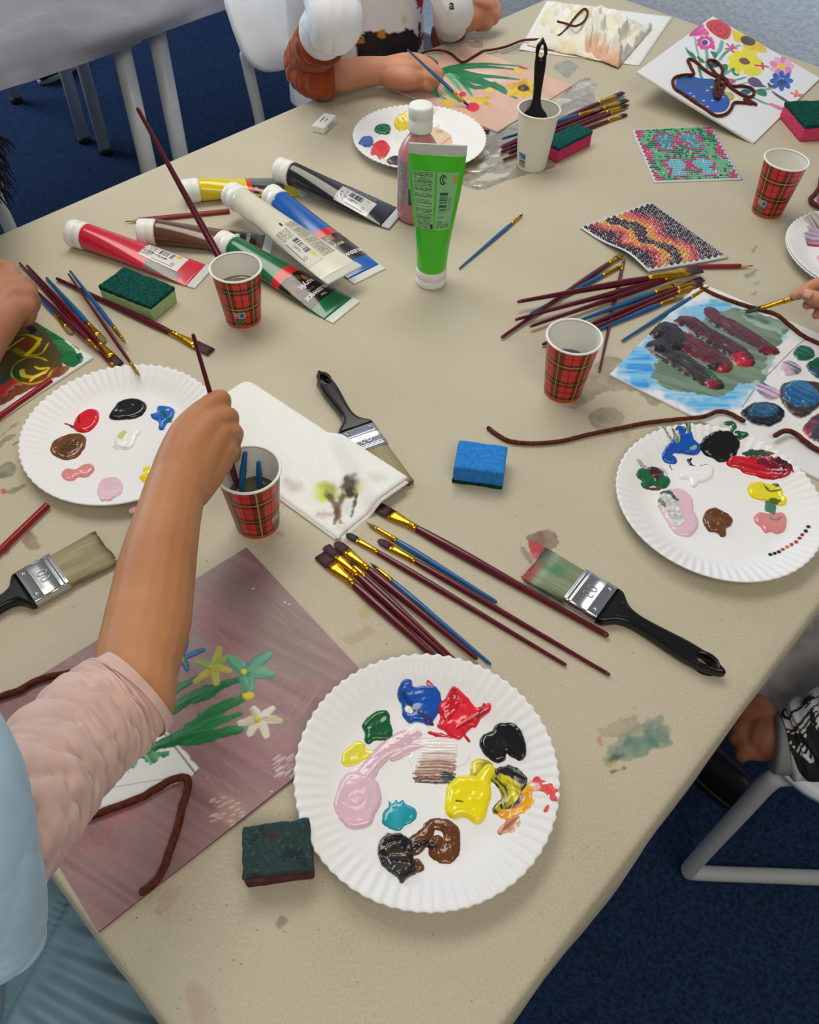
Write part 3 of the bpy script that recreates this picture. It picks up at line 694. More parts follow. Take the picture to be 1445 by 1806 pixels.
def br(f):
    f.line(z7([(590, 1030), (640, 980), (670, 930), (720, 930), (765, 960), (765, 1040), (740, 1080), (690, 1060), (700, 1010)]), [.008, .006, .0045, .005, .007, .008, .007, .006, .005], (104, 58, 20), h=.0028, lump=.001, rag=.0008)
    f.line(z7([(600, 1110), (620, 1140), (605, 1150)]), .0025, (104, 58, 20), h=.002)
    f.poly(z7([(410, 1060), (425, 1000), (470, 975), (530, 980), (570, 1010), (575, 1060), (590, 1120), (595, 1160), (560, 1185), (520, 1215), (495, 1180), (450, 1150), (420, 1110)]), (20, 18, 16), h=.0042, rag=.001, lump=.0009, lumps=90)
    f.poly(z7([(450, 1050), (500, 1020), (560, 1090), (570, 1150), (510, 1190), (470, 1130)]), (56, 42, 30), h=.0008, add=True, rag=.002, streak=True, col2=(28, 24, 20), lump=.0005)
    f.line(z7([(570, 1060), (620, 1020), (680, 1040)]), .0028, (30, 22, 16), h=.0012, add=True, rag=.001)
blob(t, cB, 0, 'brown_and_black_paint', None, None, extra=br, box=z7([(400, 910), (785, 1225)]), label='brown paint dragged into black paint')
def r2(f):
    f.line(z7([(1190, 720), (1248, 758), (1276, 800), (1286, 815)]), [.004, .0045, .002, .0006], (224, 52, 56), h=.0006, rag=.0028, rags=300, col2=(236, 110, 100), streak=True)
    f.line(z7([(1228, 860), (1240, 838)]), .0012, (226, 80, 70), h=.0003, rag=.001)
    f.line(z7([(1130, 730), (1190, 740)]), .003, (240, 190, 180), h=.0002, rag=.003)
blob(t, cB, 0, 'red_smear', None, None, extra=r2, box=z7([(1150, 700), (1345, 870)]), mat=drypaint)

# ---- left plate
cL = (-.3421, .6859); t = plate(*cL, 'white paper plate at the left, partly behind the bare arm', 1.)
z1 = Z(0, 640, 2.89)
def e(f):
    f.line(z1([(335, 310), (360, 320), (380, 335)]), .0012, (90, 50, 40), h=.0006, rag=.001)
    f.line(z1([(405, 285), (410, 320)]), .001, (120, 10, 30), h=.0002, add=True)
blob(t, cL, 0, 'red_paint', z1([(375, 330), (390, 280), (430, 250), (470, 237), (500, 250), (503, 290), (480, 330), (440, 355), (400, 350)]), (214, 22, 44), h=.0036, extra=e, box=z1([(330, 230), (510, 360)]))
blob(t, cL, 0, 'black_paint', z1([(557, 275), (575, 245), (600, 210), (650, 188), (710, 190), (745, 215), (740, 250), (700, 280), (640, 290), (580, 290)]), (14, 16, 18), h=.004)
def e(f): f.line(z1([(800, 265), (830, 260), (870, 300)]), .0018, (10, 96, 60), h=.0008, add=True, rag=.001)
blob(t, cL, 0, 'blue_paint', z1([(770, 265), (800, 255), (805, 225), (860, 225), (890, 245), (880, 285), (850, 310), (835, 340), (812, 338), (808, 300), (780, 285)]), (14, 104, 196), h=.0036, extra=e)
def e(f):
    f.poly(z1([(600, 390), (615, 365), (640, 355), (650, 375), (625, 400)]), (206, 208, 150), h=.0006, add=True, rag=.001)
    f.line(z1([(585, 425), (600, 435), (640, 440)]), .002, (225, 225, 225), h=.001, rag=.001)
blob(t, cL, 0, 'white_paint', z1([(580, 400), (600, 360), (650, 340), (700, 335), (722, 350), (700, 380), (680, 425), (650, 442), (600, 430)]), (244, 244, 244), h=.0034, extra=e)
def e(f): f.poly(z1([(310, 460), (340, 410), (390, 400), (400, 440), (350, 480)]), (74, 44, 20), h=.0006, add=True, rag=.002, streak=True, col2=(96, 60, 24))
blob(t, cL, 0, 'brown_paint', z1([(258, 430), (280, 395), (340, 370), (400, 362), (438, 385), (432, 430), (400, 475), (350, 495), (300, 485), (265, 460)]), (112, 66, 22), h=.0034, extra=e)
blob(t, cL, 0, 'salmon_paint', z1([(318, 560), (345, 542), (390, 545), (430, 520), (470, 520), (480, 545), (450, 580), (400, 585), (360, 603), (325, 590)]), (222, 142, 146), h=.0034)
blob(t, cL, 0, 'pale_pink_paint', z1([(497, 660), (510, 610), (560, 585), (605, 590), (626, 630), (615, 670), (570, 700), (520, 703)]), (232, 194, 208), h=.0034)
blob(t, cL, 0, 'yellow_paint', z1([(712, 585), (735, 565), (730, 540), (755, 528), (790, 550), (780, 600), (740, 612)]), (240, 222, 30), h=.003)
def e(f): f.poly(z1([(658, 760), (665, 738), (700, 732), (706, 750), (690, 758)]), (190, 140, 145), h=.0004, rag=.0015)
blob(t, cL, 0, 'pink_smear', None, None, extra=e, box=z1([(650, 725), (715, 770)]), mat=drypaint)

# ---- right plate
cR = (.3470, .6182); t = plate(*cR, 'white paper plate at the right under the painted canvas, with a row of tiny gems', 2.)
z3 = Z(1040, 600, 3.568)
def e(f):
    f.line(z3([(520, 680), (490, 710), (480, 745), (520, 755)]), [.006, .0045, .0045, .006], (14, 84, 186), h=.003)
    f.line(z3([(505, 770), (510, 800), (520, 815)]), .0006, (30, 60, 140), h=.0004)
    f.line(z3([(570, 600), (590, 565), (560, 560)]), .004, (14, 84, 186), h=.002)
    f.poly(z3([(585, 560), (590, 520), (650, 515), (652, 545), (620, 590)]), (38, 84, 60), h=.0008, rag=.002, streak=True, col2=(160, 180, 170), sdir=1.4)
    f.line(z3([(455, 545), (490, 590), (510, 620)]), .0022, (70, 100, 60), h=.0005, rag=.0015, streak=True, col2=(200, 205, 190))
    f.line(z3([(525, 570), (545, 600), (550, 640)]), .003, (110, 118, 80), h=.0006, rag=.0015, streak=True, col2=(200, 200, 180), add=True)
    f.poly(z3([(625, 690), (660, 672), (672, 690), (640, 702)]), (150, 180, 150), h=.0003, add=True, rag=.001)
blob(t, cR, 0, 'blue_paint', z3([(515, 640), (540, 600), (600, 590), (640, 580), (660, 630), (698, 665), (690, 710), (650, 722), (590, 715), (530, 705), (512, 675)]), (12, 86, 190), h=.0036, extra=e, box=z3([(440, 505), (700, 825)]))
blob(t, cR, 0, 'black_paint', z3([(700, 660), (730, 610), (790, 578), (860, 575), (920, 600), (942, 650), (930, 710), (880, 750), (820, 768), (770, 740), (715, 710)]), (14, 14, 16), h=.0036, rag=.0014, lump=.0009, lumps=90)
def e(f):
    f.line(z3([(868, 520), (900, 515), (915, 540), (895, 575)]), [.0035, .003, .0025, .0015], (12, 88, 50), h=.001)
    f.line(z3([(925, 580), (960, 580), (990, 585), (960, 612), (940, 600)]), .0025, (14, 90, 52), h=.001)
blob(t, cR, 0, 'green_paint', None, None, extra=e, box=z3([(860, 505), (995, 620)]))
def e(f):
    f.line(z3([(1070, 770), (1130, 790), (1200, 840)]), .004, (120, 14, 40), h=.0006, add=True, rag=.0015, streak=True)
    f.line(z3([(1180, 760), (1240, 800), (1280, 825)]), [.005, .006, .001], (70, 20, 34), h=.0006, rag=.0012, add=True, col2=(130, 20, 44))
    f.poly(z3([(968, 720), (1000, 692), (1060, 688), (1110, 700), (1170, 712), (1120, 722), (1090, 735), (1010, 735)]), (52, 78, 62), h=.001, rag=.0015, streak=True)
blob(t, cR, 0, 'red_paint', z3([(862, 780), (880, 740), (930, 730), (1010, 735), (1100, 735), (1150, 735), (1175, 775), (1220, 790), (1270, 825), (1230, 860), (1170, 875), (1100, 872), (1030, 850), (970, 835), (940, 810), (890, 798)]), (212, 24, 46), h=.003, streak=True, col2=(160, 12, 36), sdir=-.4, extra=e, box=z3([(855, 680), (1290, 880)]))
def e(f):
    f.line(z3([(625, 760), (640, 785), (665, 800)]), [.003, .002, .001], (20, 22, 24), h=.0008, rag=.0012)
    f.line(z3([(705, 790), (735, 792)]), .0014, (110, 112, 112), h=.0005, add=True)
    f.line(z3([(640, 745), (632, 760)]), .0012, (30, 30, 40), h=.0005)
blob(t, cR, 0, 'white_paint', z3([(560, 850), (600, 830), (620, 795), (680, 800), (740, 785), (780, 810), (775, 860), (730, 890), (690, 900), (665, 925), (635, 920), (620, 880), (575, 875)]), (244, 244, 245), h=.0036, extra=e, box=z3([(550, 735), (790, 940)]))
def e(f):
    f.poly(z3([(370, 830), (400, 798), (440, 810), (440, 870), (420, 905), (400, 880)]), (74, 22, 36), h=.001, add=True, lump=.0008)
    f.line(z3([(450, 810), (470, 825), (480, 860)]), .0025, (226, 190, 206), h=.001, add=True)
    f.line(z3([(315, 765), (335, 800), (355, 805)]), .003, (190, 170, 180), h=.0005, rag=.002)
    f.line(z3([(365, 935), (440, 935)]), .0018, (110, 60, 50), h=.0006, rag=.001)
blob(t, cR, 0, 'green_paint', z3([(298, 860), (305, 820), (350, 805), (400, 800), (450, 820), (485, 850), (508, 890), (480, 930), (440, 935), (400, 915), (350, 935), (325, 910), (330, 885)]), (10, 100, 56), h=.0034, extra=e, box=z3([(295, 750), (515, 950)]))
def e(f):
    f.poly(z3([(432, 1040), (445, 980), (490, 960), (545, 1000), (560, 1080), (595, 1130), (580, 1170), (520, 1180), (490, 1130), (470, 1080)]), (190, 192, 190), h=.0008, add=True, rag=.002, streak=True, col2=(222, 220, 220), lump=.0012)
    f.line(z3([(455, 965), (500, 975), (545, 1015)]), .0025, (70, 96, 92), h=.0004, add=True, rag=.0012)
    f.line(z3([(440, 1010), (470, 1060)]), .002, (110, 124, 116), h=.0004, add=True, rag=.0012)
blob(t, cR, 0, 'pale_pink_paint', z3([(450, 960), (500, 940), (560, 935), (610, 960), (650, 1010), (655, 1070), (680, 1130), (680, 1180), (640, 1230), (590, 1235), (530, 1210), (490, 1150), (450, 1080), (435, 1030)]), (228, 192, 206), h=.003, extra=e)
blob(t, cR, 0, 'brown_paint', z3([(715, 1120), (740, 1070), (790, 1060), (850, 1085), (880, 1105), (902, 1135), (890, 1165), (860, 1190), (858, 1225), (830, 1238), (800, 1210), (750, 1205), (725, 1165)]), (106, 58, 22), h=.0038, lump=.0014)
def e(f):
    f.line(z3([(1090, 925), (1130, 960), (1190, 950)]), .0014, (90, 110, 50), h=.0004, add=True, rag=.001)
    f.poly(z3([(1145, 915), (1180, 910), (1190, 930), (1160, 935)]), (60, 90, 100), h=.0004, add=True)
    f.poly(z3([(1100, 1020), (1150, 1005), (1200, 1020), (1160, 1040)]), (96, 110, 30), h=.0005, add=True, rag=.001)
blob(t, cR, 0, 'yellow_paint', z3([(992, 940), (1010, 905), (1070, 895), (1120, 910), (1180, 905), (1210, 935), (1220, 975), (1245, 1000), (1230, 1035), (1180, 1040), (1130, 1015), (1060, 1005), (1010, 980)]), (236, 220, 18), h=.0034, extra=e)
def e(f):
    f.poly(z3([(1110, 1025), (1165, 1035), (1175, 1075), (1155, 1110), (1130, 1085), (1105, 1070)]), (70, 130, 110), h=.001, rag=.001)
    f.line(z3([(1130, 1130), (1170, 1140), (1200, 1125)]), .0012, (130, 130, 120), h=.0003, add=True)
blob(t, cR, 0, 'salmon_paint', z3([(1035, 1110), (1070, 1085), (1130, 1095), (1200, 1085), (1235, 1110), (1240, 1160), (1225, 1200), (1180, 1218), (1140, 1205), (1105, 1215), (1080, 1180), (1045, 1150)]), (220, 140, 142), h=.003, extra=e, box=z3([(1030, 1015), (1245, 1225)]))

# ---- far plate
cF = (-.0083, 1.4164); t = plate(*cF, 'white paper plate behind the pink bottle, furthest from the camera', 3.)
z2 = Z(480, 0, 3.01)
blob(t, cF, 0, 'green_paint', z2([(543, 690), (560, 665), (600, 658), (628, 675), (625, 705), (600, 715), (560, 708)]), (14, 100, 60), res=.0009)
blob(t, cF, 0, 'blue_paint', z2([(462, 755), (480, 730), (520, 725), (538, 745), (530, 775), (500, 782), (475, 772)]), (18, 92, 190), res=.0009)
blob(t, cF, 0, 'red_paint', z2([(525, 805), (540, 765), (570, 750), (600, 752), (625, 780), (618, 810), (590, 840), (570, 848), (555, 825), (530, 825)]), (222, 24, 48), res=.0009, lump=.0016)
blob(t, cF, 0, 'yellow_paint', z2([(648, 655), (665, 620), (700, 600), (730, 590), (800, 590), (790, 640), (730, 680), (690, 695), (660, 685)]), (228, 204, 20), res=.0009)
blob(t, cF, 0, 'black_paint', z2([(610, 850), (640, 832), (680, 832), (720, 850), (700, 880), (640, 880), (615, 870)]), (16, 16, 18), res=.0009)
blob(t, cF, 0, 'white_paint', z2([(820, 655), (850, 640), (885, 648), (890, 670), (860, 680), (830, 675)]), (244, 240, 236), res=.0009)
blob(t, cF, 0, 'white_paint', z2([(650, 720), (680, 695), (720, 700), (720, 760), (670, 770)]), (240, 238, 236), res=.0009, h=.0015)
def e(f):
    f.poly(z2([(830, 690), (880, 680), (940, 710), (960, 745), (940, 775), (880, 770), (830, 740)]), (226, 196, 162), h=.0006, rag=.002)
    f.poly(z2([(870, 695), (900, 692), (905, 704), (880, 708)]), (206, 160, 140), h=.0003, add=True)
    f.line(z2([(905, 765), (945, 735)]), .0028, (214, 160, 160), h=.0004, add=True, rag=.001)
blob(t, cF, 0, 'beige_paint', None, None, extra=e, box=z2([(820, 670), (970, 785)]), res=.0009)
def e(f): f.line(z2([(835, 600), (870, 585)]), .004, (232, 196, 206), h=.0004, rag=.002)
blob(t, cF, 0, 'pink_smear', None, None, extra=e, box=z2([(820, 575), (880, 620)]), res=.0009, mat=drypaint)

# ---- stacked plates at the right edge of the frame
P = W(1389, 432, .018); cE = (P[0]+.113, P[1]-.012)
tE0 = plate(*cE, 'lower of the two stacked paper plates cut off by the right edge', 4.)
tE = plate(cE[0]+.001, cE[1]+.001, 'upper of the two stacked paper plates at the right edge, smeared with mauve paint', 4., zo=.0028)
zE = Z(1380, 330, 9.03)
def e(f):
    f.poly(zE([(350, 500), (410, 450), (500, 400), (600, 440), (760, 480), (800, 700), (600, 680), (430, 690), (395, 600)]), (130, 112, 96), h=.0012, rag=.003, streak=True, col2=(206, 198, 188), sdir=-1.0)
    f.poly(zE([(330, 800), (420, 700), (600, 660), (800, 700), (820, 880), (600, 940), (400, 930), (380, 880)]), (150, 104, 130), h=.0012, rag=.003, streak=True, col2=(190, 176, 200), sdir=.1)
    f.line(zE([(390, 900), (420, 925), (600, 935)]), .003, (176, 50, 90), h=.001)
    f.poly(zE([(560, 1120), (640, 1060), (760, 1100), (740, 1260), (600, 1250)]), (226, 176, 188), h=.0006, rag=.003)
f = pfield(*cE, zE([(320, 380), (850, 1300)]), .0009, zo=.0028); e(f); f.build('mauve_paint', wetpaint, tE, zfun=lambda x, y: plate_z(np.hypot(x-cE[0]-.001, y-cE[1]-.001))-.003+.0001)['label'] = 'mauve and grey brushed paint'

# ---- tiny gems on the right plate
def gem_mesh(r, h, n=7):
    a = np.linspace(0, 2*PI, n, endpoint=False); V = []
    for k, z in ((1., 0), (1., h*.35), (.55, h)): V += [(r*k*math.cos(q), r*k*math.sin(q), z) for q in a]
    V.append((0, 0, h)); Fc = [tuple(f) for f in grid_faces(n, 3, True)]+[(2*n+i, 2*n+(i+1) % n, 3*n) for i in range(n)]
    return V, Fc
def gemmat(col): return M('gem_%d_%d_%d' % col, col, rough=.1, spec=.8, coat=.8)
cols = [(70, 14, 36), (60, 12, 34), (160, 20, 44), (150, 24, 44), (196, 60, 44), (200, 70, 50), (216, 130, 50), (190, 80, 60), (52, 20, 40), (44, 18, 40), (44, 20, 44)]
pts = z3([(1380, 1172), (1364, 1198), (1342, 1223), (1325, 1245), (1303, 1267), (1275, 1284), (1247, 1300), (1218, 1315), (1194, 1330), (1168, 1340), (1140, 1347)])
protos = {}
ords = ['topmost', 'second', 'third', 'fourth', 'fifth', 'middle', 'seventh', 'eighth', 'ninth', 'tenth', 'last, lowest']
for kk, ((u, v), c) in enumerate(zip(pts, cols)):
    P = W(u, v, .006)
    for _ in range(3): P = W(u, v, float(plate_z(math.hypot(P[0]-cR[0], P[1]-cR[1])))+.001)
    if c not in protos:
        V, Fc = gem_mesh(.0024, .0016); o = mo('craft_gem', V, Fc, gemmat(c), org=(0, 0, 0), smooth=False); protos[c] = o
    else: o = protos[c].copy(); C.objects.link(o)
    o.location = P-np.array([0, 0, .0008])
    g = 'row of tiny gems on the rim of the right plate'
    tag(o, '%s tiny gem of the curved dark red to orange row on the right plate' % ords[kk], 'gem', g)

# ================================================================== paper cups
def cup_profile(h, rb, rt):
    return [(.0005, .006), (rb*.9, .006), (rb*.94, .0), (rb, 0), (rb+.0008, .001)]
cupw = M('cup_white_card', (236, 234, 226), rough=.45, spec=.4)
cupp = VC('cup_print', rough=.35, spec=.45)
def tartan(x, y):
    """x round the cup, y up (metres)"""
    def st(f, w):
        f = f % 1.0; d = np.minimum(f, 1-f)
        return d < w, np.abs(f-.5) < .018, d < .016
    d1, l1, y1 = st(x, .21); d2, l2, y2 = st(y, .18)
    c = np.broadcast_to(lin((212, 50, 46)), x.shape+(3,)).copy()
    c[d1 ^ d2] = lin((122, 34, 26)); c[d1 & d2] = lin((30, 20, 12)); c[l1 | l2] = lin((62, 14, 16))
    c[y1 | y2] = lin((206, 160, 44))
    return c
def cup(base, label, h=.088, rb=.0235, rt=.0325, tart=True, water=None, wz=.045, ang=0., box=None, tag_at=None, nick=False):
    P = W(*base) if len(base) == 2 else np.array(base)
    t = thing('paper_cup', label, 'cup', P, 'paper cups of rinsing water' if tart else None)
    def R(z): return rb+(rt-rb)*z/h
    na, nz = (416, 124) if tart else (120, 60)
    a = np.linspace(0, 2*PI, na, endpoint=False); zs = np.linspace(.0008, h-.001, nz)
    A, Zz = np.meshgrid(a, zs); Rr = R(Zz)
    V = np.stack([P[0]+Rr*np.cos(A), P[1]+Rr*np.sin(A), P[2]+Zz], -1).reshape(-1, 3)
    Fc = [tuple(q) for q in grid_faces(na, nz, True)]
    x = (A-ang)*.0283; x = (x+1.0) % (2*PI*.0283)
    cc = tartan((A-ang)/(2*PI)*6, (Zz-.0055)/.029) if tart else np.broadcast_to(lin((232, 228, 214)), A.shape+(3,)).copy()
    if tart: cc[Zz < .005] = lin((206, 60, 36))
    if tag_at is not None:
        q = ((A-tag_at+PI) % (2*PI)-PI)*.028          # metres round from the label centre
        lab = (np.abs(q) < .0085) & (Zz > .020) & (Zz < .030)
        cc[lab] = lin((222, 214, 206)) if tart else lin((24, 110, 170))
        l = lab & (q < -.0005) & (q > -.0078) & (Zz > .0207) & (Zz < .0293); cc[l] = lin((178, 40, 56) if tart else (24, 110, 170))
        l = lab & (q > .0005) & (q < .0078) & (Zz > .0207) & (Zz < .0293); cc[l] = lin((38, 140, 190))
        g = (np.hypot(q+.004, Zz-.025) < .0026) & (np.hypot(q+.004, Zz-.025) > .0016); cc[g] = lin((228, 214, 214))
        g = (np.hypot(q-.004, Zz-.025) < .0022) & (np.abs(q-.004) < .0012); cc[g] = lin((14, 60, 90))
        low = (np.abs(q) < .0075) & (Zz > .006) & (Zz < .0185)
        cc[low] = lin((44, 38, 34)) if tart else lin((150, 148, 140))
        tx = low & (np.sin(Zz*2*PI/.0018) > .2) & (vn(q*2600, np.floor(Zz/.0018)*7, 3) > .35); cc[tx] = lin((150, 140, 110) if tart else (90, 88, 84))
    mo('cup_wall', V, Fc, cupp, t, colors=cc.reshape(-1, 3))
    ins = [(R(z)-.0009, z) for z in (h-.001, h*.75, h*.5, h*.25, .008)]+[(.0004, .008)]
    V, Fc = lathe(ins, 72, P); mo('cup_lining', V, [f[::-1] for f in Fc], cupw, t)
    V, Fc = lathe([(.0004, .006), (rb-.0016, .006), (rb-.0016, .0002), (rb, .0002), (rb+.0003, .0015)], 72, P); mo('cup_base', V, [f[::-1] for f in Fc], cupw, t)
    q = np.linspace(0, 2*PI, 13); rm = [(rt+.0004+.0016*math.cos(k), h+.0014*math.sin(k)) for k in q]
    V, Fc = lathe(rm, 96, P)
    mo('rim', V, Fc, cupw, t)
    if water is not None:
        V, Fc = lathe([(.0003, wz), (R(wz)*.6, wz), (R(wz)-.0012, wz), (R(wz)-.0010, wz+.0006)], 72, P)
        mo('paint_water', V, Fc, M('water_%d_%d_%d' % water, water, rough=.03, spec=.6, var=.1, vscale=40, coat=.6), t)
    return t, P
_, PcA = cup((430, 562), 'tartan paper cup left of the paint tubes with one long maroon brush leaning in it', h=.082, water=(128, 112, 96), ang=.3, tag_at=-PI/2+.05, wz=.050)
_, PcB = cup((455, 922), 'tartan paper cup under the hand, holding green water and two blue brushes', water=(74, 82, 56), ang=.9, tag_at=-.35, wz=.046)
_, PcC = cup((992, 690), 'tartan paper cup of grey water beside the pile of brushes, no brush in it', h=.088, water=(92, 104, 106), ang=-.1, tag_at=-.45, wz=.046)
_, PcD = cup((1352, 374), 'tartan paper cup near the right edge, almost empty, beyond the painted canvas', water=None, ang=.5, tag_at=-2.45)
_, PcE = cup((937, 292), 'plain cream paper cup holding a wide black-handled brush', h=.096, rb=.0245, rt=.0335, tart=False, tag_at=-2.4, water=(120, 110, 90), wz=.04)

# ================================================================== brushes
MAR = (100, 20, 38); BLU = (16, 88, 146)
hmat = {MAR: M('maroon_lacquer', (88, 14, 30), rough=.22, coat=.3, spec=.4, var=.1, vscale=30, speck=(170, 150, 155), speckscale=160, speckth=.77),
        BLU: M('blue_lacquer', BLU, rough=.3, coat=.3, var=.1, vscale=30, speck=(120, 160, 190), speckscale=160, speckth=.78)}
brass = M('brass_ferrule', (214, 160, 48), rough=.24, metal=1., var=.12, vscale=90, bump=.25, bscale=180, bdist=.0008)
bris = {'maroon': M('maroon_bristle', (60, 20, 34), rough=.55, bump=.6, bscale=500, bdist=.001),
        'tan': M('tan_bristle', (128, 108, 66), rough=.6, bump=.6, bscale=500, bdist=.001),
        'dark': M('dark_bristle', (30, 18, 26), rough=.5, bump=.6, bscale=500, bdist=.001)}
def brush(T, J, E, label, col=MAR, w=.010, r1=.0036, kind='flat', bz='maroon', zT=None, zE=None, zo=0., group=None, bl=None, P3=None, ferr_dirty=None, cat='brush', blunt=1.):
    """T bristle tip, J ferrule/handle joint, E handle end (pixels on the table, or points)"""
    zT = (.0028+zo if zT is None else zT); zE = (r1*.75+zo if zE is None else zE)
    if P3 is not None: T3, E3 = np.array(P3[0], float), np.array(P3[1], float); fj = P3[2]
    else:
        T3 = W(*T, zT); E3 = W(*E, zE)
        J3 = W(*J, (zT+zE)/2+.001); fj = np.linalg.norm(J3-T3)/np.linalg.norm(E3-T3)
    ax = nrmz(E3-T3); L = np.linalg.norm(E3-T3); up = np.array([0, 0, 1.])
    if abs(ax[2]) > .8: up = np.array([0, -1., 0])
    S = nrmz(np.cross(ax, up)); U = np.cross(S, ax)
    if U[2] < 0: U = -U
    lj = L*fj; b = bl if bl else lj*(.34 if kind != 'point' else .30)
    base = (T3+E3)/2; base = np.array([T3[0]*.5+E3[0]*.5, T3[1]*.5+E3[1]*.5, 0])
    t = thing('paint_brush', label, cat, base, group)
    th = r1*.62                                                    # thickness of the flattened mouth
    n = 20; a = np.linspace(0, 2*PI, n, endpoint=False)
    def ring(d, rx, ry): return T3+ax*d+np.outer(rx*np.cos(a), S)+np.outer(ry*np.sin(a), U)
    w2 = w/2; rj = r1*.82
    if kind == 'flat': rb = [(0, w2*.98, .0005), (b*.3, w2*1.02, th*.55), (b*.7, w2, th*.8), (b+.001, w2*.96, th*.85)]
    elif kind == 'filbert': rb = [(0, w2*.3, .0004), (b*.12, w2*.72, .0007), (b*.35, w2*1.02, th*.6), (b*.7, w2*1.05, th*.8), (b+.001, w2*.95, th*.85)]
    else: rb = [(0, .0002, .0002), (b*.3, w2*.35, w2*.35), (b*.7, w2*.8, w2*.8), (b+.001, w2*.85, w2*.85)]
    rg = [ring(d, x, y) for d, x, y in rb]
    if kind == 'flat': rg[0] = rg[0]+np.outer((vn(np.cos(a)*9, np.sin(a)*2, int(L*9999) % 97)-.5)*.0025, ax)
    V, Fc = loft(rg); mo('bristles', V, Fc, bris[bz], t)
    fl = lj-b
    rf = [(b, w2, th) if kind != 'point' else (b, w2*.9, w2*.9)]
    for k in (.15, .35, .55, .7): q = sstep(0, .8, k); rf.append((b+fl*k, rf[0][1]*(1-q)+rj*q, rf[0][2]*(1-q)+rj*q))
    for k, m in ((.74, 1), (.76, 1.1), (.80, 1.1), (.82, 1), (.85, 1.1), (.89, 1.1), (.91, 1.0), (1.0, 1.0)): rf.append((b+fl*k, rj*m, rj*m))
    V, Fc = loft([ring(*q) for q in rf]); mo('ferrule', V, Fc, brass, t)
    hl = L-lj; rh = [(lj-.001, rj*.93), (lj+.001, rj*.97), (lj+hl*.06, rj*1.1), (lj+hl*.16, r1), (lj+hl*.3, r1*.96), (lj+hl*.6, r1*.72*blunt), (lj+hl*.85, r1*.56*blunt), (L-.006, r1*.52*blunt), (L-.002, r1*.48*blunt), (L-.0005, r1*.3*blunt), (L, r1*.05)]
    V, Fc = loft([ring(d, x, x) for d, x in rh]); mo('handle', V, Fc, hmat[col], t)
    return t
zA = Z(520, 860, 3.01)
def zz(f, *p): return [f([q])[0] for q in p]
BG = 'craft brushes fanned out below the folded paper towel'
brush(*zz(zA, (135, 355), (315, 515), (845, 990)), 'maroon wide flat brush with white paint on its ferrule, leftmost of the fan', w=.0155, r1=.0052, group=BG)
brush(*zz(zA, (165, 312), (340, 465), (900, 985)), 'maroon flat brush second from the left in the fan', w=.011, r1=.0045, zo=.001, group=BG)
brush(*zz(zA, (285, 392), (382, 468), (862, 925)), 'thin maroon pointed brush squeezed in the middle of the fanned brushes', w=.005, r1=.0034, kind='point', bz='dark', zo=.003, group=BG)
brush(*zz(zA, (215, 290), (405, 425), (972, 912)), 'maroon filbert brush with an orange-gold ferrule right beside the blue brush of the left bundle', w=.0115, r1=.0046, kind='filbert', zo=.002, group=BG)
brush(*zz(zA, (400, 398), (517, 493), (1043, 940)), 'blue thin brush at the right side of the left bundle, ending at the near plate', col=BLU, w=.004, r1=.0033, kind='point', bz='dark', group=BG)
brush(*zz(zA, (275, 245), (450, 335), (1445, 945)), 'long maroon filbert brush with dark tip touching the towel corner', w=.008, r1=.0037, kind='filbert', bz='dark', group=BG)
brush((667, 952), (734, 990), (1077, 1191), 'maroon filbert brush lying against the blue brush, its rounded tip free of the towel', w=.009, r1=.0037, kind='filbert', group=BG)
brush(*zz(zA, (378, 183), (535, 290), (1075, 610)), 'blue pointed brush just below the towel, between two maroon brushes', col=BLU, w=.0055, r1=.0038, kind='point', bz='tan', group=BG)
brush((664, 893), (739, 928), (1074, 1122), 'thick maroon brush with a broad gold ferrule, uppermost of the fan', w=.0155, r1=.0055, group=BG)
BL_ = 'loose brushes beside the left painting'
brush((216, 663), (192, 640), (34, 463), 'long maroon pointed brush whose gold tip reaches the left plate rim', w=.005, r1=.0032, kind='point', bz='tan', zo=.001, group=BL_)
brush((211, 644), (172, 602), (47, 468), 'maroon brush with a white-flecked handle end and broad dark bristles', w=.0125, r1=.0045, zo=.002, group=BL_)
brush((176, 620), (156, 598), (50, 500), 'thin maroon brush with short gold tip lying between two maroon handles', w=.004, r1=.0035, kind='point', bz='tan', zo=.005, group=BL_)
brush((128, 588), (96, 555), (22, 470), 'blue brush nearest the left hand, with tan rounded bristles', col=BLU, w=.009, r1=.0034, kind='filbert', bz='tan', group=BL_)
brush((185, 604), (152, 568), (81, 489), 'short blue brush with tan rounded bristles in the middle of the left group', col=BLU, w=.010, r1=.004, kind='filbert', bz='tan', group=BL_)
brush((223, 607), (198, 575), (123, 477), 'blue pointed brush crossing over the thick maroon brush', col=BLU, w=.005, r1=.0033, kind='point', bz='tan', zo=.008, group=BL_)
brush((247, 664), (231, 641), (120, 482), 'thin maroon brush crossing the thick maroon brush, its gold tip at the plate', w=.0045, r1=.0026, kind='point', bz='tan', zT=.02, zE=.011, group=BL_)
brush((373, 621), (303, 583), (99, 491), 'thick maroon flat brush pointing to the towel, next to the pale green sponge', w=.0155, r1=.0052, group=BL_)
zC = Z(860, 330, 2.47)
RG = 'pile of brushes behind the tartan cup at the right'
brush(*zz(zC, (930, 356), (700, 398), (130, 500)), 'maroon wide flat brush on top of the right pile, its bristles over the pencil', w=.020, r1=.0052, zo=.010, bz='maroon', bl=.022, group=RG)
brush(*zz(zC, (880, 372), (770, 400), (120, 578)), 'second maroon brush from the top of the right pile', w=.011, r1=.0042, zo=.006, group=RG)
brush(*zz(zC, (905, 362), (797, 412), (185, 608)), 'third maroon brush from the top of the right pile', w=.011, r1=.0042, zo=.004, group=RG)
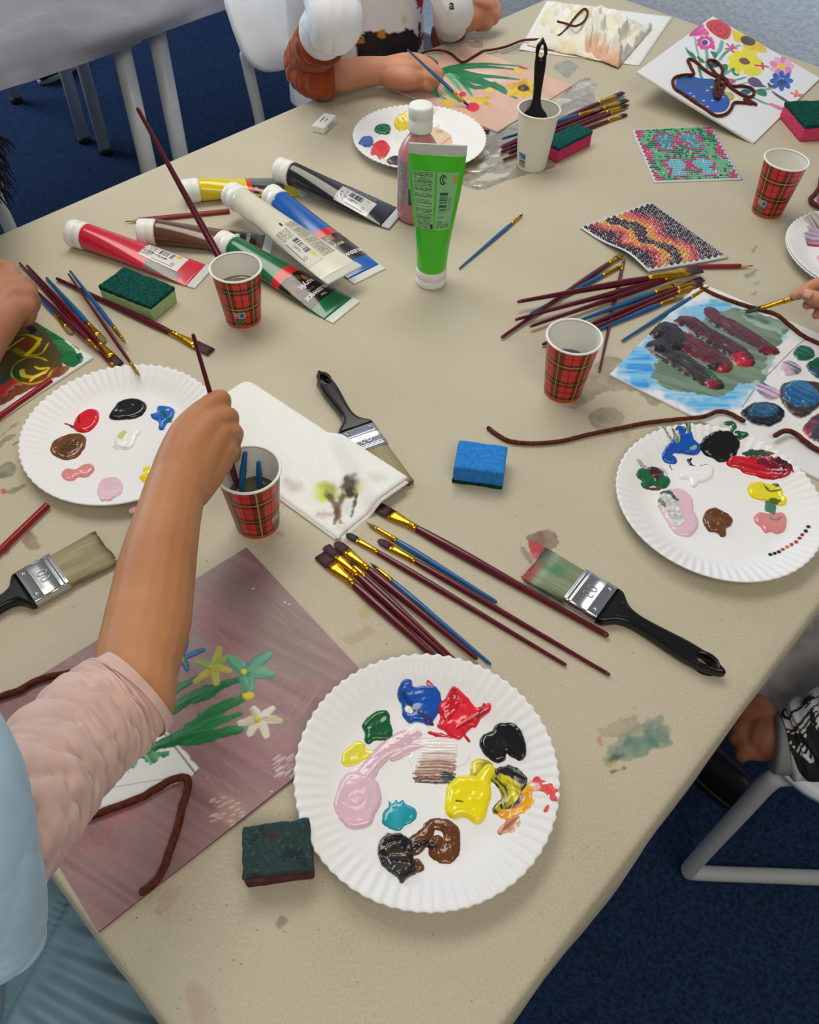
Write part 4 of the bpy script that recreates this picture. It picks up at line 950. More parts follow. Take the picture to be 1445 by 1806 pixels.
brush(*zz(zC, (850, 415), (725, 455), (350, 600)), 'blue brush threaded between maroon brushes in the right pile', col=BLU, w=.009, r1=.004, kind='filbert', bz='tan', zo=.002, group=RG)
brush(*zz(zC, (938, 398), (815, 432), (238, 686)), 'maroon brush with ragged dark bristles whose handle runs behind the tartan cup', w=.012, r1=.0042, zo=.001, group=RG)
brush(*zz(zC, (932, 418), (822, 456), (262, 704)), 'maroon flat brush with a broad gold ferrule, next to the lower blue brush', w=.013, r1=.0045, zo=.0, group=RG)
brush(*zz(zC, (852, 470), (755, 511), (470, 628)), 'teal-stained blue brush at the near side of the right pile', col=BLU, w=.010, r1=.0038, kind='filbert', bz='tan', group=RG)
brush(*zz(zC, (970, 430), (890, 483), (585, 671)), 'blue pointed brush separate from the right pile, pointing at the canvas corner', col=BLU, w=.006, r1=.0036, kind='point', bz='tan', group=RG)
brush(*zz(zC, (582, 297), (525, 328), (60, 656)), 'maroon brush with green-flecked handle crossing beneath the right pile', w=.010, r1=.0045, bz='tan', zT=.003, zE=.004, group=RG)
brush(*zz(zC, (592, 338), (507, 386), (185, 552)), 'blue brush with a gold tip crossing beneath the right pile', col=BLU, w=.006, r1=.0038, kind='point', bz='tan', group=RG)
brush(*zz(zC, (596, 312), (583, 360), (487, 806)), 'thin maroon brush lying crosswise, its end showing right of the tartan cup', w=.0045, r1=.0030, kind='flat', bz='tan', group=RG)
zD = Z(880, 120, 6.02)
FG = 'bundle of brushes behind the white cup'
brush(*zz(zD, (1325, 258), (1050, 365), (20, 840)), 'maroon brush with greenish ferrule, furthest of the bundle behind the white cup', w=.011, r1=.005, bz='dark', zo=.003, group=FG)
brush(*zz(zD, (1070, 432), (850, 500), (35, 752)), 'blue brush in the bundle behind the white cup', col=BLU, w=.009, r1=.0042, kind='filbert', bz='tan', zo=.009, group=FG)
brush(*zz(zD, (1362, 335), (1070, 405), (28, 850)), 'maroon flat brush with orange ferrule, second in the bundle behind the cup', w=.014, r1=.0046, zo=.005, bz='dark', group=FG)
brush(*zz(zD, (1368, 390), (1118, 455), (22, 888)), 'maroon brush in the middle of the bundle behind the cup', w=.009, r1=.0042, zo=.002, bz='dark', group=FG)
brush(*zz(zD, (1335, 428), (1200, 485), (100, 900)), 'slim maroon brush next to the pink sponge in the far bundle', w=.007, r1=.0040, zo=0, bz='tan', group=FG)
brush(*zz(zD, (1362, 487), (1140, 545), (45, 975)), 'maroon brush nearest the pink sponge in the far bundle, its handle end white-tipped', w=.010, r1=.0042, kind='filbert', bz='dark', zo=0, group=FG)
brush((923, 377), (904, 394), (810, 474), 'single thin blue brush lying alone right of the green tube', col=BLU, w=.0045, r1=.0030, kind='point', bz='dark')

# brushes standing in the cups
b0 = PcA+np.array([.010, .000, .010])
brush(None, None, None, 'long thick maroon brush leaning out of the left tartan cup, pointing up left', w=.012, r1=.0050, P3=(b0, W(241, 188, .215), .17))
b0 = PcB+np.array([-.010, -.004, .009])
PH = (b0, W(340, 588, .235), .2)
brush(None, None, None, 'maroon brush held upright by the foreground hand, dipped in the cup', w=.008, r1=.0037, P3=PH)
wa, wb = W(425, 864, .052), W(458, 852, .052); q1 = wa+(wa-W(433, 796, .104))*.8; q2 = wb+(wb-W(456, 813, .090))*1.1
brush(None, None, None, 'taller blue brush end standing in the cup of green water', col=BLU, w=.007, r1=.0034, blunt=1.5, P3=(q1, W(433, 796, .104), .3), group='two blue brushes standing in the cup')
brush(None, None, None, 'shorter blue brush end standing in the cup of green water', col=BLU, w=.006, r1=.0032, blunt=1.5, P3=(q2, W(456, 813, .090), .3), group='two blue brushes standing in the cup')
# ================================================================== paint tubes and bottle
capm = M('white_cap_plastic', (236, 236, 232), rough=.35, spec=.5)
clearm = M('crimp_plastic', (214, 216, 212), rough=.3, spec=.5)
labm = VC('printed_label', rough=.22, spec=.5, coat=.3)
def crimp_end(c): return M('crimp_%d_%d_%d' % c, c, rough=.3, coat=.3)
class Tube:
    def __init__(s, base, ax, nrm, L, R, Wd, name, label, col, group=None, lie=True, t0=.0, thin=.0022, endcol=None, kind='paint_tube', kink=None, drop=None, flare=.8):
        s.ax = nrmz(ax); s.n = nrmz(nrm); s.n = nrmz(s.n-s.ax*np.dot(s.n, s.ax)); s.s = np.cross(s.ax, s.n); s.base = np.asarray(base, float)
        s.L, s.R, s.Wd, s.thin, s.lie, s.flare, s.drop = L, R, Wd, thin, lie, flare, drop
        s.t = thing(kind, label, 'paint tube', (*((s.base+s.ax*L/2)[:2]), s.base[2]), group)
        n = 64; a = np.linspace(0, 2*PI, n, endpoint=False)
        ts = np.concatenate([[0, .004, .012], np.linspace(.03, 1, 40)])
        rings = [s.ring(t, a, k) for t, k in zip(ts, [.86, .96, 1]+[1]*40)]
        V, Fc = loft(rings); s.body = mo('tube_body', V, Fc, M('tube_%d_%d_%d' % col, col, rough=.2, coat=.5, spec=.5, var=.04), s.t)
        # flat crimped end
        A, B = s.P(1., -1), s.P(1., 1); c = (A+B)/2
        V, Fc = rbox(c+s.ax*.006, s.ax, s.s, s.n, .0135, s.Wd+.001, s.thin+.0006, r=.0006, seg=2); mo('crimp', V, Fc, endcol or clearm, s.t)
        # flip cap
        ch = .026; Rc = R+.0006; c0 = s.C(0)
        q = [(.0004, -ch), (Rc*.90, -ch), (Rc*.97, -ch+.0012), (Rc, -ch+.004), (Rc*1.0, -ch*.52), (Rc*.975, -ch*.50), (Rc*.975, -ch*.46), (Rc, -ch*.44), (Rc*1.0, -.003), (Rc*.96, -.001), (R*.9, .0006), (R*.5, .0006)]
        V, Fc = lathe(q, 64, c0, s.ax); mo('cap', V, Fc, capm, s.t)
    def th(s, t): return s.thin+(2*s.R-s.thin)*np.clip(1-t**1.15, 0, 1)
    def w(s, t): return 2*s.R+(s.Wd-2*s.R)*sstep(0, 1, t)**s.flare if not np.isscalar(t) else 2*s.R+(s.Wd-2*s.R)*float(sstep(0, 1, t))**s.flare
    def C(s, t):
        c = s.base+s.ax*s.L*t
        if s.lie: c = c+s.n*(s.th(t)/2)
        if s.drop: c = c+s.n*s.drop*(1-t)
        return c
    def ring(s, t, a, k=1.):
        return s.C(t)+np.outer(np.cos(a)*s.w(t)/2*k, s.s)+np.outer(np.sin(a)*s.th(t)/2*k, s.n)
    def P(s, t, q, off=0.):
        q = max(-1, min(1, q)); c = math.sqrt(max(0, 1-q*q))
        return s.C(t)+s.s*(q*s.w(t)/2*(1+(off*abs(q)*2/s.w(t))))+s.n*(c*s.th(t)/2+off)
    def band(s, t0, t1, col, name='label_band', off=.0002, slant=0.):
        n = 64; a = np.linspace(0, 2*PI, n, endpoint=False); rings = []
        for t in np.linspace(t0, t1, 14):
            r = s.C(t)+np.outer(np.cos(a)*(s.w(t)/2+off), s.s)+np.outer(np.sin(a)*(s.th(t)/2+off), s.n); rings.append(r)
        V = np.vstack(rings); mo(name, V, [tuple(f) for f in grid_faces(n, 14, True)], M('band_%d_%d_%d' % col, col, rough=.2, coat=.4), s.body)
    def patch(s, t0, t1, q0, q1, fn, name='label', off=.0004, res=.0005, mat=None):
        na = max(4, int((t1-t0)*s.L/res)); nb = max(4, int((q1-q0)*s.w((t0+t1)/2)/2/res))
        T, Q = np.linspace(t0, t1, na), np.linspace(q0, q1, nb); V = np.array([s.P(t, q, off) for t in T for q in Q])
        x = (T-t0)*s.L; y = (Q-q0)*s.w((t0+t1)/2)/2; Y, X = np.meshgrid(y, x)
        return mo(name, V, grid_faces(nb, na), mat or labm, s.body, colors=fn(X, Y, x[-1], y[-1]).reshape(-1, 3))
    def text(s, st, t, q, size, col, rot=0, bold=.0, off=.0007, name='lettering', sq=1.):
        V, Fc = text_mesh(st, size, bold); V = V*np.array([sq, 1, 1])
        if rot == 90: V = np.stack([-V[:, 1], V[:, 0], V[:, 2]], 1)
        if rot == -90: V = np.stack([V[:, 1], -V[:, 0], V[:, 2]], 1)
        if rot == 180: V = -V
        P = [s.P(t+v[1]/s.L, q+v[0]*2/s.w(t), off) for v in V]
        mo(name, P, Fc, M('ink_%d_%d_%d' % col, col, rough=.4), s.body, smooth=False)
def label_fn(bg, ink=(30, 30, 34), kind='text', seed=1):
    def fn(X, Y, Lx, Ly):                                  # X along the tube, Y across
        c = np.broadcast_to(lin(bg), X.shape+(3,)).copy()
        if kind == 'text':                                 # lines of small print across the label
            row = np.floor(X/.0021); tx = (np.sin(X/.0021*2*PI) > .1) & (vn(Y*1500, row*5.3, seed) > .36) & (Y > .001) & (Y < Ly*(.82+.15*vn(row*3.1, row*0, seed)))
            tx &= (vn(row*2.7, row*0, seed+4) > .12); c[tx] = lin(ink)
        elif kind == 'goods':                              # barcode, small square, icons, text
            u, v = X/Lx, Y/Ly
            b = (v > .10) & (v < .46) & (u > .30) & (u < .72); bars = np.sin(Y*0+X*0+vn(u*70, u*0, seed)*9) > .1
            c[b & bars] = lin(ink)
            g = (v > .55) & (v < .70) & (u > .42) & (u < .62); c[g & (vn(X*1400, Y*1400, seed+3) > .5)] = lin(ink)
            g = (np.hypot(X-Lx*.80, Y-Ly*.72) < .0028) & (np.hypot(X-Lx*.80, Y-Ly*.72) > .0018); c[g] = lin(ink)
            g = (u > .74) & (u < .86) & (v > .08) & (v < .26); c[g] = lin((222, 180, 50))
            g = (v > .86) & (v < .90) & (u > .3) & (u < .85); c[g] = lin(ink)
            row = np.floor(X/.0021); tx = (np.sin(X/.0021*2*PI) > 0) & (vn(Y*1500, row*5.3, seed) > .45) & (u < .26) & (v > .1) & (v < .9); c[tx] = lin(ink)
        return c
    return fn
def photo_fn(seed):                                        # dark picture panel: black with brown wooden shapes
    def fn(X, Y, Lx, Ly):
        k = fbm(X*60+seed*7, Y*45, seed); c = lin((18, 15, 14))*np.ones(X.shape+(3,))
        w1 = sstep(.52, .6, k)[..., None]; c = c*(1-w1)+lin((92, 58, 36))*w1
        w2 = sstep(.66, .72, fbm(X*90, Y*70+3, seed+2))[..., None]; c = c*(1-w2)+lin((160, 112, 78))*w2
        dark = ((X > Lx*.42) & (Y > Ly*.15) & (Y < Ly*.85))[..., None]; c = np.where(dark, c*.18+lin((16, 16, 17))*.8, c)
        return c
    return fn
def lying(cap, end, zc=0., ze=0., **k):
    A = W(*cap, zc+.018); B = W(*end, ze+.002); A[2] = zc; B[2] = ze
    ax = nrmz(B-A); n = nrmz(np.array([0, 0, 1])-ax*ax[2])
    return dict(base=A+ax*.012, ax=ax, nrm=n, L=np.linalg.norm(B-A)-.016, **k)
TG = 'acrylic paint tubes heaped behind the left cup'
WH, BK, RD = (240, 240, 238), (24, 24, 26), (206, 34, 30)
# brown
q = Tube(**lying((262, 410), (470, 432)), R=.0185, Wd=.054, name=0, label='brown paint tube under the white and green tubes', col=(100, 62, 38), group=TG)
q.band(.60, .67, (216, 56, 34)); q.patch(.67, .93, -.97, .97, photo_fn(3)); q.text('acrylic', .76, .12, .012, WH, bold=.0003); q.text('BLEISWIJCK', .85, -.0, .0078, WH)
# red
q = Tube(**lying((140, 415), (352, 486)), R=.019, Wd=.056, name=0, label='red paint tube with a white label, leftmost of the tubes', col=(206, 34, 62), group=TG)
q.patch(.52, .86, -.85, .40, label_fn((226, 222, 220), kind='goods', seed=4)); q.patch(.60, .90, .44, .97, label_fn((120, 116, 116), (60, 56, 58), seed=2)); q.text('250 ml', .62, -.1, .006, BK, rot=90); q.text('e', .72, -.1, .005, BK, rot=90)
# yellow
q = Tube(**lying((338, 336), (528, 328)), R=.0175, Wd=.056, name=0, label='yellow paint tube squeezed at the neck, lying behind the white tube', col=(226, 200, 12), group=TG)
q.band(.48, .53, (204, 44, 36)); q.patch(.53, .86, -.97, .3, label_fn((106, 106, 96), (60, 60, 56), seed=5)); q.patch(.53, .86, .31, .97, photo_fn(5))
# black
q = Tube(**lying((502, 303), (692, 383), zc=.012, ze=.002), R=.0185, Wd=.058, name=0, label='black paint tube furthest right, its cap resting on the yellow tube', col=(28, 31, 36), group=TG, endcol=crimp_end((190, 194, 198)))
q.patch(.50, .84, -.35, .93, label_fn((206, 208, 212), kind='goods', seed=8)); q.patch(.52, .82, -.93, -.42, label_fn((92, 96, 104), (40, 42, 48), seed=6)); q.band(.485, .50, (28, 30, 34)); q.text('250 ml e', .60, .45, .0068, BK, rot=-90); q.patch(.50, .53, .6, .93, label_fn((206, 50, 40), kind='x'))
# blue
q = Tube(**lying((487, 352), (646, 482), zc=0), R=.0185, Wd=.058, name=0, label='blue paint tube under the white tube, its crimped end to the right', col=(16, 92, 178), group=TG)
q.band(.50, .57, RD); q.patch(.57, .86, -.97, .97, photo_fn(7)); q.text('BLEISWIJCK', .80, -.15, .0092, WH, bold=.0002); q.text('acrylic', .69, 0, .010, WH)
# green
q = Tube(**lying((402, 434), (603, 546)), R=.0185, Wd=.060, name=0, label='green paint tube nearest the camera, half behind the left tartan cup', col=(14, 108, 64), group=TG)
q.band(.47, .55, RD); q.patch(.55, .86, -.97, .97, photo_fn(9)); q.text('BLEISWIJCK', .785, -.02, .0086, WH, bold=.0003); q.text('Van', .835, -.2, .0070, WH); q.text('acrylic', .69, -.1, .0115, WH, bold=.0003); q.text('AND INK', .74, 0, .0034, (150, 150, 150))
# white
q = Tube(**lying((418, 350), (602, 480), zc=.022, ze=.032), R=.019, Wd=.062, name=0, label='cream white paint tube lying on top of the blue and brown tubes', col=(222, 218, 200), group=TG, endcol=crimp_end((206, 204, 196)))
q.patch(.50, .86, .05, .93, label_fn((206, 204, 192), kind='goods', seed=11)); q.patch(.46, .84, -.80, -.05, label_fn((196, 190, 172), (86, 84, 80), seed=12)); q.patch(.44, .47, .1, .22, label_fn((22, 22, 22), kind='x'))
# standing neon green
b = W(760, 497, 0)
q = Tube(base=b+np.array([0, 0, .026]), ax=(0, 0, 1), nrm=(-.02, -1, 0), L=.166, R=.0215, Wd=.073, name=0, label='neon green paint tube standing upright on its white cap', col=(62, 196, 22), lie=False, endcol=M('milky_crimp', (196, 200, 196), rough=.3, coat=.3), flare=1.0)
q.s = nrmz(np.cross(q.ax, q.n))
def gl(bg, kind, seed):
    return label_fn(bg, (28, 60, 34), kind, seed)
q.patch(.40, .87, -.86, -.04, gl((132, 196, 134), 'text', 3), res=.0004); q.patch(.40, .87, .04, .80, gl((132, 196, 134), 'x', 5))
def bars(X, Y, Lx, Ly): c = np.broadcast_to(lin((132, 196, 134)), X.shape+(3,)).copy(); c[np.sin(vn(X*900, X*0, 4)*14) > .2] = lin((24, 70, 40)); return c
q.patch(.54, .72, .18, .50, bars, name='barcode', off=.0006, res=.0004)
q.patch(.41, .45, -.16, -.06, label_fn((14, 18, 14), kind='x'), name='print_mark', off=.0006)
q.patch(.79, .84, .62, .80, label_fn((190, 160, 20), kind='x'), name='print_mark', off=.0006); q.patch(.42, .48, .08, .74, gl((132, 196, 134), 'text', 9), name='small_print', off=.0006, res=.0004)
q.text('32 17 273', .62, .60, .004, (24, 70, 40), rot=90); q.text('240227', .51, .30, .003, (24, 70, 40))
V, Fc = sweep(smooth_path([q.P(.81+.035*math.sin(k), .26+.11*math.cos(k)*1., .0007) for k in np.linspace(.3, 5.6, 14)], 40), .0007, 6, up=(0, 1, 0)); mo('recycling_mark', V, Fc, M('ink_18_60_34', (18, 60, 34)), q.body)
V, Fc = sweep([q.P(.84, .27, .0007), q.P(.81, .24, .0007), q.P(.785, .30, .0007)], .0007, 6, up=(0, 1, 0)); mo('recycling_mark', V, Fc, MATS['ink_18_60_34'], q.body)

# pink bottle behind it
b = W(736, 384, 0)
t = thing('paint_bottle', 'pink paint bottle with white flip cap standing behind the neon green tube', 'bottle', b)
def oval(prof, kx, ky, n=64):
    a = np.linspace(0, 2*PI, n, endpoint=False)
    return loft([np.stack([b[0]+r*kx(z)*np.cos(a), b[1]+r*ky(z)*np.sin(a), np.full(n, b[2]+z)], 1) for r, z in prof])
kx = lambda z: 1+.12*float(sstep(.165, .10, z)); ky = lambda z: 1-.10*float(sstep(.165, .10, z))
V, Fc = oval([(.0005, .001), (.022, 0), (.0265, .002), (.0282, .008), (.0282, .05), (.0282, .100), (.0275, .108), (.024, .118), (.0175, .130), (.0135, .136), (.0125, .140), (.0125, .146)], kx, ky); mo('bottle_body', V, Fc, M('pink_bottle', (202, 134, 138), rough=.3, coat=.3, sub=.0), t)
V, Fc = lathe([(.0135, .140), (.0172, .1405), (.0176, .143), (.0176, .157), (.0168, .158), (.0168, .1592), (.0176, .160), (.0176, .172), (.0168, .1755), (.014, .177), (.0004, .1765)], 56, b); mo('flip_cap', V, Fc, capm, t)
a = np.linspace(PI+.15, 2*PI-.15, 90); zs = np.linspace(.035, .098, 90); A, Zz = np.meshgrid(a, zs); kk = np.vectorize(kx)(Zz); ky_ = np.vectorize(ky)(Zz)
V = np.stack([b[0]+.0286*kk*np.cos(A), b[1]+.0286*ky_*np.sin(A), Zz], -1).reshape(-1, 3)
cc = np.broadcast_to(lin((176, 160, 164)), A.shape+(3,)).copy(); tx = (np.sin(A*90) > .2) & (vn(Zz*900, np.floor(A*14)*3, 2) > .4) & (A < PI+1.0); cc[tx] = lin((96, 92, 104)); g = (A > PI+1.1) & (Zz < .06) & (A < PI+1.9); cc[g] = lin((70, 66, 74))
mo('label', V, grid_faces(90, 90), labm, t, colors=cc.reshape(-1, 3))

# ================================================================== sponges
def sponge(corners, label, scol, pcol, h=.032, pad=.006, under=False, rot=None, dirty=False, flip=False, zp=None):
    """corners: pixels of the TOP face, going round"""
    Q = np.array([W(*c, h) for c in corners]); c = Q.mean(0)
    a = nrmz((Q[1]-Q[0]) + (Q[2]-Q[3])); a[2] = 0; a = nrmz(a); bb = np.array([-a[1], a[0], 0])
    sx = abs(((Q[1]-Q[0])@a+(Q[2]-Q[3])@a)/2); sy = abs(((Q[3]-Q[0])@bb+(Q[2]-Q[1])@bb)/2)
    t = thing('scouring_sponge', label, 'sponge', (c[0], c[1], 0))
    fo = M('foam_%d_%d_%d' % scol, scol, rough=.9, bump=.8, bscale=500, var=.12, vscale=300, spec=.15, bdist=.0012) if not dirty else dirty
    pa = M('pad_%d_%d_%d' % pcol, pcol, rough=.95, bump=1., bscale=320, var=.35, vscale=260, spec=.1, bdist=.003)
    if isinstance(dirty, bpy.types.Material): pass
    z0, z1 = (0, h-pad) if not under else (pad, h)
    V, Fc = rbox((c[0], c[1], (z0+z1)/2), a, bb, (0, 0, 1), sx, sy, z1-z0, r=.0028, seg=3, noise=.0006, cuts=6); mo('foam_block', V, Fc, fo, t)
    z0, z1 = (h-pad, h) if not under else (0, pad)
    V, Fc = rbox((c[0], c[1], (z0+z1)/2), a, bb, (0, 0, 1), sx*1.005, sy*1.005, pad, r=.0015, seg=2, noise=.0012, cuts=14); mo('scouring_pad', V, Fc, pa if not zp else zp, t)
    return t
sponge([(180, 500), (220, 468), (306, 507), (258, 545)], 'pale green sponge with a dark green pad between the cup and the left brushes', (168, 196, 140), (24, 78, 70), h=.026)
sponge([(964, 255), (1008, 214), (1053, 232), (978, 262)][0:0] or [(967, 248), (1012, 213), (1053, 234), (977, 259)], 'pink sponge with a dark green pad beside the plain white cup', (206, 62, 104), (28, 84, 80), h=.027)
sponge([(1391, 178), (1475, 176), (1500, 218), (1415, 222)], 'pink sponge with a green pad touching the flower picture at the right edge', (214, 74, 110), (22, 78, 68), h=.030)
sponge([(813, 776), (900, 786), (886, 836), (797, 822)], 'bright blue half sponge standing alone in the middle of the paper', (48, 132, 212), (20, 60, 50), h=.028, pad=.005, under=True)
# grubby dark sponge: foam stained with paint
def stained(base, spots, nm):
    m, nt, b = _nodes(nm); N = nt.nodes; L = nt.links; tc = N.new('ShaderNodeTexCoord'); last = None
    prev = (*lin(base), 1)
    for k, (col, sc_, th) in enumerate(spots):
        nz = N.new('ShaderNodeTexNoise'); nz.noise_dimensions = '4D'; nz.inputs['W'].default_value = k*3.7; nz.inputs['Scale'].default_value = sc_; nz.inputs['Detail'].default_value = 4; L.new(tc.outputs['Object'], nz.inputs['Vector'])
        r = N.new('ShaderNodeMapRange'); r.inputs[1].default_value = th; r.inputs[2].default_value = th+.09; L.new(nz.outputs['Fac'], r.inputs[0])
        mx = N.new('ShaderNodeMix'); mx.data_type = 'RGBA'; L.new(r.outputs[0], mx.inputs[0])
        if last: L.new(last, mx.inputs[6])
        else: mx.inputs[6].default_value = prev
        mx.inputs[7].default_value = (*lin(col), 1); last = mx.outputs[2]
    L.new(last, b.inputs['Base Color']); b.inputs['Roughness'].default_value = .9
    nz = N.new('ShaderNodeTexNoise'); nz.inputs['Scale'].default_value = 420; nz.inputs['Detail'].default_value = 4; L.new(tc.outputs['Object'], nz.inputs['Vector'])
    bp = N.new('ShaderNodeBump'); bp.inputs['Strength'].default_value = 1; bp.inputs['Distance'].default_value = .003; L.new(nz.outputs['Fac'], bp.inputs['Height']); L.new(bp.outputs[0], b.inputs['Normal'])
    return m
sponge([(423, 1460), (545, 1441), (553, 1535), (432, 1548)], 'grubby dark green sponge with maroon-stained foam left of the nearest plate', (90, 36, 40), (36, 66, 62), h=.027, pad=.005,
       dirty=stained((78, 28, 36), [((110, 50, 40), 60, .5), ((46, 20, 40), 90, .55), ((150, 70, 60), 130, .66)], 'stained_foam'),
       zp=stained((34, 62, 60), [((26, 40, 44), 55, .5), ((58, 84, 78), 300, .55), ((84, 36, 50), 40, .62), ((150, 110, 60), 260, .74)], 'stained_pad'))
f = None

# eraser
cs = [W(550, 225, .012), W(560, 232, .012)]
t = thing('eraser', 'white block eraser left of the far plate', 'eraser', (*W(574, 219, 0)[:2], 0))
A, B = W(553, 224, .012), W(580, 197, .012); ax = nrmz(B-A); ay = np.cross([0, 0, 1], ax); ce = W(572, 212, .012); ce[2] = .0062
V, Fc = rbox(ce, ax, ay, (0, 0, 1), .052, .024, .012, r=.002); mo('eraser_block', V, Fc, M('eraser_white', (232, 230, 224), rough=.6), t)
for (st, off, sz) in (('PLASTIC', .004, .0052), ('eraser', -.003, .0042)):
    V, Fc = text_mesh(st, sz, .0001); P = [ce+ax*(v[0]+.002)+ay*(v[1]+off)+np.array([0, 0, .00635]) for v in V]; mo('print', P, Fc, M('ink_eraser', (60, 66, 80)), t, smooth=False)
V, Fc = text_mesh('ERASER', .006, .0001); P = [ce+ax*v[0]-ay*.0122+np.array([0, 0, v[1]]) for v in V]; mo('print', P, Fc, M('ink_eraser2', (140, 140, 146)), t, smooth=False)

# ================================================================== wide flat brushes
bkp = M('black_gloss_plastic', (10, 11, 13), rough=.25, coat=.1, spec=.4)
steelm = M('ferrule_steel', (200, 202, 204), rough=.22, metal=1., bump=.1, bscale=60, bdist=.001)
def wide_brush(tip, f0, f1, end, label, w=.05, zo=.0, num='50', flip=False, bcol=None, P3=None, up=(0, 0, 1), th=.014, cols=None, splay=1.12):
    if P3: T3, A3, B3, E3 = [np.array(q, float) for q in P3]
    else: T3, A3, B3, E3 = W(*tip, zo+.005), W(*f0, zo+th/2), W(*f1, zo+th/2), W(*end, zo+.008)
    ax = nrmz(E3-T3); upv = np.asarray(up, float); S = nrmz(np.cross(ax, upv)); U = np.cross(S, ax); L = np.linalg.norm(E3-T3)
    a1 = (A3-T3)@ax; b1 = (B3-T3)@ax
    t = thing('flat_paint_brush', label, 'brush', ((T3+E3)/2*np.array([1, 1, 0 if not P3 else 1])), 'wide flat brushes with black plastic handles')
    # bristles: a solid tapering block with strand grooves
    nb = 120; rings = []
    a = np.linspace(0, 2*PI, nb*2, endpoint=False); cx = np.sign(np.cos(a))*np.abs(np.cos(a))**.35; cy = np.sign(np.sin(a))*np.abs(np.sin(a))**.7
    ds = np.linspace(0, a1+.002, 26)
    for d in ds:
        k = d/a1; ww = w/2*(.97*splay*(1-k)+.97*k); hh = th/2*(.30*(1-k)+.9*k)
        groove = 1+.10*(1-k*.5)*(vn(cx*40, d*30+cy, 4)-.5)*2
        jag = (vn(cx*28+3, cy*1.5, 9)-.5)*.006*(1-k)**3
        lift = (0 if P3 else -(1-k)*(th/2-.003))*0
        rings.append(T3+np.outer(d-jag, ax)+np.outer(cx*ww, S)+np.outer(cy*hh*groove, U)+U*lift)
    V, Fc = loft(rings); X = V-T3; d = X@ax; s_ = X@S
    c = cols(d, s_, a1) if cols else None
    if c is None:
        k = vn(s_*1600, d*14, 5)[:, None]*.6+fbm(s_*300, d*20, 2)[:, None]*.4
        c = lin((108, 98, 66))*(1-k)+lin((176, 164, 118))*k
        e = sstep(.012, 0., d+.004*vn(s_*400, d*0, 3))[:, None]; c = c*(1-e*.8)+lin((84, 40, 26))*e*.8
    mo('bristles', V, Fc, VC('flat_bristles', rough=.5, bump=.5, bscale=300, bdist=.0008), t, colors=c)
    # ferrule
    def rr(d, ww, hh, n=48, p=.28):
        a = np.linspace(0, 2*PI, n, endpoint=False); return T3+ax*d+np.outer(np.sign(np.cos(a))*np.abs(np.cos(a))**p*ww, S)+np.outer(np.sign(np.sin(a))*np.abs(np.sin(a))**p*hh, U)
    fl = b1-a1; R = []
    for k, m in ((0, .99), (.01, 1.0), (.05, 1.0), (.07, 1.025), (.10, 1.025), (.12, 1.), (.17, 1.), (.19, 1.025), (.22, 1.025), (.24, 1.), (.66, 1.), (.68, 1.02), (.71, 1.02), (.73, 1.), (.97, 1), (1., .99)):
        R.append(rr(a1+fl*k, w/2*m, th/2*(1+(m-1)*3)))
    V, Fc = loft(R); fe = mo('ferrule', V, Fc, steelm, t)
    V, Fc = text_mesh(num, .017, -.0003)
    P = [T3+ax*(a1+fl*.45-(v[1])*(1 if not flip else -1))+S*(v[0])*(-1 if not flip else 1)*-1+U*(th/2+.0006+(0)) for v in V]
    mo('embossed_number', P, Fc, M('emboss_steel', (150, 152, 156), rough=.3, metal=1.), fe, smooth=False)
    for sg in (-1, 1):
        V, Fc = lathe([(.0016, 0), (.0022, .0002), (.0020, .0009), (.0003, .0012)], 16, T3+ax*(a1+fl*.86)+S*sg*w*.33+U*(th/2-.0001), U); mo('rivet', V, Fc, steelm, fe)
    # handle with hanging hole
    HL = L-b1
    o = [(0, 1.0), (.012, 1.0), (.03, .99), (.06, .93), (.10, .72), (.14, .52), (.19, .40), (.26, .33), (.36, .33), (.50, .38), (.62, .43), (.72, .44), (.82, .40), (.90, .30), (.96, .17), (.99, .07), (1.0, 0)]
    up_ = smooth_path([(k*HL, m*w/2) for k, m in o], 60); dn = up_[::-1][1:]*np.array([1, -1]); out = np.vstack([up_, dn])
    hc = HL*.84; hole = [(hc+.0095*math.cos(q), .0052*math.sin(q)) for q in np.linspace(0, 2*PI, 28, endpoint=False)]
    V, Fc = outline_solid([out, hole], th*.92, .0036)
    P = T3+np.outer(V[:, 0]+b1, ax)+np.outer(V[:, 1], S)+np.outer(V[:, 2], U)
    mo('handle', P, Fc, bkp, t)
    ridge = []
    for sg in (-1, 1):
        pp = smooth_path([(HL*.10, .20*w*sg), (HL*.2, .10*w*sg), (HL*.4, .085*w*sg), (HL*.6, .11*w*sg), (HL*.74, .10*w*sg)], 30)
        ridge.append(sweep([T3+ax*(x+b1)+S*y+U*(th*.46-.0004) for x, y in pp], .0009, 8, up=U))
    V, Fc = join(ridge); mo('handle_ridge', V, Fc, bkp, t)
    return t
def greenish(d, s, a1):
    k = vn(s*1600, d*14, 5)[:, None]; c = lin((92, 104, 78))*(1-k)+lin((140, 150, 112))*k
    g = np.exp(-(((d-.022)/.012)**2+((s+.004)/.010)**2))[:, None]; c = c*(1-g*.9)+lin((20, 120, 66))*g*.9
    g = (sstep(.016, .002, d)*sstep(-.012, .012, s*1))[:, None]; c = c*(1-g)+lin((150, 46, 46))*g
    g = (sstep(.014, .0, d)*sstep(.004, -.012, s))[:, None]; c = c*(1-g*.9)+lin((40, 56, 46))*g*.9
    g = np.exp(-((d-.014)/.004)**2)[:, None]*.5*vn(s*700, d*30, 8)[:, None]; c = c*(1-g)+lin((186, 200, 190))*g
    return c
wide_brush((944, 994), (1018, 1026), (1073, 1063), (1279, 1190), 'wide black-handled brush at the right, bristles stained green and red', w=.047, num='50', flip=True, cols=greenish)
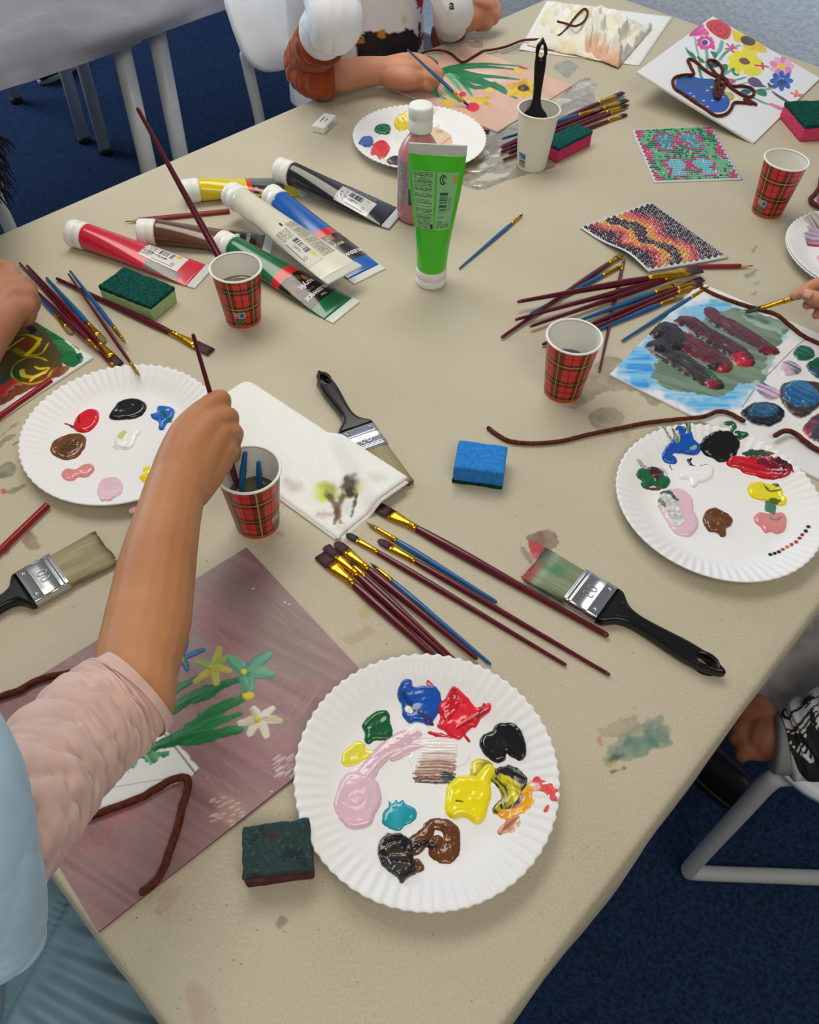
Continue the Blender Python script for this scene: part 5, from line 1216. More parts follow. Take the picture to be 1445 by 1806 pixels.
wide_brush((186, 965), (111, 1013), (58, 1058), (-95, 1118), 'wide black-handled brush cut off by the left edge, with olive brown-tipped bristles', w=.048, num='60', splay=1.16)
wide_brush((697, 862), (655, 797), (630, 760), (562, 658), 'wide black-handled brush half under the folded paper towel', w=.046, num='50', flip=False)
b = PcE
for zq in np.linspace(.24, .12, 60):
    e3 = W(958, 66, zq)
    if e3[1] > PcE[1]+.018: break
ax_ = nrmz(e3-(b+np.array([-.003, -.002, .012]))); T_ = b+np.array([-.003, -.002, .012])
wide_brush(None, None, None, None, 'wide black-handled brush standing in the plain white cup', w=.040, P3=(T_, T_+ax_*.040, T_+ax_*.066, e3), up=(0, 1, .2), th=.012)

# ================================================================== pencils
def pencil(A, B, label, col=(132, 20, 36), r=.0036, sharp=True, zA=None, zB=None, cat='pencil'):
    """A = point end, B = blunt end"""
    P, Q = W(*A, r if zA is None else zA), W(*B, r if zB is None else zB); ax = nrmz(Q-P); L = np.linalg.norm(Q-P)
    t = thing('pencil', label, cat, ((P+Q)/2*np.array([1, 1, 0])))
    up = np.array([0, 0, 1.]); S = nrmz(np.cross(ax, up)); U = np.cross(S, ax)
    def ring(d, r_, n=24, hexa=True):
        a = np.linspace(0, 2*PI, n, endpoint=False); k = (np.cos(PI/6)/np.cos(((a) % (PI/3))-PI/6)) if hexa else 1
        return P+ax*d+np.outer(r_*k*np.cos(a), S)+np.outer(r_*k*np.sin(a), U)
    s0 = .020 if sharp else 0
    V, Fc = loft([ring(s0, r*.98), ring(s0+.001, r), ring(L-.002, r), ring(L, r*.9)]); mo('barrel', V, Fc, M('pencil_%d_%d_%d' % col, col, rough=.28, coat=.4), t)
    if sharp:
        V, Fc = loft([ring(.006, r*.30, hexa=False), ring(s0, r*.98)]); mo('sharpened_wood', V, Fc, M('pencil_wood', (204, 170, 122), rough=.6), t)
        V, Fc = loft([ring(0, .0003, hexa=False), ring(.0062, r*.31, hexa=False)]); mo('lead', V, Fc, M('graphite', (40, 40, 44), rough=.4), t)
    return t
pencil((1330, 469), (1228, 470), 'maroon pencil at the right with its grey point beyond the wide brush tip')
pencil((220, 391), (405, 372), 'maroon pencil behind the brown tube, its wooden point showing', zA=.0036)
pencil((90, 671), (-60, 776), 'red pencil along the lower edge of the left painting', col=(140, 14, 28), r=.0040, sharp=False)
pencil((84, 891), (-40, 1010), 'red pencil sticking out from under the left plate', col=(140, 14, 28), r=.0042, sharp=False)
pencil((816, 213), (862, 232), 'short maroon pencil end beside the peach flower painting', col=(110, 20, 36), r=.0040, sharp=False)

# ================================================================== paintings and sheets
canv = M('canvas_panel_edge', (226, 224, 220), rough=.7, bump=.2, bscale=300)
paintd = VC('acrylic_surface', rough=.36, spec=.45, bump=.3, bscale=380, bdist=.0005)
def board(O, ax, ay, w, h, th, name, label, cat, base, res, draw, mat=None, edge=None, hn=.00012):
    """O lower corner of the top face; ax, ay edges"""
    ax, ay = nrmz(ax), nrmz(ay); n = np.cross(ax, ay)
    t = thing(name, label, cat, (*(np.asarray(O)+ax*w/2+ay*h/2)[:2], 0))
    V, Fc = rbox(np.asarray(O)+ax*w/2+ay*h/2-n*(th/2+.0001), ax, ay, n, w, h, th, r=.0008, seg=2); mo('panel', V, Fc, edge or canv, t)
    f = Field(O, ax, ay, .0003, w-.0003, .0003, h-.0003, res); f.fill(base, h=.0002, hn=hn); draw(f)
    f.build('painted_surface', mat or paintd, t, all=True)
    return t, f, n
def streaks(cols, ang, sx, sy, seed=1, ks=1.2):
    c_, s_ = math.cos(ang), math.sin(ang); cols = [lin(c) for c in cols]
    def fn(X, Y):
        A, B = X*c_+Y*s_, -X*s_+Y*c_
        k = np.clip((vn(A*sx, B*sy, seed)*.45+fbm(A*sx*.5, B*sy*.18, seed+4)*.55-.5)*ks*1.6+.5, 0, .999)*(len(cols)-1)
        i = k.astype(int); fr = (k-i)[..., None]; tb = np.array(cols); i2 = np.minimum(i+1, len(cols)-1)
        return tb[i]*(1-fr)+tb[i2]*fr
    return fn
cordm = M('brown_cord', (92, 44, 30), rough=.8, bump=.9, bscale=160, var=.3, vscale=220, bdist=.002, spec=.2)
def cord(name, pts, r, parent=None, zs=None, label=None, cat='cord', O=None, n=None, group=None, twist=True):
    """round twisted cord through pixels, lying on the table or on a plane O,n"""
    if O is not None: P = np.array([hit(u, v, np.asarray(O)+np.asarray(n)*r, n) for u, v in pts])
    else: P = np.array([W(u, v, (zs[i] if zs is not None else r)) for i, (u, v) in enumerate(pts)])
    L = np.linalg.norm(np.diff(P, axis=0), axis=1).sum(); m = max(12, int(L/.0025)); Q = smooth_path(P, m)
    f = lambda k, a: 1+.13*np.abs(np.cos(1.5*a+k*.62))-.05
    V, Fc = sweep(Q, r, 14, mod=f); o = mo(name, V, Fc, cordm, parent)
    if parent is None: tag(o, label, cat, group)
    return o

# --- near mauve painting
A, D = W(435, 965, .003), W(175, 1643, .003); ab = nrmz(W(640, 1185, .003)-A); ad = nrmz(np.array([-ab[1], ab[0], 0]))*-1
ad = nrmz(D-A-ab*((D-A)@ab)); wAB = (D-A)@ab; hAD = .302
O = A+ad*hAD
z6 = Z(0, 1000, 2.58)
def near_draw(f):
    P = f.poly
    # coloured drifts in the mauve ground
    for k, (pts, c, s, al) in enumerate([([(880, 200), (930, 190), (1000, 280), (1080, 400), (1000, 380), (900, 280)], (170, 84, 98), .02, .6),
        ([(1100, 80), (1300, 100), (1440, 300), (1430, 600), (1300, 500), (1200, 300)], (112, 90, 84), .05, .7),
        ([(900, 0), (1100, 0), (1250, 120), (1100, 200), (950, 120)], (126, 104, 104), .04, .7),
        ([(1080, 800), (1200, 780), (1290, 860), (1280, 960), (1150, 900)], (150, 84, 106), .03, .55),
        ([(1400, 540), (1445, 560), (1440, 640)], (150, 60, 76), .02, .6), ([(1230, 560), (1330, 600), (1300, 720), (1220, 640)], (134, 74, 84), .03, .45),
        ([(0, 600), (200, 500), (400, 450), (350, 520), (100, 700), (0, 720)], (140, 92, 94), .03, .5),
        ([(480, 1090), (640, 1060), (640, 1110), (480, 1180)], (186, 96, 110), .02, .5), ([(300, 1200), (500, 1180), (520, 1290), (300, 1290)], (142, 80, 84), .03, .5),
        ([(860, 230), (1060, 460), (1040, 640), (840, 420)], (150, 134, 136), .04, .4), ([(1000, 1100), (1100, 1060), (1110, 1150), (1010, 1160)], (196, 160, 146), .012, .4)]):
        P(z6(pts), c, h=0, soft=s, alpha=al, rag=.012, rags=60, seed=k+20)
    # fine brush scratches
    rnd = random.Random(4)
    for k in range(130):
        x, y = rnd.uniform(850, 1420), rnd.uniform(40, 980); l = rnd.uniform(40, 160); an = rnd.choice([.9, .75, .6]) if x < 1250 or y < 400 else rnd.choice([-1., -.8, .5])
        f.line(z6([(x, y), (x+l*math.cos(an), y+l*math.sin(an))]), .0005, rnd.choice([(176, 160, 160), (158, 132, 134), (110, 88, 88)]), h=.0001, soft=.0008, alpha=.22, px=True)
    for x, y in ((1145, 98), (1345, 140), (1290, 160), (1310, 170), (1230, 1020), (940, 960)): f.poly(z6([(x, y), (x+9, y-3), (x+11, y+3), (x+3, y+4)]), (200, 190, 188), h=.0001, rag=.0004)
    for k in range(26):
        x, y = rnd.uniform(950, 1120), rnd.uniform(1050, 1180); f.line(z6([(x, y), (x+20, y-6)]), .0007, (222, 188, 176), h=.0001, soft=.001, alpha=.6)
    for k in range(26):
        x, y = rnd.uniform(1240, 1330), rnd.uniform(870, 960); f.line(z6([(x, y), (x+26, y-20)]), .0007, (200, 186, 196), h=.0001, soft=.001, alpha=.6)
    # white bare vase shape
    f.poly(z6([(735, 715), (905, 915), (870, 950), (640, 1060), (400, 1120), (440, 1040), (560, 920), (640, 820)]), (226, 226, 224), h=.0001, fall=.004, smooth=False, rag=.001)
    f.line(z6([(720, 720), (890, 940)]), .0009, (96, 74, 74), h=.0002, soft=.001, alpha=.8)
    f.line(z6([(500, 1005), (860, 945)]), .0004, (140, 140, 140), h=0, soft=.0006, alpha=.8)
    f.line(z6([(400, 1100), (620, 1080)]), .0004, (130, 120, 120), h=0, soft=.0006, alpha=.6)
    # leaves
    G, G2 = (14, 104, 56), (22, 126, 66)
    for k, (pts, w) in enumerate([([(700, 650), (780, 570), (890, 510)], [.006, .009, .006]), ([(690, 720), (780, 650), (900, 580), (1080, 515)], [.006, .011, .012, .006]),
        ([(880, 620), (960, 580), (1030, 530)], [.004, .007, .005]), ([(560, 880), (700, 820), (830, 760), (980, 660), (1110, 595)], [.004, .008, .011, .013, .007]), ([(800, 790), (950, 720), (1100, 665)], [.008, .010, .004]),
        ([(620, 850), (760, 800), (900, 780), (1090, 735)], [.005, .009, .013, .009])]):
        f.line(z6(pts), [q*.52 for q in w], G, h=.0005, rag=.0016, streak=True, col2=G2, seed=k, add=True)
    f.poly(z6([(570, 910), (600, 870), (700, 840), (800, 830), (740, 870), (700, 890), (650, 870), (600, 920)]), G2, h=.0004, rag=.005, rags=500, streak=True, col2=(110, 180, 130))
    for k in range(14): f.line(z6([(900+k*16, 700-k*8+(k % 3)*6), (905+k*16, 660-k*7)]), .0009, G, h=.0002, rag=.001)
    # flowers
    def flower(c, ends, w, col, cc, col2=None):
        for e in ends: f.line(z6([c, ((c[0]+e[0])/2+4, (c[1]+e[1])/2-4), e]), [w*.6, w, w*.7], col, h=.0006, rag=.0008, streak=True, col2=col2, add=True)
        f.poly(z6([(c[0]-14, c[1]), (c[0], c[1]-14), (c[0]+16, c[1]), (c[0], c[1]+14)]), cc, h=.0006, fall=.002, add=True, rag=.001)
    flower((826, 420), [(848, 320), (922, 380), (852, 468), (800, 400)], .0032, (16, 96, 170), (190, 190, 50), (30, 110, 130))
    flower((965, 460), [(1000, 368), (1038, 408), (1040, 475), (985, 530), (895, 520), (900, 432)], .0042, (178, 172, 70), (196, 186, 60), (140, 160, 80))
    flower((1110, 480), [(1222, 398), (1232, 490), (1140, 555), (1115, 545), (1050, 420)], .0062, (68, 148, 134), (228, 212, 20), (96, 160, 110))
    f.poly(z6([(1105, 578), (1150, 570), (1155, 595), (1120, 606)]), (206, 192, 30), h=.0006, rag=.001, add=True)
    flower((1175, 698), [(1240, 645), (1275, 700), (1215, 768), (1135, 760), (1095, 712), (1150, 645)], .0044, (214, 208, 196), (236, 214, 30), (176, 170, 110))
tN, fN, _ = board(O, ab, -ad, wAB, hAD, .003, 'canvas_painting', 'mauve painting of green-stemmed flowers in a white vase, under the bare arm', 'painting',
      streaks([(104, 80, 82), (134, 104, 106), (152, 118, 118), (128, 96, 98), (142, 104, 104)], .35, 9, 150, 3, ks=.75), .0008, near_draw, edge=M('painted_edge', (120, 84, 84), rough=.5))
cord('cord_outline', z6([(398, 478), (370, 474), (300, 486), (220, 500), (150, 525), (90, 560), (30, 580), (-60, 612)]), .0032, tN, O=O, n=(0, 0, 1))
cord('cord_outline', z6([(385, 1140), (430, 1128), (520, 1095), (640, 1050), (700, 1015), (780, 970), (830, 958), (855, 968), (852, 1020), (830, 1090), (812, 1170), (790, 1240), (772, 1290), (745, 1370), (700, 1440), (650, 1478)]), .0032, tN, O=O, n=(0, 0, 1))

# --- right-hand dark canvas
K = W(1075, 660, .003); a1_ = nrmz(W(1225, 735, .003)-K); b1_ = np.array([-a1_[1], a1_[0], 0])
zR = Z(860, 330, 2.47)
def right_draw(f):
    P = f.poly
    for k, (pts, c, al, s) in enumerate([([(560, 790), (640, 700), (760, 600), (880, 520), (1000, 490), (1080, 520), (1150, 560), (1260, 590), (1320, 640), (1250, 700), (1180, 880), (1060, 960), (900, 960), (780, 900), (620, 850)], (60, 166, 222), .75, .012),
        ([(600, 760), (640, 710), (720, 680), (720, 800), (700, 870), (620, 850)], (14, 134, 226), .9, .008), ([(780, 910), (900, 930), (1060, 890), (1090, 900), (1040, 960), (880, 965)], (40, 156, 226), .75, .010),
        ([(880, 560), (960, 500), (1040, 505), (1060, 540), (960, 560)], (40, 150, 200), .7, .006), ([(1190, 560), (1240, 570), (1230, 610), (1190, 600)], (240, 242, 242), .9, .004)]):
        f.poly(zR(pts), c, h=0, soft=s, alpha=al, rag=.010, rags=90, seed=k, col2=(120, 196, 232), streak=True, sdir=.7)
    P(zR([(720, 800), (750, 740), (860, 640), (980, 560), (1100, 530), (1200, 560), (1240, 620), (1280, 640), (1270, 690), (1220, 750), (1210, 830), (1100, 860), (1020, 910), (900, 900), (790, 880), (730, 840)]), (96, 122, 100), h=.0005, rag=.004, streak=True, col2=(120, 140, 120), sdir=.2, seed=4)
    P(zR([(1180, 830), (1230, 740), (1260, 700), (1215, 830), (1150, 870)]), (170, 190, 174), h=.0002, rag=.004, col2=(110, 140, 120))
    P(zR([(1100, 540), (1210, 560), (1310, 600), (1300, 640), (1250, 630), (1150, 600)]), (100, 128, 110), h=.0003, rag=.003, col2=(150, 180, 160))
    def stk(pts, w, c, c2, sd, h=.0026): f.line(zR(pts), w, c, h=h, rag=.0018, streak=True, col2=c2, lump=.0007, lumps=80, seed=sd, add=False)
    stk([(975, 540), (1000, 580), (1060, 610), (1130, 650), (1200, 690), (1245, 715)], [.010, .014, .016, .015, .013, .008], (62, 50, 66), (92, 40, 54), 3)
    stk([(840, 590), (880, 590), (950, 640), (1020, 680), (1080, 720), (1120, 755)], [.008, .015, .016, .016, .018, .014], (46, 30, 40), (96, 24, 40), 4)
    stk([(760, 630), (820, 650), (880, 690), (960, 730), (1020, 770), (1030, 790)], [.010, .018, .019, .018, .014, .009], (44, 34, 38), (104, 24, 42), 5)
    stk([(720, 700), (770, 720), (840, 760), (900, 800), (960, 840), (1000, 862)], [.010, .018, .018, .017, .015, .010], (40, 36, 36), (52, 48, 46), 6)
    stk([(740, 640), (790, 620), (800, 680), (740, 700)], [.012, .016, .018, .014], (26, 18, 26), (38, 24, 32), 7, .0034)
    f.poly(zR([(1060, 740), (1110, 725), (1150, 750), (1140, 780), (1100, 782), (1070, 765)]), (186, 24, 50), h=.0016, add=True, rag=.002, lump=.001, col2=(120, 16, 40))
    f.poly(zR([(1180, 710), (1230, 700), (1262, 710), (1220, 735), (1190, 725)]), (150, 24, 46), h=.0014, add=True, rag=.002, col2=(70, 20, 36))
    f.poly(zR([(955, 780), (1020, 770), (1050, 800), (1000, 810)]), (160, 26, 44), h=.001, add=True, rag=.003, col2=(30, 20, 24))
    f.poly(zR([(950, 850), (1010, 845), (1025, 865), (980, 880)]), (140, 26, 44), h=.001, add=True, rag=.003, col2=(40, 30, 34))
    f.line(zR([(960, 800), (985, 830), (1000, 845)]), .004, (12, 96, 50), h=.001, add=True, rag=.0015)
    f.line(zR([(1110, 960), (1165, 880), (1250, 790), (1340, 700), (1390, 660)]), .0006, (90, 92, 96), h=0, soft=.0008, alpha=.9)
    z3b = Z(1040, 600, 3.568)
    def bb(pts, c, c2, **k): f.poly(z3b(pts), c, h=.0028, fall=.004, rag=.0015, lump=.001, lumps=110, streak=True, col2=c2, **k)
    bb([(1283, 90), (1320, 35), (1390, 50), (1418, 95), (1390, 125), (1320, 130)], (18, 92, 70), (40, 110, 100)); bb([(1370, 150), (1445, 110), (1500, 150), (1500, 270), (1420, 240), (1375, 190)], (10, 84, 60), (30, 60, 110))
    bb([(1200, 170), (1240, 135), (1300, 150), (1332, 190), (1300, 220), (1230, 225)], (206, 178, 196), (70, 96, 124)); bb([(1040, 300), (1080, 265), (1130, 290), (1190, 320), (1205, 350), (1150, 378), (1090, 360)], (210, 180, 194), (60, 90, 160))
    bb([(1205, 300), (1250, 262), (1400, 262), (1470, 300), (1460, 400), (1340, 490), (1260, 460), (1200, 370)], (66, 56, 48), (52, 44, 38)); bb([(1212, 320), (1250, 280), (1320, 262), (1380, 290), (1440, 350), (1430, 410), (1340, 435), (1270, 420), (1225, 370)], (26, 88, 146), (50, 116, 160), add=True)
    bb([(950, 460), (1000, 410), (1060, 392), (1150, 400), (1215, 440), (1222, 490), (1150, 540), (1050, 535), (970, 490)], (16, 26, 36), (12, 18, 24)); f.poly(z3b([(1000, 460), (1040, 405), (1120, 400), (1180, 440), (1160, 480), (1090, 500), (1030, 490)]), (34, 92, 132), h=.001, add=True, streak=True, col2=(18, 60, 90), rag=.002, lump=.001)
    bb([(1340, 560), (1380, 510), (1445, 460), (1500, 480), (1500, 640), (1430, 640), (1360, 600)], (176, 30, 50), (60, 60, 80))
    f.poly(z3b([(1380, 600), (1420, 540), (1480, 520), (1490, 620), (1430, 640)]), (60, 62, 82), h=.001, add=True, rag=.002)
tR_, fR, _ = board(K, a1_, b1_, .40, .262, .003, 'canvas_board', 'white canvas with thick dark strokes over blue and green, right of the tartan cup', 'painting', lambda X, Y: np.broadcast_to(lin((228, 229, 230)), X.shape+(3,)).copy(), .001, right_draw, mat=VC('thick_acrylic', rough=.26, spec=.45, coat=.15, bump=.12, bscale=160, bdist=.0006), hn=.00008)

# --- peach flower painting
O = W(878, 232, .003); ax_ = nrmz(W(1010, 150, .003)-O); ay_ = np.array([-ax_[1], ax_[0], 0]); hw = np.linalg.norm(W(1010, 150, .003)-O); hh = (W(680, 150, .003)-O)@ay_
z2 = Z(480, 0, 3.01)
def peach_draw(f):
    for k, (pts, c) in enumerate([([(940, 215), (1200, 290), (1340, 350), (1250, 340), (1000, 290)], (226, 196, 168)), ([(800, 300), (880, 280), (960, 330), (900, 400)], (214, 168, 152)), ([(1080, 560), (1280, 600), (1180, 690), (1100, 650)], (214, 176, 150)), ([(700, 470), (860, 520), (860, 450)], (214, 168, 150)), ([(1000, 370), (1150, 380), (1240, 430), (1060, 440)], (236, 218, 204))]):
        f.poly(z2(pts), c, h=0, soft=.02, alpha=.6, rag=.01, rags=60, seed=k)
    G, G2 = (24, 130, 84), (96, 180, 136)
    for k, (pts, w) in enumerate([([(880, 390), (940, 370), (1010, 345)], [.010, .014, .008]), ([(1000, 350), (1120, 340), (1230, 345), (1310, 350)], [.008, .006, .004, .003]), ([(1010, 360), (1140, 355), (1290, 370)], [.008, .007, .003]),
        ([(960, 370), (1080, 400), (1200, 410), (1330, 425)], [.012, .010, .007, .002]), ([(980, 390), (1080, 430), (1200, 460), (1250, 500)], [.012, .012, .009, .004]), ([(1100, 420), (1200, 470), (1295, 522)], [.008, .008, .003]),
        ([(890, 400), (860, 450), (865, 500), (920, 525)], [.010, .009, .007, .003]), ([(930, 400), (970, 440), (1000, 480)], [.004, .005, .003]), ([(920, 470), (960, 510), (1000, 540)], [.006, .007, .004]), ([(960, 400), (1020, 450), (1060, 510)], [.006, .006, .003]), ([(1000, 400), (1050, 455), (1110, 465), (1180, 440)], [.006, .008, .008, .005])]):
        f.line(z2(pts), w, G, h=.0006, rag=.001, streak=True, col2=G2 if k in (7, 8, 9, 6) else (20, 116, 74), seed=k, add=True)
    def pt(c, r, col, **k): f.poly(z2([(c[0]+r[0]*math.cos(q), c[1]+r[1]*math.sin(q)) for q in np.linspace(0, 2*PI, 10, endpoint=False)]), col, h=.0009, rag=.0012, add=True, **k)
    pt((934, 546), (30, 18), (232, 202, 30)); pt((1155, 480), (22, 12), (234, 208, 50)); pt((1012, 502), (20, 14), (216, 40, 64)); pt((1065, 570), (36, 24), (220, 26, 48), seed=6); pt((1310, 376), (26, 11), (232, 200, 50)); pt((1345, 355), (34, 16), (206, 44, 66), seed=4)
    for e in ((1050, 525), (1150, 520), (1155, 560), (1110, 545)): f.line(z2([(1100, 530), e]), .006, (232, 200, 40), h=.0008, add=True, rag=.001, col2=(210, 160, 40))
    for e in ((1270, 460), (1275, 500), (1330, 505), (1390, 500), (1400, 440), (1340, 430), (1300, 450)): f.line(z2([(1335, 470), e]), .010, (230, 196, 20), h=.0008, add=True, rag=.0012, col2=(206, 166, 30), streak=True)
    pt((1335, 476), (30, 15), (96, 66, 40)); pt((1330, 442), (28, 10), (196, 150, 60))
tP, fP, _ = board(O, ax_, ay_, hw, hh, .003, 'canvas_painting', 'peach painting of green leaves and small flowers, under the child in the white shirt', 'painting', streaks([(214, 168, 148), (224, 184, 166), (218, 174, 156), (228, 196, 176)], .8, 12, 60, 8), .0012, peach_draw)

# --- left green and brown painting
O = W(0, 738, .003); B_ = W(165, 630, .003); ax_ = nrmz(B_-O); ay_ = np.array([-ax_[1], ax_[0], 0]); wd_ = np.linalg.norm(B_-O)+.06; O = O-ax_*.06
z4 = lambda L: [(x/5.645, 440+y/5.645) for x, y in L]
def left_draw(f):
    f.poly(z4([(330, 560), (940, 1040), (830, 1120), (400, 640)]), (228, 230, 228), h=0, smooth=False)
    f.poly(z4([(-300, 500), (200, 560), (400, 650), (500, 760), (640, 900), (760, 1020), (830, 1080), (800, 1130), (680, 1170), (400, 1000), (200, 1100), (-200, 1400)]), (14, 104, 52), h=.0004, rag=.002, rags=500, streak=True, col2=(50, 130, 70), sdir=-.8)
    f.poly(z4([(250, 700), (420, 780), (560, 960), (640, 1180), (540, 1280), (300, 1380), (0, 1450), (-200, 1400), (-100, 1000), (100, 900)]), (92, 70, 40), h=.0004, rag=.003, streak=True, col2=(66, 74, 44), sdir=.5)
    f.poly(z4([(0, 1290), (120, 1180), (200, 1230), (180, 1320), (0, 1340)]), (24, 78, 42), h=.0004, rag=.003)
    f.poly(z4([(200, 900), (330, 850), (380, 940), (300, 1040), (180, 1020)]), (120, 62, 26), h=.0004, rag=.003, col2=(90, 70, 36))
    f.poly(z4([(540, 1180), (700, 1170), (640, 1240), (500, 1310), (200, 1450), (0, 1560), (0, 1400), (200, 1360)]), (122, 66, 42), h=.0004, rag=.003, streak=True, col2=(150, 96, 66), sdir=.5)
    f.poly(z4([(0, 1380), (60, 1330), (160, 1290), (200, 1350), (120, 1400), (0, 1480)]), (168, 120, 100), h=.0003, rag=.005, col2=(190, 40, 44))
    f.poly(z4([(-50, 1380), (60, 1350), (60, 1430), (-50, 1500)]), (186, 30, 40), h=.0002, rag=.006, soft=.006, alpha=.7)
    Yl = (228, 206, 20)
    f.line(z4([(180, 860), (270, 850), (350, 880), (390, 930), (340, 1000), (280, 1050), (330, 1060), (420, 1030), (480, 940)]), [.0008, .0016, .0018, .0016, .0020, .0032, .0016, .0012, .0012], Yl, h=.001, rag=.0007, col2=(180, 170, 30))
    f.line(z4([(150, 1000), (250, 1050), (340, 1060)]), [.004, .005, .003], (196, 176, 30), h=.0006, rag=.0015, col2=(130, 120, 36), streak=True)
    f.line(z4([(360, 880), (400, 900), (330, 990), (270, 1050)]), [.001, .0022, .0022, .003], Yl, h=.001, rag=.0006)
    f.line(z4([(75, 1000), (150, 940), (240, 880)]), .0010, Yl, h=.0007, rag=.0006)
    f.line(z4([(470, 1110), (400, 1080), (300, 1075), (200, 1110), (130, 1180), (120, 1260), (200, 1320), (330, 1340), (460, 1290), (520, 1200)]), .0012, (196, 172, 30), h=.0007, rag=.0007, col2=(140, 120, 30))
    f.line(z4([(220, 1210), (240, 1260), (330, 1270), (430, 1230), (490, 1180), (400, 1190), (350, 1170)]), [.0035, .0030, .0026, .0026, .001, .0022, .0012], Yl, h=.001, rag=.0007, col2=(200, 180, 40))
    f.line(z4([(300, 1310), (350, 1270), (440, 1230)]), .0018, Yl, h=.0008, rag=.0008)
    f.poly(z4([(760, 1060), (800, 1030), (818, 1050), (830, 1085), (800, 1110)]), (10, 96, 54), h=.0016, fall=.003)
    for k in range(24): f.line(z4([(400+k*16, 672+k*13), (420+k*16, 690+k*13.5)]), .0007, (30, 90, 60), h=.0002, rag=.0008)
tL_, fL, _ = board(O, ax_, ay_, wd_, .20, .003, 'canvas_painting', 'green and brown painting with yellow rings, at the left edge', 'painting', lambda X, Y: np.broadcast_to(lin((224, 226, 224)), X.shape+(3,)).copy(), .0009, left_draw, mat=VC('thick_acrylic', rough=.22))

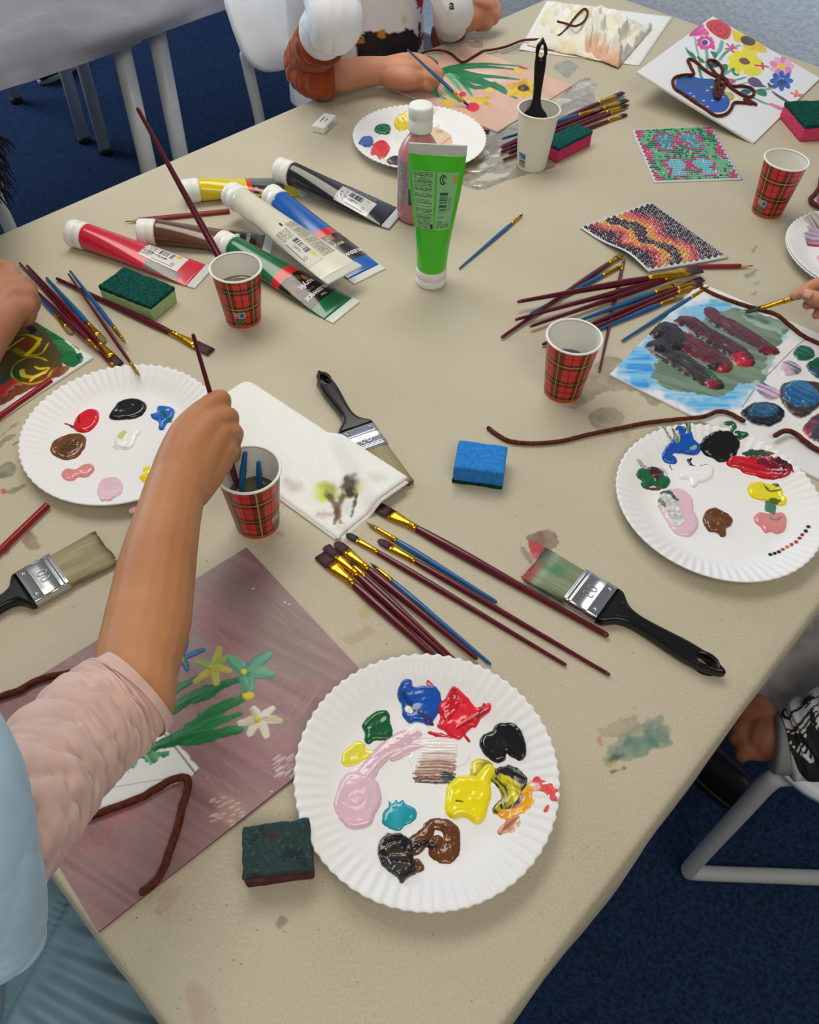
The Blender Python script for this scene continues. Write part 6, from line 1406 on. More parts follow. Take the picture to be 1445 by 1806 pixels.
# --- tilted flower picture with glued cord
Bc = W(1330, 252, .003); Rc = W(1447, 138, .004)
ax_ = nrmz(Rc-Bc); zl = .056; Lc = W(1132, 120, zl); ay_ = Lc-Bc; ay_ = nrmz(ay_-ax_*(ay_@ax_)); hgt = (Lc-Bc)@ay_; wid = np.linalg.norm(Rc-Bc)
z5 = Z(1130, 10, 4.587)
def card_draw(f):
    T, T2 = (60, 142, 122), (120, 180, 168)
    def ln(pts, w, c, c2=None, sd=1): f.line(z5(pts), w, c, h=.0003, rag=.0006, streak=True, col2=c2, seed=sd, add=True)
    def ov(c, rx, ry, col, rot=0, **k):
        cr, sr = math.cos(rot), math.sin(rot); f.poly(z5([(c[0]+rx*math.cos(q)*cr-ry*math.sin(q)*sr, c[1]+rx*math.cos(q)*sr+ry*math.sin(q)*cr) for q in np.linspace(0, 2*PI, 12, endpoint=False)]), col, h=.0004, rag=.0008, add=True, **k)
    for k, (p, w) in enumerate([([(440, 260), (455, 350), (480, 450), (480, 540)], .002), ([(530, 350), (540, 430), (540, 520)], .0035), ([(660, 290), (640, 360), (600, 400)], .004), ([(800, 320), (700, 370), (640, 440)], .003), ([(640, 580), (740, 520), (820, 490)], .0035), ([(680, 620), (780, 600), (850, 580)], .0025), ([(820, 700), (1000, 680), (1060, 670)], .0035), ([(800, 640), (880, 620)], .002), ([(900, 740), (980, 780), (1050, 805)], [.003, .005, .002]), ([(470, 500), (500, 590), (560, 600)], .003)]):
        ln(p, w, T, T2, k)
    for p in ([(365, 335), (385, 360), (430, 390), (455, 440), (400, 410), (372, 370)], [(455, 410), (500, 430), (525, 465), (480, 455)], [(565, 370), (600, 375), (625, 400), (600, 430), (580, 400)], [(650, 480), (700, 475), (705, 520), (670, 540), (655, 510)], [(730, 510), (770, 505), (800, 560), (760, 565)], [(930, 690), (980, 670), (1020, 700), (1010, 735), (950, 720)]): f.poly(z5(p), (44, 122, 96), h=.0003, add=True, rag=.0005)
    f.poly(z5([(390, 240), (430, 195), (500, 152), (520, 180), (558, 230), (520, 240), (470, 245), (420, 250)]), (212, 62, 148), h=.0004, rag=.0008, streak=True, col2=(226, 110, 170))
    f.poly(z5([(530, 150), (560, 120), (620, 112), (680, 140), (730, 180), (728, 240), (690, 275), (640, 262), (590, 230), (545, 190)]), (214, 56, 62), h=.0006, rag=.0008)
    f.line(z5([(635, 190), (650, 200), (630, 215), (600, 195), (620, 160), (670, 165), (700, 210), (670, 245), (610, 240), (570, 200), (570, 150)]), .0010, (140, 26, 44), h=.0003, add=True)
    for q in range(9): a = q*2*PI/9; ov((525+52*math.cos(a), 300+42*math.sin(a)), 22, 18, (226, 70, 146))
    f.poly(z5([(560, 320), (600, 320), (598, 360), (570, 345)]), (226, 70, 146), h=.0003, add=True); ov((525, 300), 34, 26, (250, 240, 244)); ov((520, 302), 27, 22, (34, 70, 176))
    for a in np.linspace(-2.4, 1.1, 6): ov((870+72*math.cos(a), 275+62*math.sin(a)), 40, 18, (234, 204, 30), rot=a, col2=(220, 180, 40))
    f.poly(z5([(930, 250), (980, 300), (1022, 370), (960, 380), (920, 350), (930, 300)]), (232, 200, 24), h=.0004, add=True, rag=.001); f.poly(z5([(735, 200), (780, 205), (830, 230), (820, 300), (760, 285), (745, 240)]), (234, 206, 40), h=.0004, add=True, rag=.001)
    f.poly(z5([(825, 320), (870, 310), (905, 345), (890, 372), (840, 350)]), (232, 198, 36), h=.0005, add=True); ov((868, 286), 62, 38, (96, 72, 62), rot=.3, col2=(74, 56, 50)); f.poly(z5([(756, 152), (800, 165), (820, 195), (780, 190)]), (70, 64, 62), h=.0003); f.poly(z5([(830, 190), (870, 215), (880, 235), (850, 230)]), (80, 74, 72), h=.0003)
    for a in np.linspace(0, 2*PI, 10)[:-1]: ov((838+92*math.cos(a), 450+62*math.sin(a)), 52, 30, (238, 222, 20), rot=a*.9)
    f.poly(z5([(830, 510), (960, 500), (970, 550), (900, 572), (840, 550)]), (226, 220, 40), h=.0003, add=True, rag=.002); ov((840, 452), 46, 26, (122, 76, 50), rot=.3)
    for c, ends, w, col in (((730, 345), [(700, 310), (750, 315), (775, 345), (750, 380), (690, 350)], .0028, (214, 70, 130)), ((985, 488), [(930, 485), (985, 465), (1030, 495), (990, 515)], .0032, (216, 70, 76)), ((1272, 722), [(1225, 710), (1260, 692), (1310, 722), (1310, 750), (1250, 735)], .0035, (228, 110, 110))):
        for e in ends: f.line(z5([c, e]), w, col, h=.0004, add=True, rag=.0008)
    ov((1272, 722), 10, 8, (236, 180, 60))
    for q in range(9): a = q*2*PI/9; ov((1142+68*math.cos(a), 490+52*math.sin(a)), 34, 24, (226, 132, 184) if q % 2 else (236, 176, 208), rot=a)
    ov((1142, 490), 34, 24, (236, 200, 60))
    for q in range(8): a = q*2*PI/8; ov((1140+62*math.cos(a), 610+50*math.sin(a)), 34, 22, (30, 84, 186), rot=a, col2=(40, 110, 200))
    ov((1140, 618), 36, 24, (22, 52, 110))
    f.poly(z5([(868, 600), (910, 578), (960, 600), (990, 640), (1020, 660), (930, 660), (885, 640)]), (92, 70, 116), h=.0004, rag=.0008); f.poly(z5([(700, 590), (750, 595), (770, 620), (720, 640)]), (170, 90, 140), h=.0003, rag=.001)
    f.line(z5([(1070, 700), (1130, 740), (1190, 780), (1205, 800)]), [.003, .0055, .005, .004], (88, 78, 120), h=.0004, rag=.0014); f.line(z5([(1060, 800), (1120, 825), (1185, 845)]), [.005, .007, .004], (214, 84, 150), h=.0004, rag=.0014, streak=True, col2=(230, 130, 180))
    f.poly(z5([(1030, 620), (1060, 640), (1110, 650), (1060, 668), (1035, 655)]), (80, 74, 72), h=.0003)
    ov((700, 740), 60, 40, (110, 150, 50), col2=(190, 190, 60)); ov((600, 480), 40, 24, (34, 80, 110)); ov((850, 700), 40, 22, (28, 100, 110))
    f.poly(z5([(285, 630), (300, 590), (350, 580), (420, 575), (500, 590), (600, 600), (660, 680), (720, 760), (720, 800), (690, 850), (620, 868), (560, 850), (500, 800), (430, 770), (340, 710), (290, 670)]), (24, 78, 190), h=.0006, rag=.0008, streak=True, col2=(36, 84, 150), sdir=-.5)
    for x, y in ((400, 712), (430, 735), (510, 770), (540, 690), (575, 660), (665, 742), (540, 820), (580, 770)): ov((x, y), 12, 5, (200, 216, 236))
tC, fC, nC = board(Bc, ax_, ay_, wid, hgt, .004, 'canvas_painting', 'white tilted picture of bright flowers in a blue vase outlined with brown cord', 'painting', lambda X, Y: np.broadcast_to(lin((232, 233, 238)), X.shape+(3,)).copy(), .001, card_draw)
def cc(pts, r=.0027): return cord('cord_outline', z5(pts), r, tC, O=Bc, n=nC)
cc([(935, 800), (880, 768), (840, 752), (900, 790), (840, 785), (760, 785), (735, 830), (700, 870), (640, 890), (590, 880), (520, 830), (440, 780), (340, 710), (280, 670), (262, 610), (290, 575), (360, 560), (430, 555), (405, 490), (385, 445), (400, 432), (450, 455), (520, 520), (600, 565), (660, 580)])
cc([(660, 590), (600, 540), (560, 480), (548, 445), (590, 442), (630, 465), (665, 520), (650, 580)]); cc([(680, 610), (740, 650), (820, 650), (890, 665), (920, 700), (900, 735), (840, 730), (740, 670), (690, 620)])
cc([(650, 590), (615, 640), (605, 700), (620, 745), (640, 740), (660, 690), (680, 640)], .003); cc([(640, 570), (700, 610), (660, 640), (620, 600), (660, 570)], .0036); cc([(630, 640), (640, 700), (610, 735)], .003)

# --- white sheet and crumpled tissue
def sheet(name, label, quad, cat, mat, z0=.001, amp=.001, res=60, fn=None, seed=1, colfn=None, scale=12, thick=.0006):
    A, B, Cc, D = [W(*q, z0) for q in quad]; n = res; U, V_ = np.meshgrid(np.linspace(0, 1, n), np.linspace(0, 1, n))
    P = (A*(1-U[..., None])+B*U[..., None])*(1-V_[..., None])+(D*(1-U[..., None])+Cc*U[..., None])*V_[..., None]
    h = amp*np.abs(2*fbm(P[..., 0]*scale, P[..., 1]*scale, seed, 4)-1)*2
    if fn is not None: h = h+fn(U, V_)
    P[..., 2] = z0+h; Q = P.copy(); Q[..., 2] -= thick
    f1 = grid_faces(n, n); N_ = n*n; rim = []
    bd = [i for i in range(n)]+[i*n+n-1 for i in range(1, n)]+[(n-1)*n+i for i in range(n-2, -1, -1)]+[i*n for i in range(n-2, 0, -1)]
    for a, b in zip(bd, bd[1:]+bd[:1]): rim.append((b, a, a+N_, b+N_))
    F_ = [tuple(q) for q in f1]+[tuple(q[::-1]+N_) for q in f1]+rim
    cols = None
    if colfn is not None: cc_ = colfn(U, V_).reshape(-1, 3); cols = np.vstack([cc_, cc_])
    o = mo(name, np.vstack([P.reshape(-1, 3), Q.reshape(-1, 3)]), F_, mat, colors=cols); tag(o, label, cat); return o
sheet('paper_sheet', 'flat white sheet of paper under the crumpled tissue at the far end', [(915, 88), (1128, 116), (1187, 30), (965, 2)], 'paper', M('white_paper', (232, 232, 232), rough=.7), amp=.0012, res=40)
def tissue(u0, label, quad, hgt, seed, tint, foot):
    def colfn(U, V): k = sstep(.5, .7, fbm(U*4, V*4, seed+3))[..., None]; b = lin((232, 228, 216))*(1-k)+lin(tint)*k; e = sstep(foot, foot-.15, V+.1*vn(U*9, V, 3))[..., None]; return b*(1-e)+lin((222, 180, 150))*e
    def fn(U, V):
        d = np.clip(np.minimum(np.minimum(U, 1-U), np.minimum(V, 1-V))*5, 0, 1)
        return d**.6*hgt*(.25+1.1*sstep(.5, 1., 1-np.abs(2*fbm(U*3.6+seed, V*3.6, seed, 2)-1))+.45*(1-np.abs(2*fbm(U*9, V*9, seed+1, 2)-1))-.3)
    sheet('crumpled_tissue', label, quad, 'tissue', VC('tissue_paper', rough=.8, bump=.4, bscale=120, bdist=.001), z0=.003, amp=.002, res=110, fn=fn, colfn=colfn, seed=seed, scale=40)
tissue(0, 'thin yellowed tissue spread out left of the crumpled tissue lump', [(930, 80), (1080, 112), (1068, 15), (970, 4)], .009, 3, (226, 216, 176), .12)
tissue(0, 'crumpled white tissue lump with peach-stained edges', [(1022, 92), (1090, 120), (1150, 50), (1040, 18)], .026, 9, (216, 214, 206), .25)

# --- folded kitchen towel
q4 = [(600, 953), (717, 850), (440, 664), (330, 720)]
zt = .006
A, B = W(600, 951, zt), W(716, 850, zt); Cc_ = W(438, 664, zt)
ax_ = nrmz(B-A); ay_ = nrmz((Cc_-B)-ax_*((Cc_-B)@ax_)); wT = np.linalg.norm(B-A); hT = (Cc_-B)@ay_
tw = thing('paper_towel', 'folded white embossed paper towel stained with brown and yellow-green paint', 'paper towel', (*(A+ax_*wT/2+ay_*hT/2)[:2], 0))
zT = Z(380, 640, 2.779)
def tw_layer(z, ex, name, draw=None, thick=.0016):
    f = Field(A+ax_*ex[0]+ay_*ex[1]+np.array([0, 0, z-zt]), ax_, ay_, 0, wT+ex[2], 0, hT+ex[3], .0011)
    X, Y = f.X, f.Y; dot = (np.sin(X*2*PI/.0048+np.sin(Y*70)*.8)*np.sin(Y*2*PI/.0046+np.sin(X*60)*.8))
    edge = np.minimum(np.minimum(X, f.xs[-1]-X), np.minimum(Y, f.ys[-1]-Y))
    # rounded corner at the far left
    f.C[..., :3] = lin((240, 240, 238)); f.H = .0007*dot+.0009*(fbm(X*25, Y*25, 4)-.5)+np.where(edge < .004, -(1-edge/.004)**2*.0022, 0)
    if draw: draw(f)
    ba, bb_ = W(700, 862, .01), W(645, 770, .01); e_ = (bb_-ba)[:2]; P0 = f.O+X[..., None]*f.ax+Y[..., None]*f.ay
    tt_ = np.clip(((P0[..., 0]-ba[0])*e_[0]+(P0[..., 1]-ba[1])*e_[1])/(e_@e_), 0, 1); dd = np.hypot(P0[..., 0]-ba[0]-tt_*e_[0], P0[..., 1]-ba[1]-tt_*e_[1])
    f.H = f.H+.0128*sstep(.050, .024, dd)
    H = f.H; P = f.O+X[..., None]*f.ax+Y[..., None]*f.ay+H[..., None]*f.n
    P = P+ (ay_*.004)*np.sin(X/wT*3+1)[..., None]*np.clip(1-Y/.05, 0, 1)[..., None]
    r = .018; dx = X-(f.xs[-1]-r); dy = Y-(f.ys[-1]-r); m = (dx > 0) & (dy > 0); d = np.hypot(dx, dy); k = np.where(m & (d > r), r/np.maximum(d, 1e-9), 1)
    P = P-(((1-k)*dx)[..., None]*f.ax+((1-k)*dy)[..., None]*f.ay)*m[..., None]
    Q = P.copy(); Q[..., 2] = P[..., 2]-thick
    nx, ny = f.nx, f.ny; N_ = nx*ny; f1 = grid_faces(nx, ny)
    bd = [i for i in range(nx)]+[j*nx+nx-1 for j in range(1, ny)]+[(ny-1)*nx+i for i in range(nx-2, -1, -1)]+[j*nx for j in range(ny-2, 0, -1)]
    F_ = [tuple(q) for q in f1]+[tuple(q[::-1]+N_) for q in f1]+[(b, a, a+N_, b+N_) for a, b in zip(bd, bd[1:]+bd[:1])]
    c = f.C.reshape(-1, 4); mo(name, np.vstack([P.reshape(-1, 3), Q.reshape(-1, 3)]), F_, VC('towel_paper', rough=.85, bump=.3, bscale=260, bdist=.0006), tw, colors=np.vstack([c, c]))
def tw_draw(f):
    def s(pts, c, a, so, rg=.004, w=None, sd=1): (f.line(zT(pts), w, c, h=0, soft=so, alpha=a, rag=rg, rags=200, seed=sd) if w else f.poly(zT(pts), c, h=0, soft=so, alpha=a, rag=rg, rags=160, seed=sd))
    H0 = f.H.copy()
    s([(490, 650), (490, 605), (520, 585), (570, 595), (600, 620), (590, 670), (540, 685), (505, 675)], (206, 222, 60), .9, .010); s([(640, 620), (700, 610), (718, 625), (690, 665), (650, 670)], (214, 224, 110), .75, .012)
    s([(535, 590), (590, 600), (600, 650), (560, 660), (540, 630)], (150, 140, 96), .7, .012); s([(535, 630), (550, 618), (570, 635), (572, 655), (550, 655)], (70, 52, 36), .8, .006)
    s([(618, 580), (640, 560), (680, 570), (692, 600), (680, 630), (690, 650), (660, 660), (632, 640), (618, 610)], (88, 74, 52), .95, .007); s([(640, 620), (670, 615), (675, 650), (650, 655)], (60, 46, 34), .8, .004)
    s([(630, 655), (615, 690), (600, 730)], (92, 66, 48), .9, .004, .002, .0028); s([(560, 655), (580, 690), (605, 730)], (112, 84, 62), .9, .004, .002, .0032); s([(600, 730), (610, 760), (625, 790)], (120, 84, 62), .9, .003, .003, .0028); s([(605, 730), (598, 770), (595, 795)], (110, 74, 52), .8, .002, .003, .0014)
    s([(700, 650), (688, 700), (682, 740), (680, 768)], (74, 62, 48), .9, .002, .0035, .0014, 5); s([(340, 570), (400, 580), (420, 620), (380, 640), (350, 615)], (176, 160, 146), .5, .010)
    s([(760, 580), (800, 570), (830, 600), (790, 620)], (216, 216, 204), .7, .010); s([(500, 740), (540, 730), (590, 750), (540, 760)], (176, 110, 124), .6, .008); s([(630, 700), (670, 690), (665, 750), (640, 740)], (190, 212, 210), .5, .010)
    s([(600, 815), (640, 800), (650, 825)], (214, 160, 130), .4, .010)
    f.H = H0
tw_layer(.0022, (.003, -.004, -.006, .0), 'towel_fold'); tw_layer(.0042, (-.002, .003, .002, -.004), 'towel_fold'); tw_layer(zt, (0, 0, 0, 0), 'towel_top', tw_draw)

# ================================================================== loose cords
cord('brown_cord', z2([(768, 300), (800, 282), (850, 268), (900, 268), (950, 285), (990, 318), (1020, 328), (1070, 300), (1120, 272), (1180, 262), (1250, 245), (1330, 215), (1420, 208)])+[(965, 65), (985, 63), (1000, 50), (1015, 30), (1030, 16), (1037, 22), (1030, 38), (1015, 46), (1000, 42), (984, 38)], .0022, label='thin brown cord running from the peach painting over the yellowed tissue', zs=[.006]*12+[.006, .012, .014, .016, .018, .02, .02, .02, .022, .02, .02])
cord('brown_cord', [(862, 755), (875, 765), (900, 778), (940, 782), (990, 778), (1040, 766), (1090, 756), (1140, 746), (1190, 740)]+[(1240, 735), (1265, 726), (1285, 728), (1312, 742)], .0026, label='brown cord lying from beside the blue sponge to the canvas', zs=[.003]*8+[.004]+[.007]*4)
cord('brown_cord', [(1238, 508), (1262, 520), (1300, 534), (1340, 546), (1370, 555), (1395, 575), (1420, 594), (1460, 612)], .0027, label='brown cord along the far edge of the dark canvas', zs=[.004, .005]+[.0055]*6)
cord('brown_cord', [(1368, 768), (1385, 760), (1402, 764), (1420, 778), (1440, 792), (1470, 805)], .0030, label='short brown cord curving over the canvas behind the right plate', zs=[.012, .011, .009, .008, .007, .007])

# --- small corded picture at the right edge
O = W(1428, 352, .003); a_ = nrmz(W(1445, 365, .003)-O); b_ = np.array([-a_[1], a_[0], 0])
def mini(f):
    f.poly([(1440, 352), (1448, 344), (1456, 350), (1452, 360), (1443, 359)], (180, 40, 80), h=.0008, col2=(120, 40, 110))
tM, fM, _ = board(O, a_, b_, .14, .20, .003, 'canvas_painting', 'corner of a small cord-edged picture at the right edge, above the stacked plates', 'painting', lambda X, Y: np.broadcast_to(lin((230, 230, 232)), X.shape+(3,)).copy(), .0015, mini)
cord('cord_outline', [(1449, 312), (1446, 330), (1438, 342), (1430, 352), (1440, 362), (1460, 372)], .0036, tM, O=O, n=(0, 0, 1))

# ================================================================== gem mosaics
def mosaic(name, label, quad, nu, nv, pick, lift=None, hexs=True, seed=2, base=(206, 214, 220)):
    Q = [W(*q, .0012) for q in quad]                       # corners: (0,0) (1,0) (1,1) (0,1)
    def at(u, v):
        P = (Q[0]*(1-u)+Q[1]*u)*(1-v)+(Q[3]*(1-u)+Q[2]*u)*v
        if lift: P = P+np.array([0, 0, lift(u, v)])
        return P
    t = thing(name, label, 'gem mosaic', (*sum(Q)[:2]/4, 0))
    n = 24; U = np.linspace(-.03, 1.03, n); V = np.array([at(u, v)-[0, 0, .0002] for v in U for u in U]); F1 = grid_faces(n, n); V2 = V-[0, 0, .0006]; N_ = n*n
    bd = [i for i in range(n)]+[i*n+n-1 for i in range(1, n)]+[(n-1)*n+i for i in range(n-2, -1, -1)]+[i*n for i in range(n-2, 0, -1)]
    mo('backing_film', np.vstack([V, V2]), [tuple(q) for q in F1]+[tuple(q[::-1]+N_) for q in F1]+[(b, a, a+N_, b+N_) for a, b in zip(bd, bd[1:]+bd[:1])], M('film_%s' % name, base, rough=.3, spec=.5), t)
    su = np.linalg.norm(Q[1]-Q[0])/(nu-.5); r = su*.5
    G = []
    for j in range(nv):
        for i in range(nu):
            u = (i+(.5 if (hexs and j % 2) else 0)+.25)/(nu+.25); v = (j+.5)/nv; c = pick(u, v, i, j)
            if c is None: continue
            G.append((at(u, v), c))
    G.sort(key=lambda g: np.linalg.norm(g[0]-CAM)); gv, gf = gem_mesh(r*.98, r*.75, 8); gv = np.array(gv); pr = {}
    rest_v, rest_f, rest_c = [], [], []; k0 = 0
    rnd = random.Random(seed)
    for k, (P, c) in enumerate(G):
        if k < 100:
            if c not in pr: o = mo('gem', gv+P, gf, gemmat(c), t, smooth=False); o.data.transform(Matrix.Translation(Vector(-(P-ORG[t])))); o.location = P-ORG[t]; pr[c] = o
            else: o = pr[c].copy(); C.objects.link(o); o.parent = t; o.location = P-ORG[t]
            o.rotation_euler = (rnd.uniform(-.1, .1), rnd.uniform(-.1, .1), rnd.uniform(0, 1))
        else:
            a = rnd.uniform(0, 1); R = np.array([[math.cos(a), -math.sin(a), 0], [math.sin(a), math.cos(a), 0], [rnd.uniform(-.12, .12), rnd.uniform(-.12, .12), 1]])
            rest_v.append(gv@R.T+P); rest_f += [tuple(i+k0 for i in f) for f in gf]; rest_c += [lin(c)]*len(gv); k0 += len(gv)
    o = mo('gem_field', np.vstack(rest_v), rest_f, VC('gem_gloss', rough=.1, spec=.8, coat=.8), t, colors=np.array(rest_c), smooth=False); o['kind'] = 'stuff'
    return t
GD, GL, GM = (10, 110, 84), (104, 190, 134), (46, 150, 104); PK, PK2 = (196, 30, 110), (214, 60, 120); CY, CY2 = (110, 200, 214), (70, 150, 170)
# butterfly-like shapes in image space (u to the right, v downwards)
def near(p, pts, r): return any((p[0]-x)**2/(r[0]**2)+(p[1]-y)**2/(r[1]**2) < 1 for x, y in pts)
def pick1(u, v, i, j):
    v = 1-v; rnd = random.Random(i*77+j*13)
    for cy in (.26, .76):
        y = (v-cy)/.19
        for sx in (-1, 1):
            x = (u-.49)*sx/.30
            if x > 0:
                w1 = ((x-.52)/.52)**2+((y+.25)/.62)**2; w2 = ((x-.62)/.40)**2+((y-.62)/.42)**2
                k = min(w1, w2)
                if k < .62: return CY if (cy > .5 or rnd.random() < .35) else CY2
                if k < 1.12: return PK if rnd.random() < .8 else PK2
        if abs(u-.49) < .035 and abs(y) < .55: return PK
    e = min(u, 1-u); c = abs((v*2) % 1-.5)
    if e < .13-.28*abs(((v*2+.5) % 1)-.5)*1.0 or (e < .10 and (v < .10)): return PK if rnd.random() < .6 else PK2
    return GL if (fbm(u*6, v*7, 4) > .54) ^ (rnd.random() < .15) else (GD if rnd.random() < .7 else GM)
mosaic('gem_mosaic', 'green, pink and turquoise gem mosaic in front of the flower picture', [(1157, 319), (1305, 314), (1254, 224), (1119, 230)], 27, 26, pick1)
DK, CR, CO, OR = (56, 20, 40), (170, 28, 56), (224, 100, 84), (226, 160, 60)
def pick2(u, v, i, j):
    # bands run along u; v from near edge (0) to far edge (1)
    w = v+.035*((j+i//2) % 3-1)*.4+ .10*math.sin(u*2*PI*2.0+1.2)*(.35+.65*u*0+.3)
    seq = [(0.13, DK), (.20, CR), (.27, CO), (.35, OR), (.52, DK), (.60, OR), (.69, CO), (.77, CR), (2, DK)]
    for th, c in seq:
        if w < th: return c
mosaic('gem_mosaic', 'orange, red and dark zigzag gem mosaic above the right brush pile', [(1029, 403), (1143, 481), (1277, 453), (1148, 361)], 23, 24, lambda u, v, i, j: pick2(u, v, i, j), lift=lambda u, v: .010*math.exp(-((u-.72)/.3)**2)*max(0, 1-v*1.3)+.002, base=(196, 206, 212))
# ================================================================== people
def skin_mat(name, c, c2):
    m = M(name, c, rough=.5, spec=.35, col2=c2, vscale=14, bump=.12, bscale=240, sub=.12, bdist=.0006); return m
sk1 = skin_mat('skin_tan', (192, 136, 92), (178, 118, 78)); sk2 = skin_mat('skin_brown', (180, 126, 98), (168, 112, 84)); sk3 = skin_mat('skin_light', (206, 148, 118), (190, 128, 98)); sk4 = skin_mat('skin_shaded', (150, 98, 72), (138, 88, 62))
def flesh(name, chains, parent, mat, voxel=.0022, it=8, sf=.6):
    parts = []
    for ch in chains:
        pts, r = ch[0], ch[1]; n = max(10, 6*len(pts)); P = smooth_path(pts, n); R = np.interp(np.linspace(0, 1, n), np.linspace(0, 1, len(r)), r) if len(r) > 1 else np.full(n, r[0])
        parts.append(sweep(P, R, 18))
    V, Fc = join(parts); o = mo(name, V, Fc, mat, parent)
    m = o.modifiers.new('skin_surface', 'REMESH'); m.mode = 'VOXEL'; m.voxel_size = voxel; m.use_smooth_shade = True
    m = o.modifiers.new('soften', 'SMOOTH'); m.iterations = it; m.factor = sf
    return o
def nail(parent, P, d, n, L=.010, w=.0045, mat=None):
    d = nrmz(d); n = nrmz(n-d*np.dot(n, d)); s = np.cross(d, n); V, Fc = rbox(P, d, s, n, L, w*2, .0012, r=.0006, seg=2); c = V-P; V = V-np.outer((c@s)**2*60, n)
    mo('fingernail', V, Fc, M('fingernail', (222, 172, 150), rough=.3), parent)
def cloth_sweep(name, pts, r, parent, mat, folds=8, amp=.06, seed=1, n=96, m=170, slant=.5, flat=1., up=(0, 0, 1), sharp=1.4, ends=False, nz=.03, window=None, colors=None, ph_n=1.1):
    P = smooth_path(pts, m); R = np.interp(np.linspace(0, 1, m), np.linspace(0, 1, len(r)), r)
    def mod(k, a):
        t = k/m; ph = t*folds+slant*np.sin(a+seed)+ph_n*fbm(np.cos(a)*1.6+seed, np.sin(a)*1.6+t*5, seed)
        rd = np.abs(np.sin(PI*ph))**.55
        ph2 = t*folds*1.9+slant*np.cos(a*1+seed*2)+vn(np.cos(a)*2, t*9, seed+4)*1.0; rd2 = np.abs(np.sin(PI*ph2))**.55
        e = min(1, t*12) if window is None else window(t)
        return 1+e*(amp*(rd-.5)+amp*.45*(rd2-.5)+nz*(fbm(np.cos(a)*3, np.sin(a)*3+t*8, seed+8)-.5))
    V, Fc = sweep(P, R, n, up=up, round_ends=False, flat=flat, mod=mod, cap=True)
    return mo(name, V, Fc, mat, parent, colors=colors(V) if colors else None)

# ---- the person reaching across in front
p1 = thing('person', 'person in pale pink rolled sleeve and pale blue dress reaching out to dip a brush', 'person', (*W(-60, 1500, 0)[:2], FLZ))
B0, B1 = np.array(PH[0]), np.array(PH[1])
def onb(z): return B0+(B1-B0)*((z-B0[2])/(B1[2]-B0[2]))
arm = [([W(238, 1238, .148), W(240, 1180, .142), W(262, 1090, .142), W(277, 1000, .146), W(296, 915, .150), W(312, 852, .152)], [.030, .0325, .0345, .0325, .0285, .0265]),
       ([W(308, 870, .152), W(312, 822, .158), W(330, 765, .164), W(355, 728, .168)], [.025, .021, .0165, .0120]),
       ([W(318, 862, .152), W(335, 800, .162), W(374, 745, .168)], [.025, .020, .0125]),
       ([W(325, 862, .148), W(350, 815, .155), W(386, 768, .160)], [.024, .020, .0125]),
       ([W(330, 860, .142), W(362, 826, .144), W(394, 796, .148)], [.023, .021, .0130]),
       ([W(345, 845, .135), W(385, 815, .132)], [.018, .0145]),
       ([W(355, 728, .168), W(388, 704, .164), W(394, 722, .145), onb(.128)+[.006, .002, 0]], [.0115, .0098, .0080, .0068]),
       ([W(374, 745, .168), W(404, 735, .156), W(404, 756, .136), onb(.112)+[.007, .001, 0]], [.0120, .0096, .0082, .0070]),
       ([W(386, 768, .160), W(413, 763, .145), W(411, 784, .126), onb(.098)+[.007, .003, 0]], [.0118, .0092, .0078, .0066]),
       ([W(392, 794, .148), W(406, 796, .136), W(398, 806, .122), onb(.095)+[.006, .0, 0]], [.0120, .0090, .0075, .0060]),
       ([W(318, 825, .142), W(335, 790, .132), W(352, 762, .128), onb(.130)-[.007, .0, 0]], [.0170, .0130, .0098, .0080])]
flesh('body', arm, p1, sk1, .0019, 6, .5)
sleeve1 = M('pink_jersey', (214, 178, 166), rough=.85, bump=.25, bscale=700, var=.05, vscale=40, sheen=.3, spec=.2, bdist=.0004)
cloth_sweep('sleeve', [W(236, 1222, .150), W(203, 1246, .152), W(160, 1280, .162), W(108, 1330, .182), W(62, 1386, .205), W(16, 1438, .225), W(-50, 1520, .24), W(-130, 1600, .25)], [.0365, .038, .0385, .0385, .038, .038, .038, .038, .038], p1, sleeve1, folds=9, amp=.125, seed=3, slant=.45, window=lambda t: float(sstep(.04, .13, t)), nz=.05, ph_n=1.6)
V, Fc = sweep([W(246, 1213, .150), W(236, 1222, .150), W(222, 1236, .151)], [.0362, .0372, .0378], 64, round_ends=False, cap=False); mo('sleeve_cuff', V, Fc, sleeve1, p1)
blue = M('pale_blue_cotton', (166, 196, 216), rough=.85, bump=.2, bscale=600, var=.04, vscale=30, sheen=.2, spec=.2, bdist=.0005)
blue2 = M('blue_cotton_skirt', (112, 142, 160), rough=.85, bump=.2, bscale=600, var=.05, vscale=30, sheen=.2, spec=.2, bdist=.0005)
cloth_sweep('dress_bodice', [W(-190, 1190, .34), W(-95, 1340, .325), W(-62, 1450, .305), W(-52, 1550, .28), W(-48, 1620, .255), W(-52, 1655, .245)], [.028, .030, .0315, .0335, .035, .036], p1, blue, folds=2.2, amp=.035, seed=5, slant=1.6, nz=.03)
nx, ny = 260, 220; a, b = W(92, 1630, -.10), W(-8, 1820, -.10); ea = nrmz(b-a); eb = np.array([-ea[1], ea[0], 0]); 
if (W(250, 1780, -.1)-a)@eb < 0: eb = -eb
U, V_ = np.meshgrid(np.linspace(-.14, .24, nx), np.linspace(-.15, .24, ny))
k = np.clip(V_, 0, None); fan = U/(1+k*2.2); fold = (.5+.5*np.sin(fan*2*PI/.020+3*fbm(fan*30, V_*6, 3)))**1.0
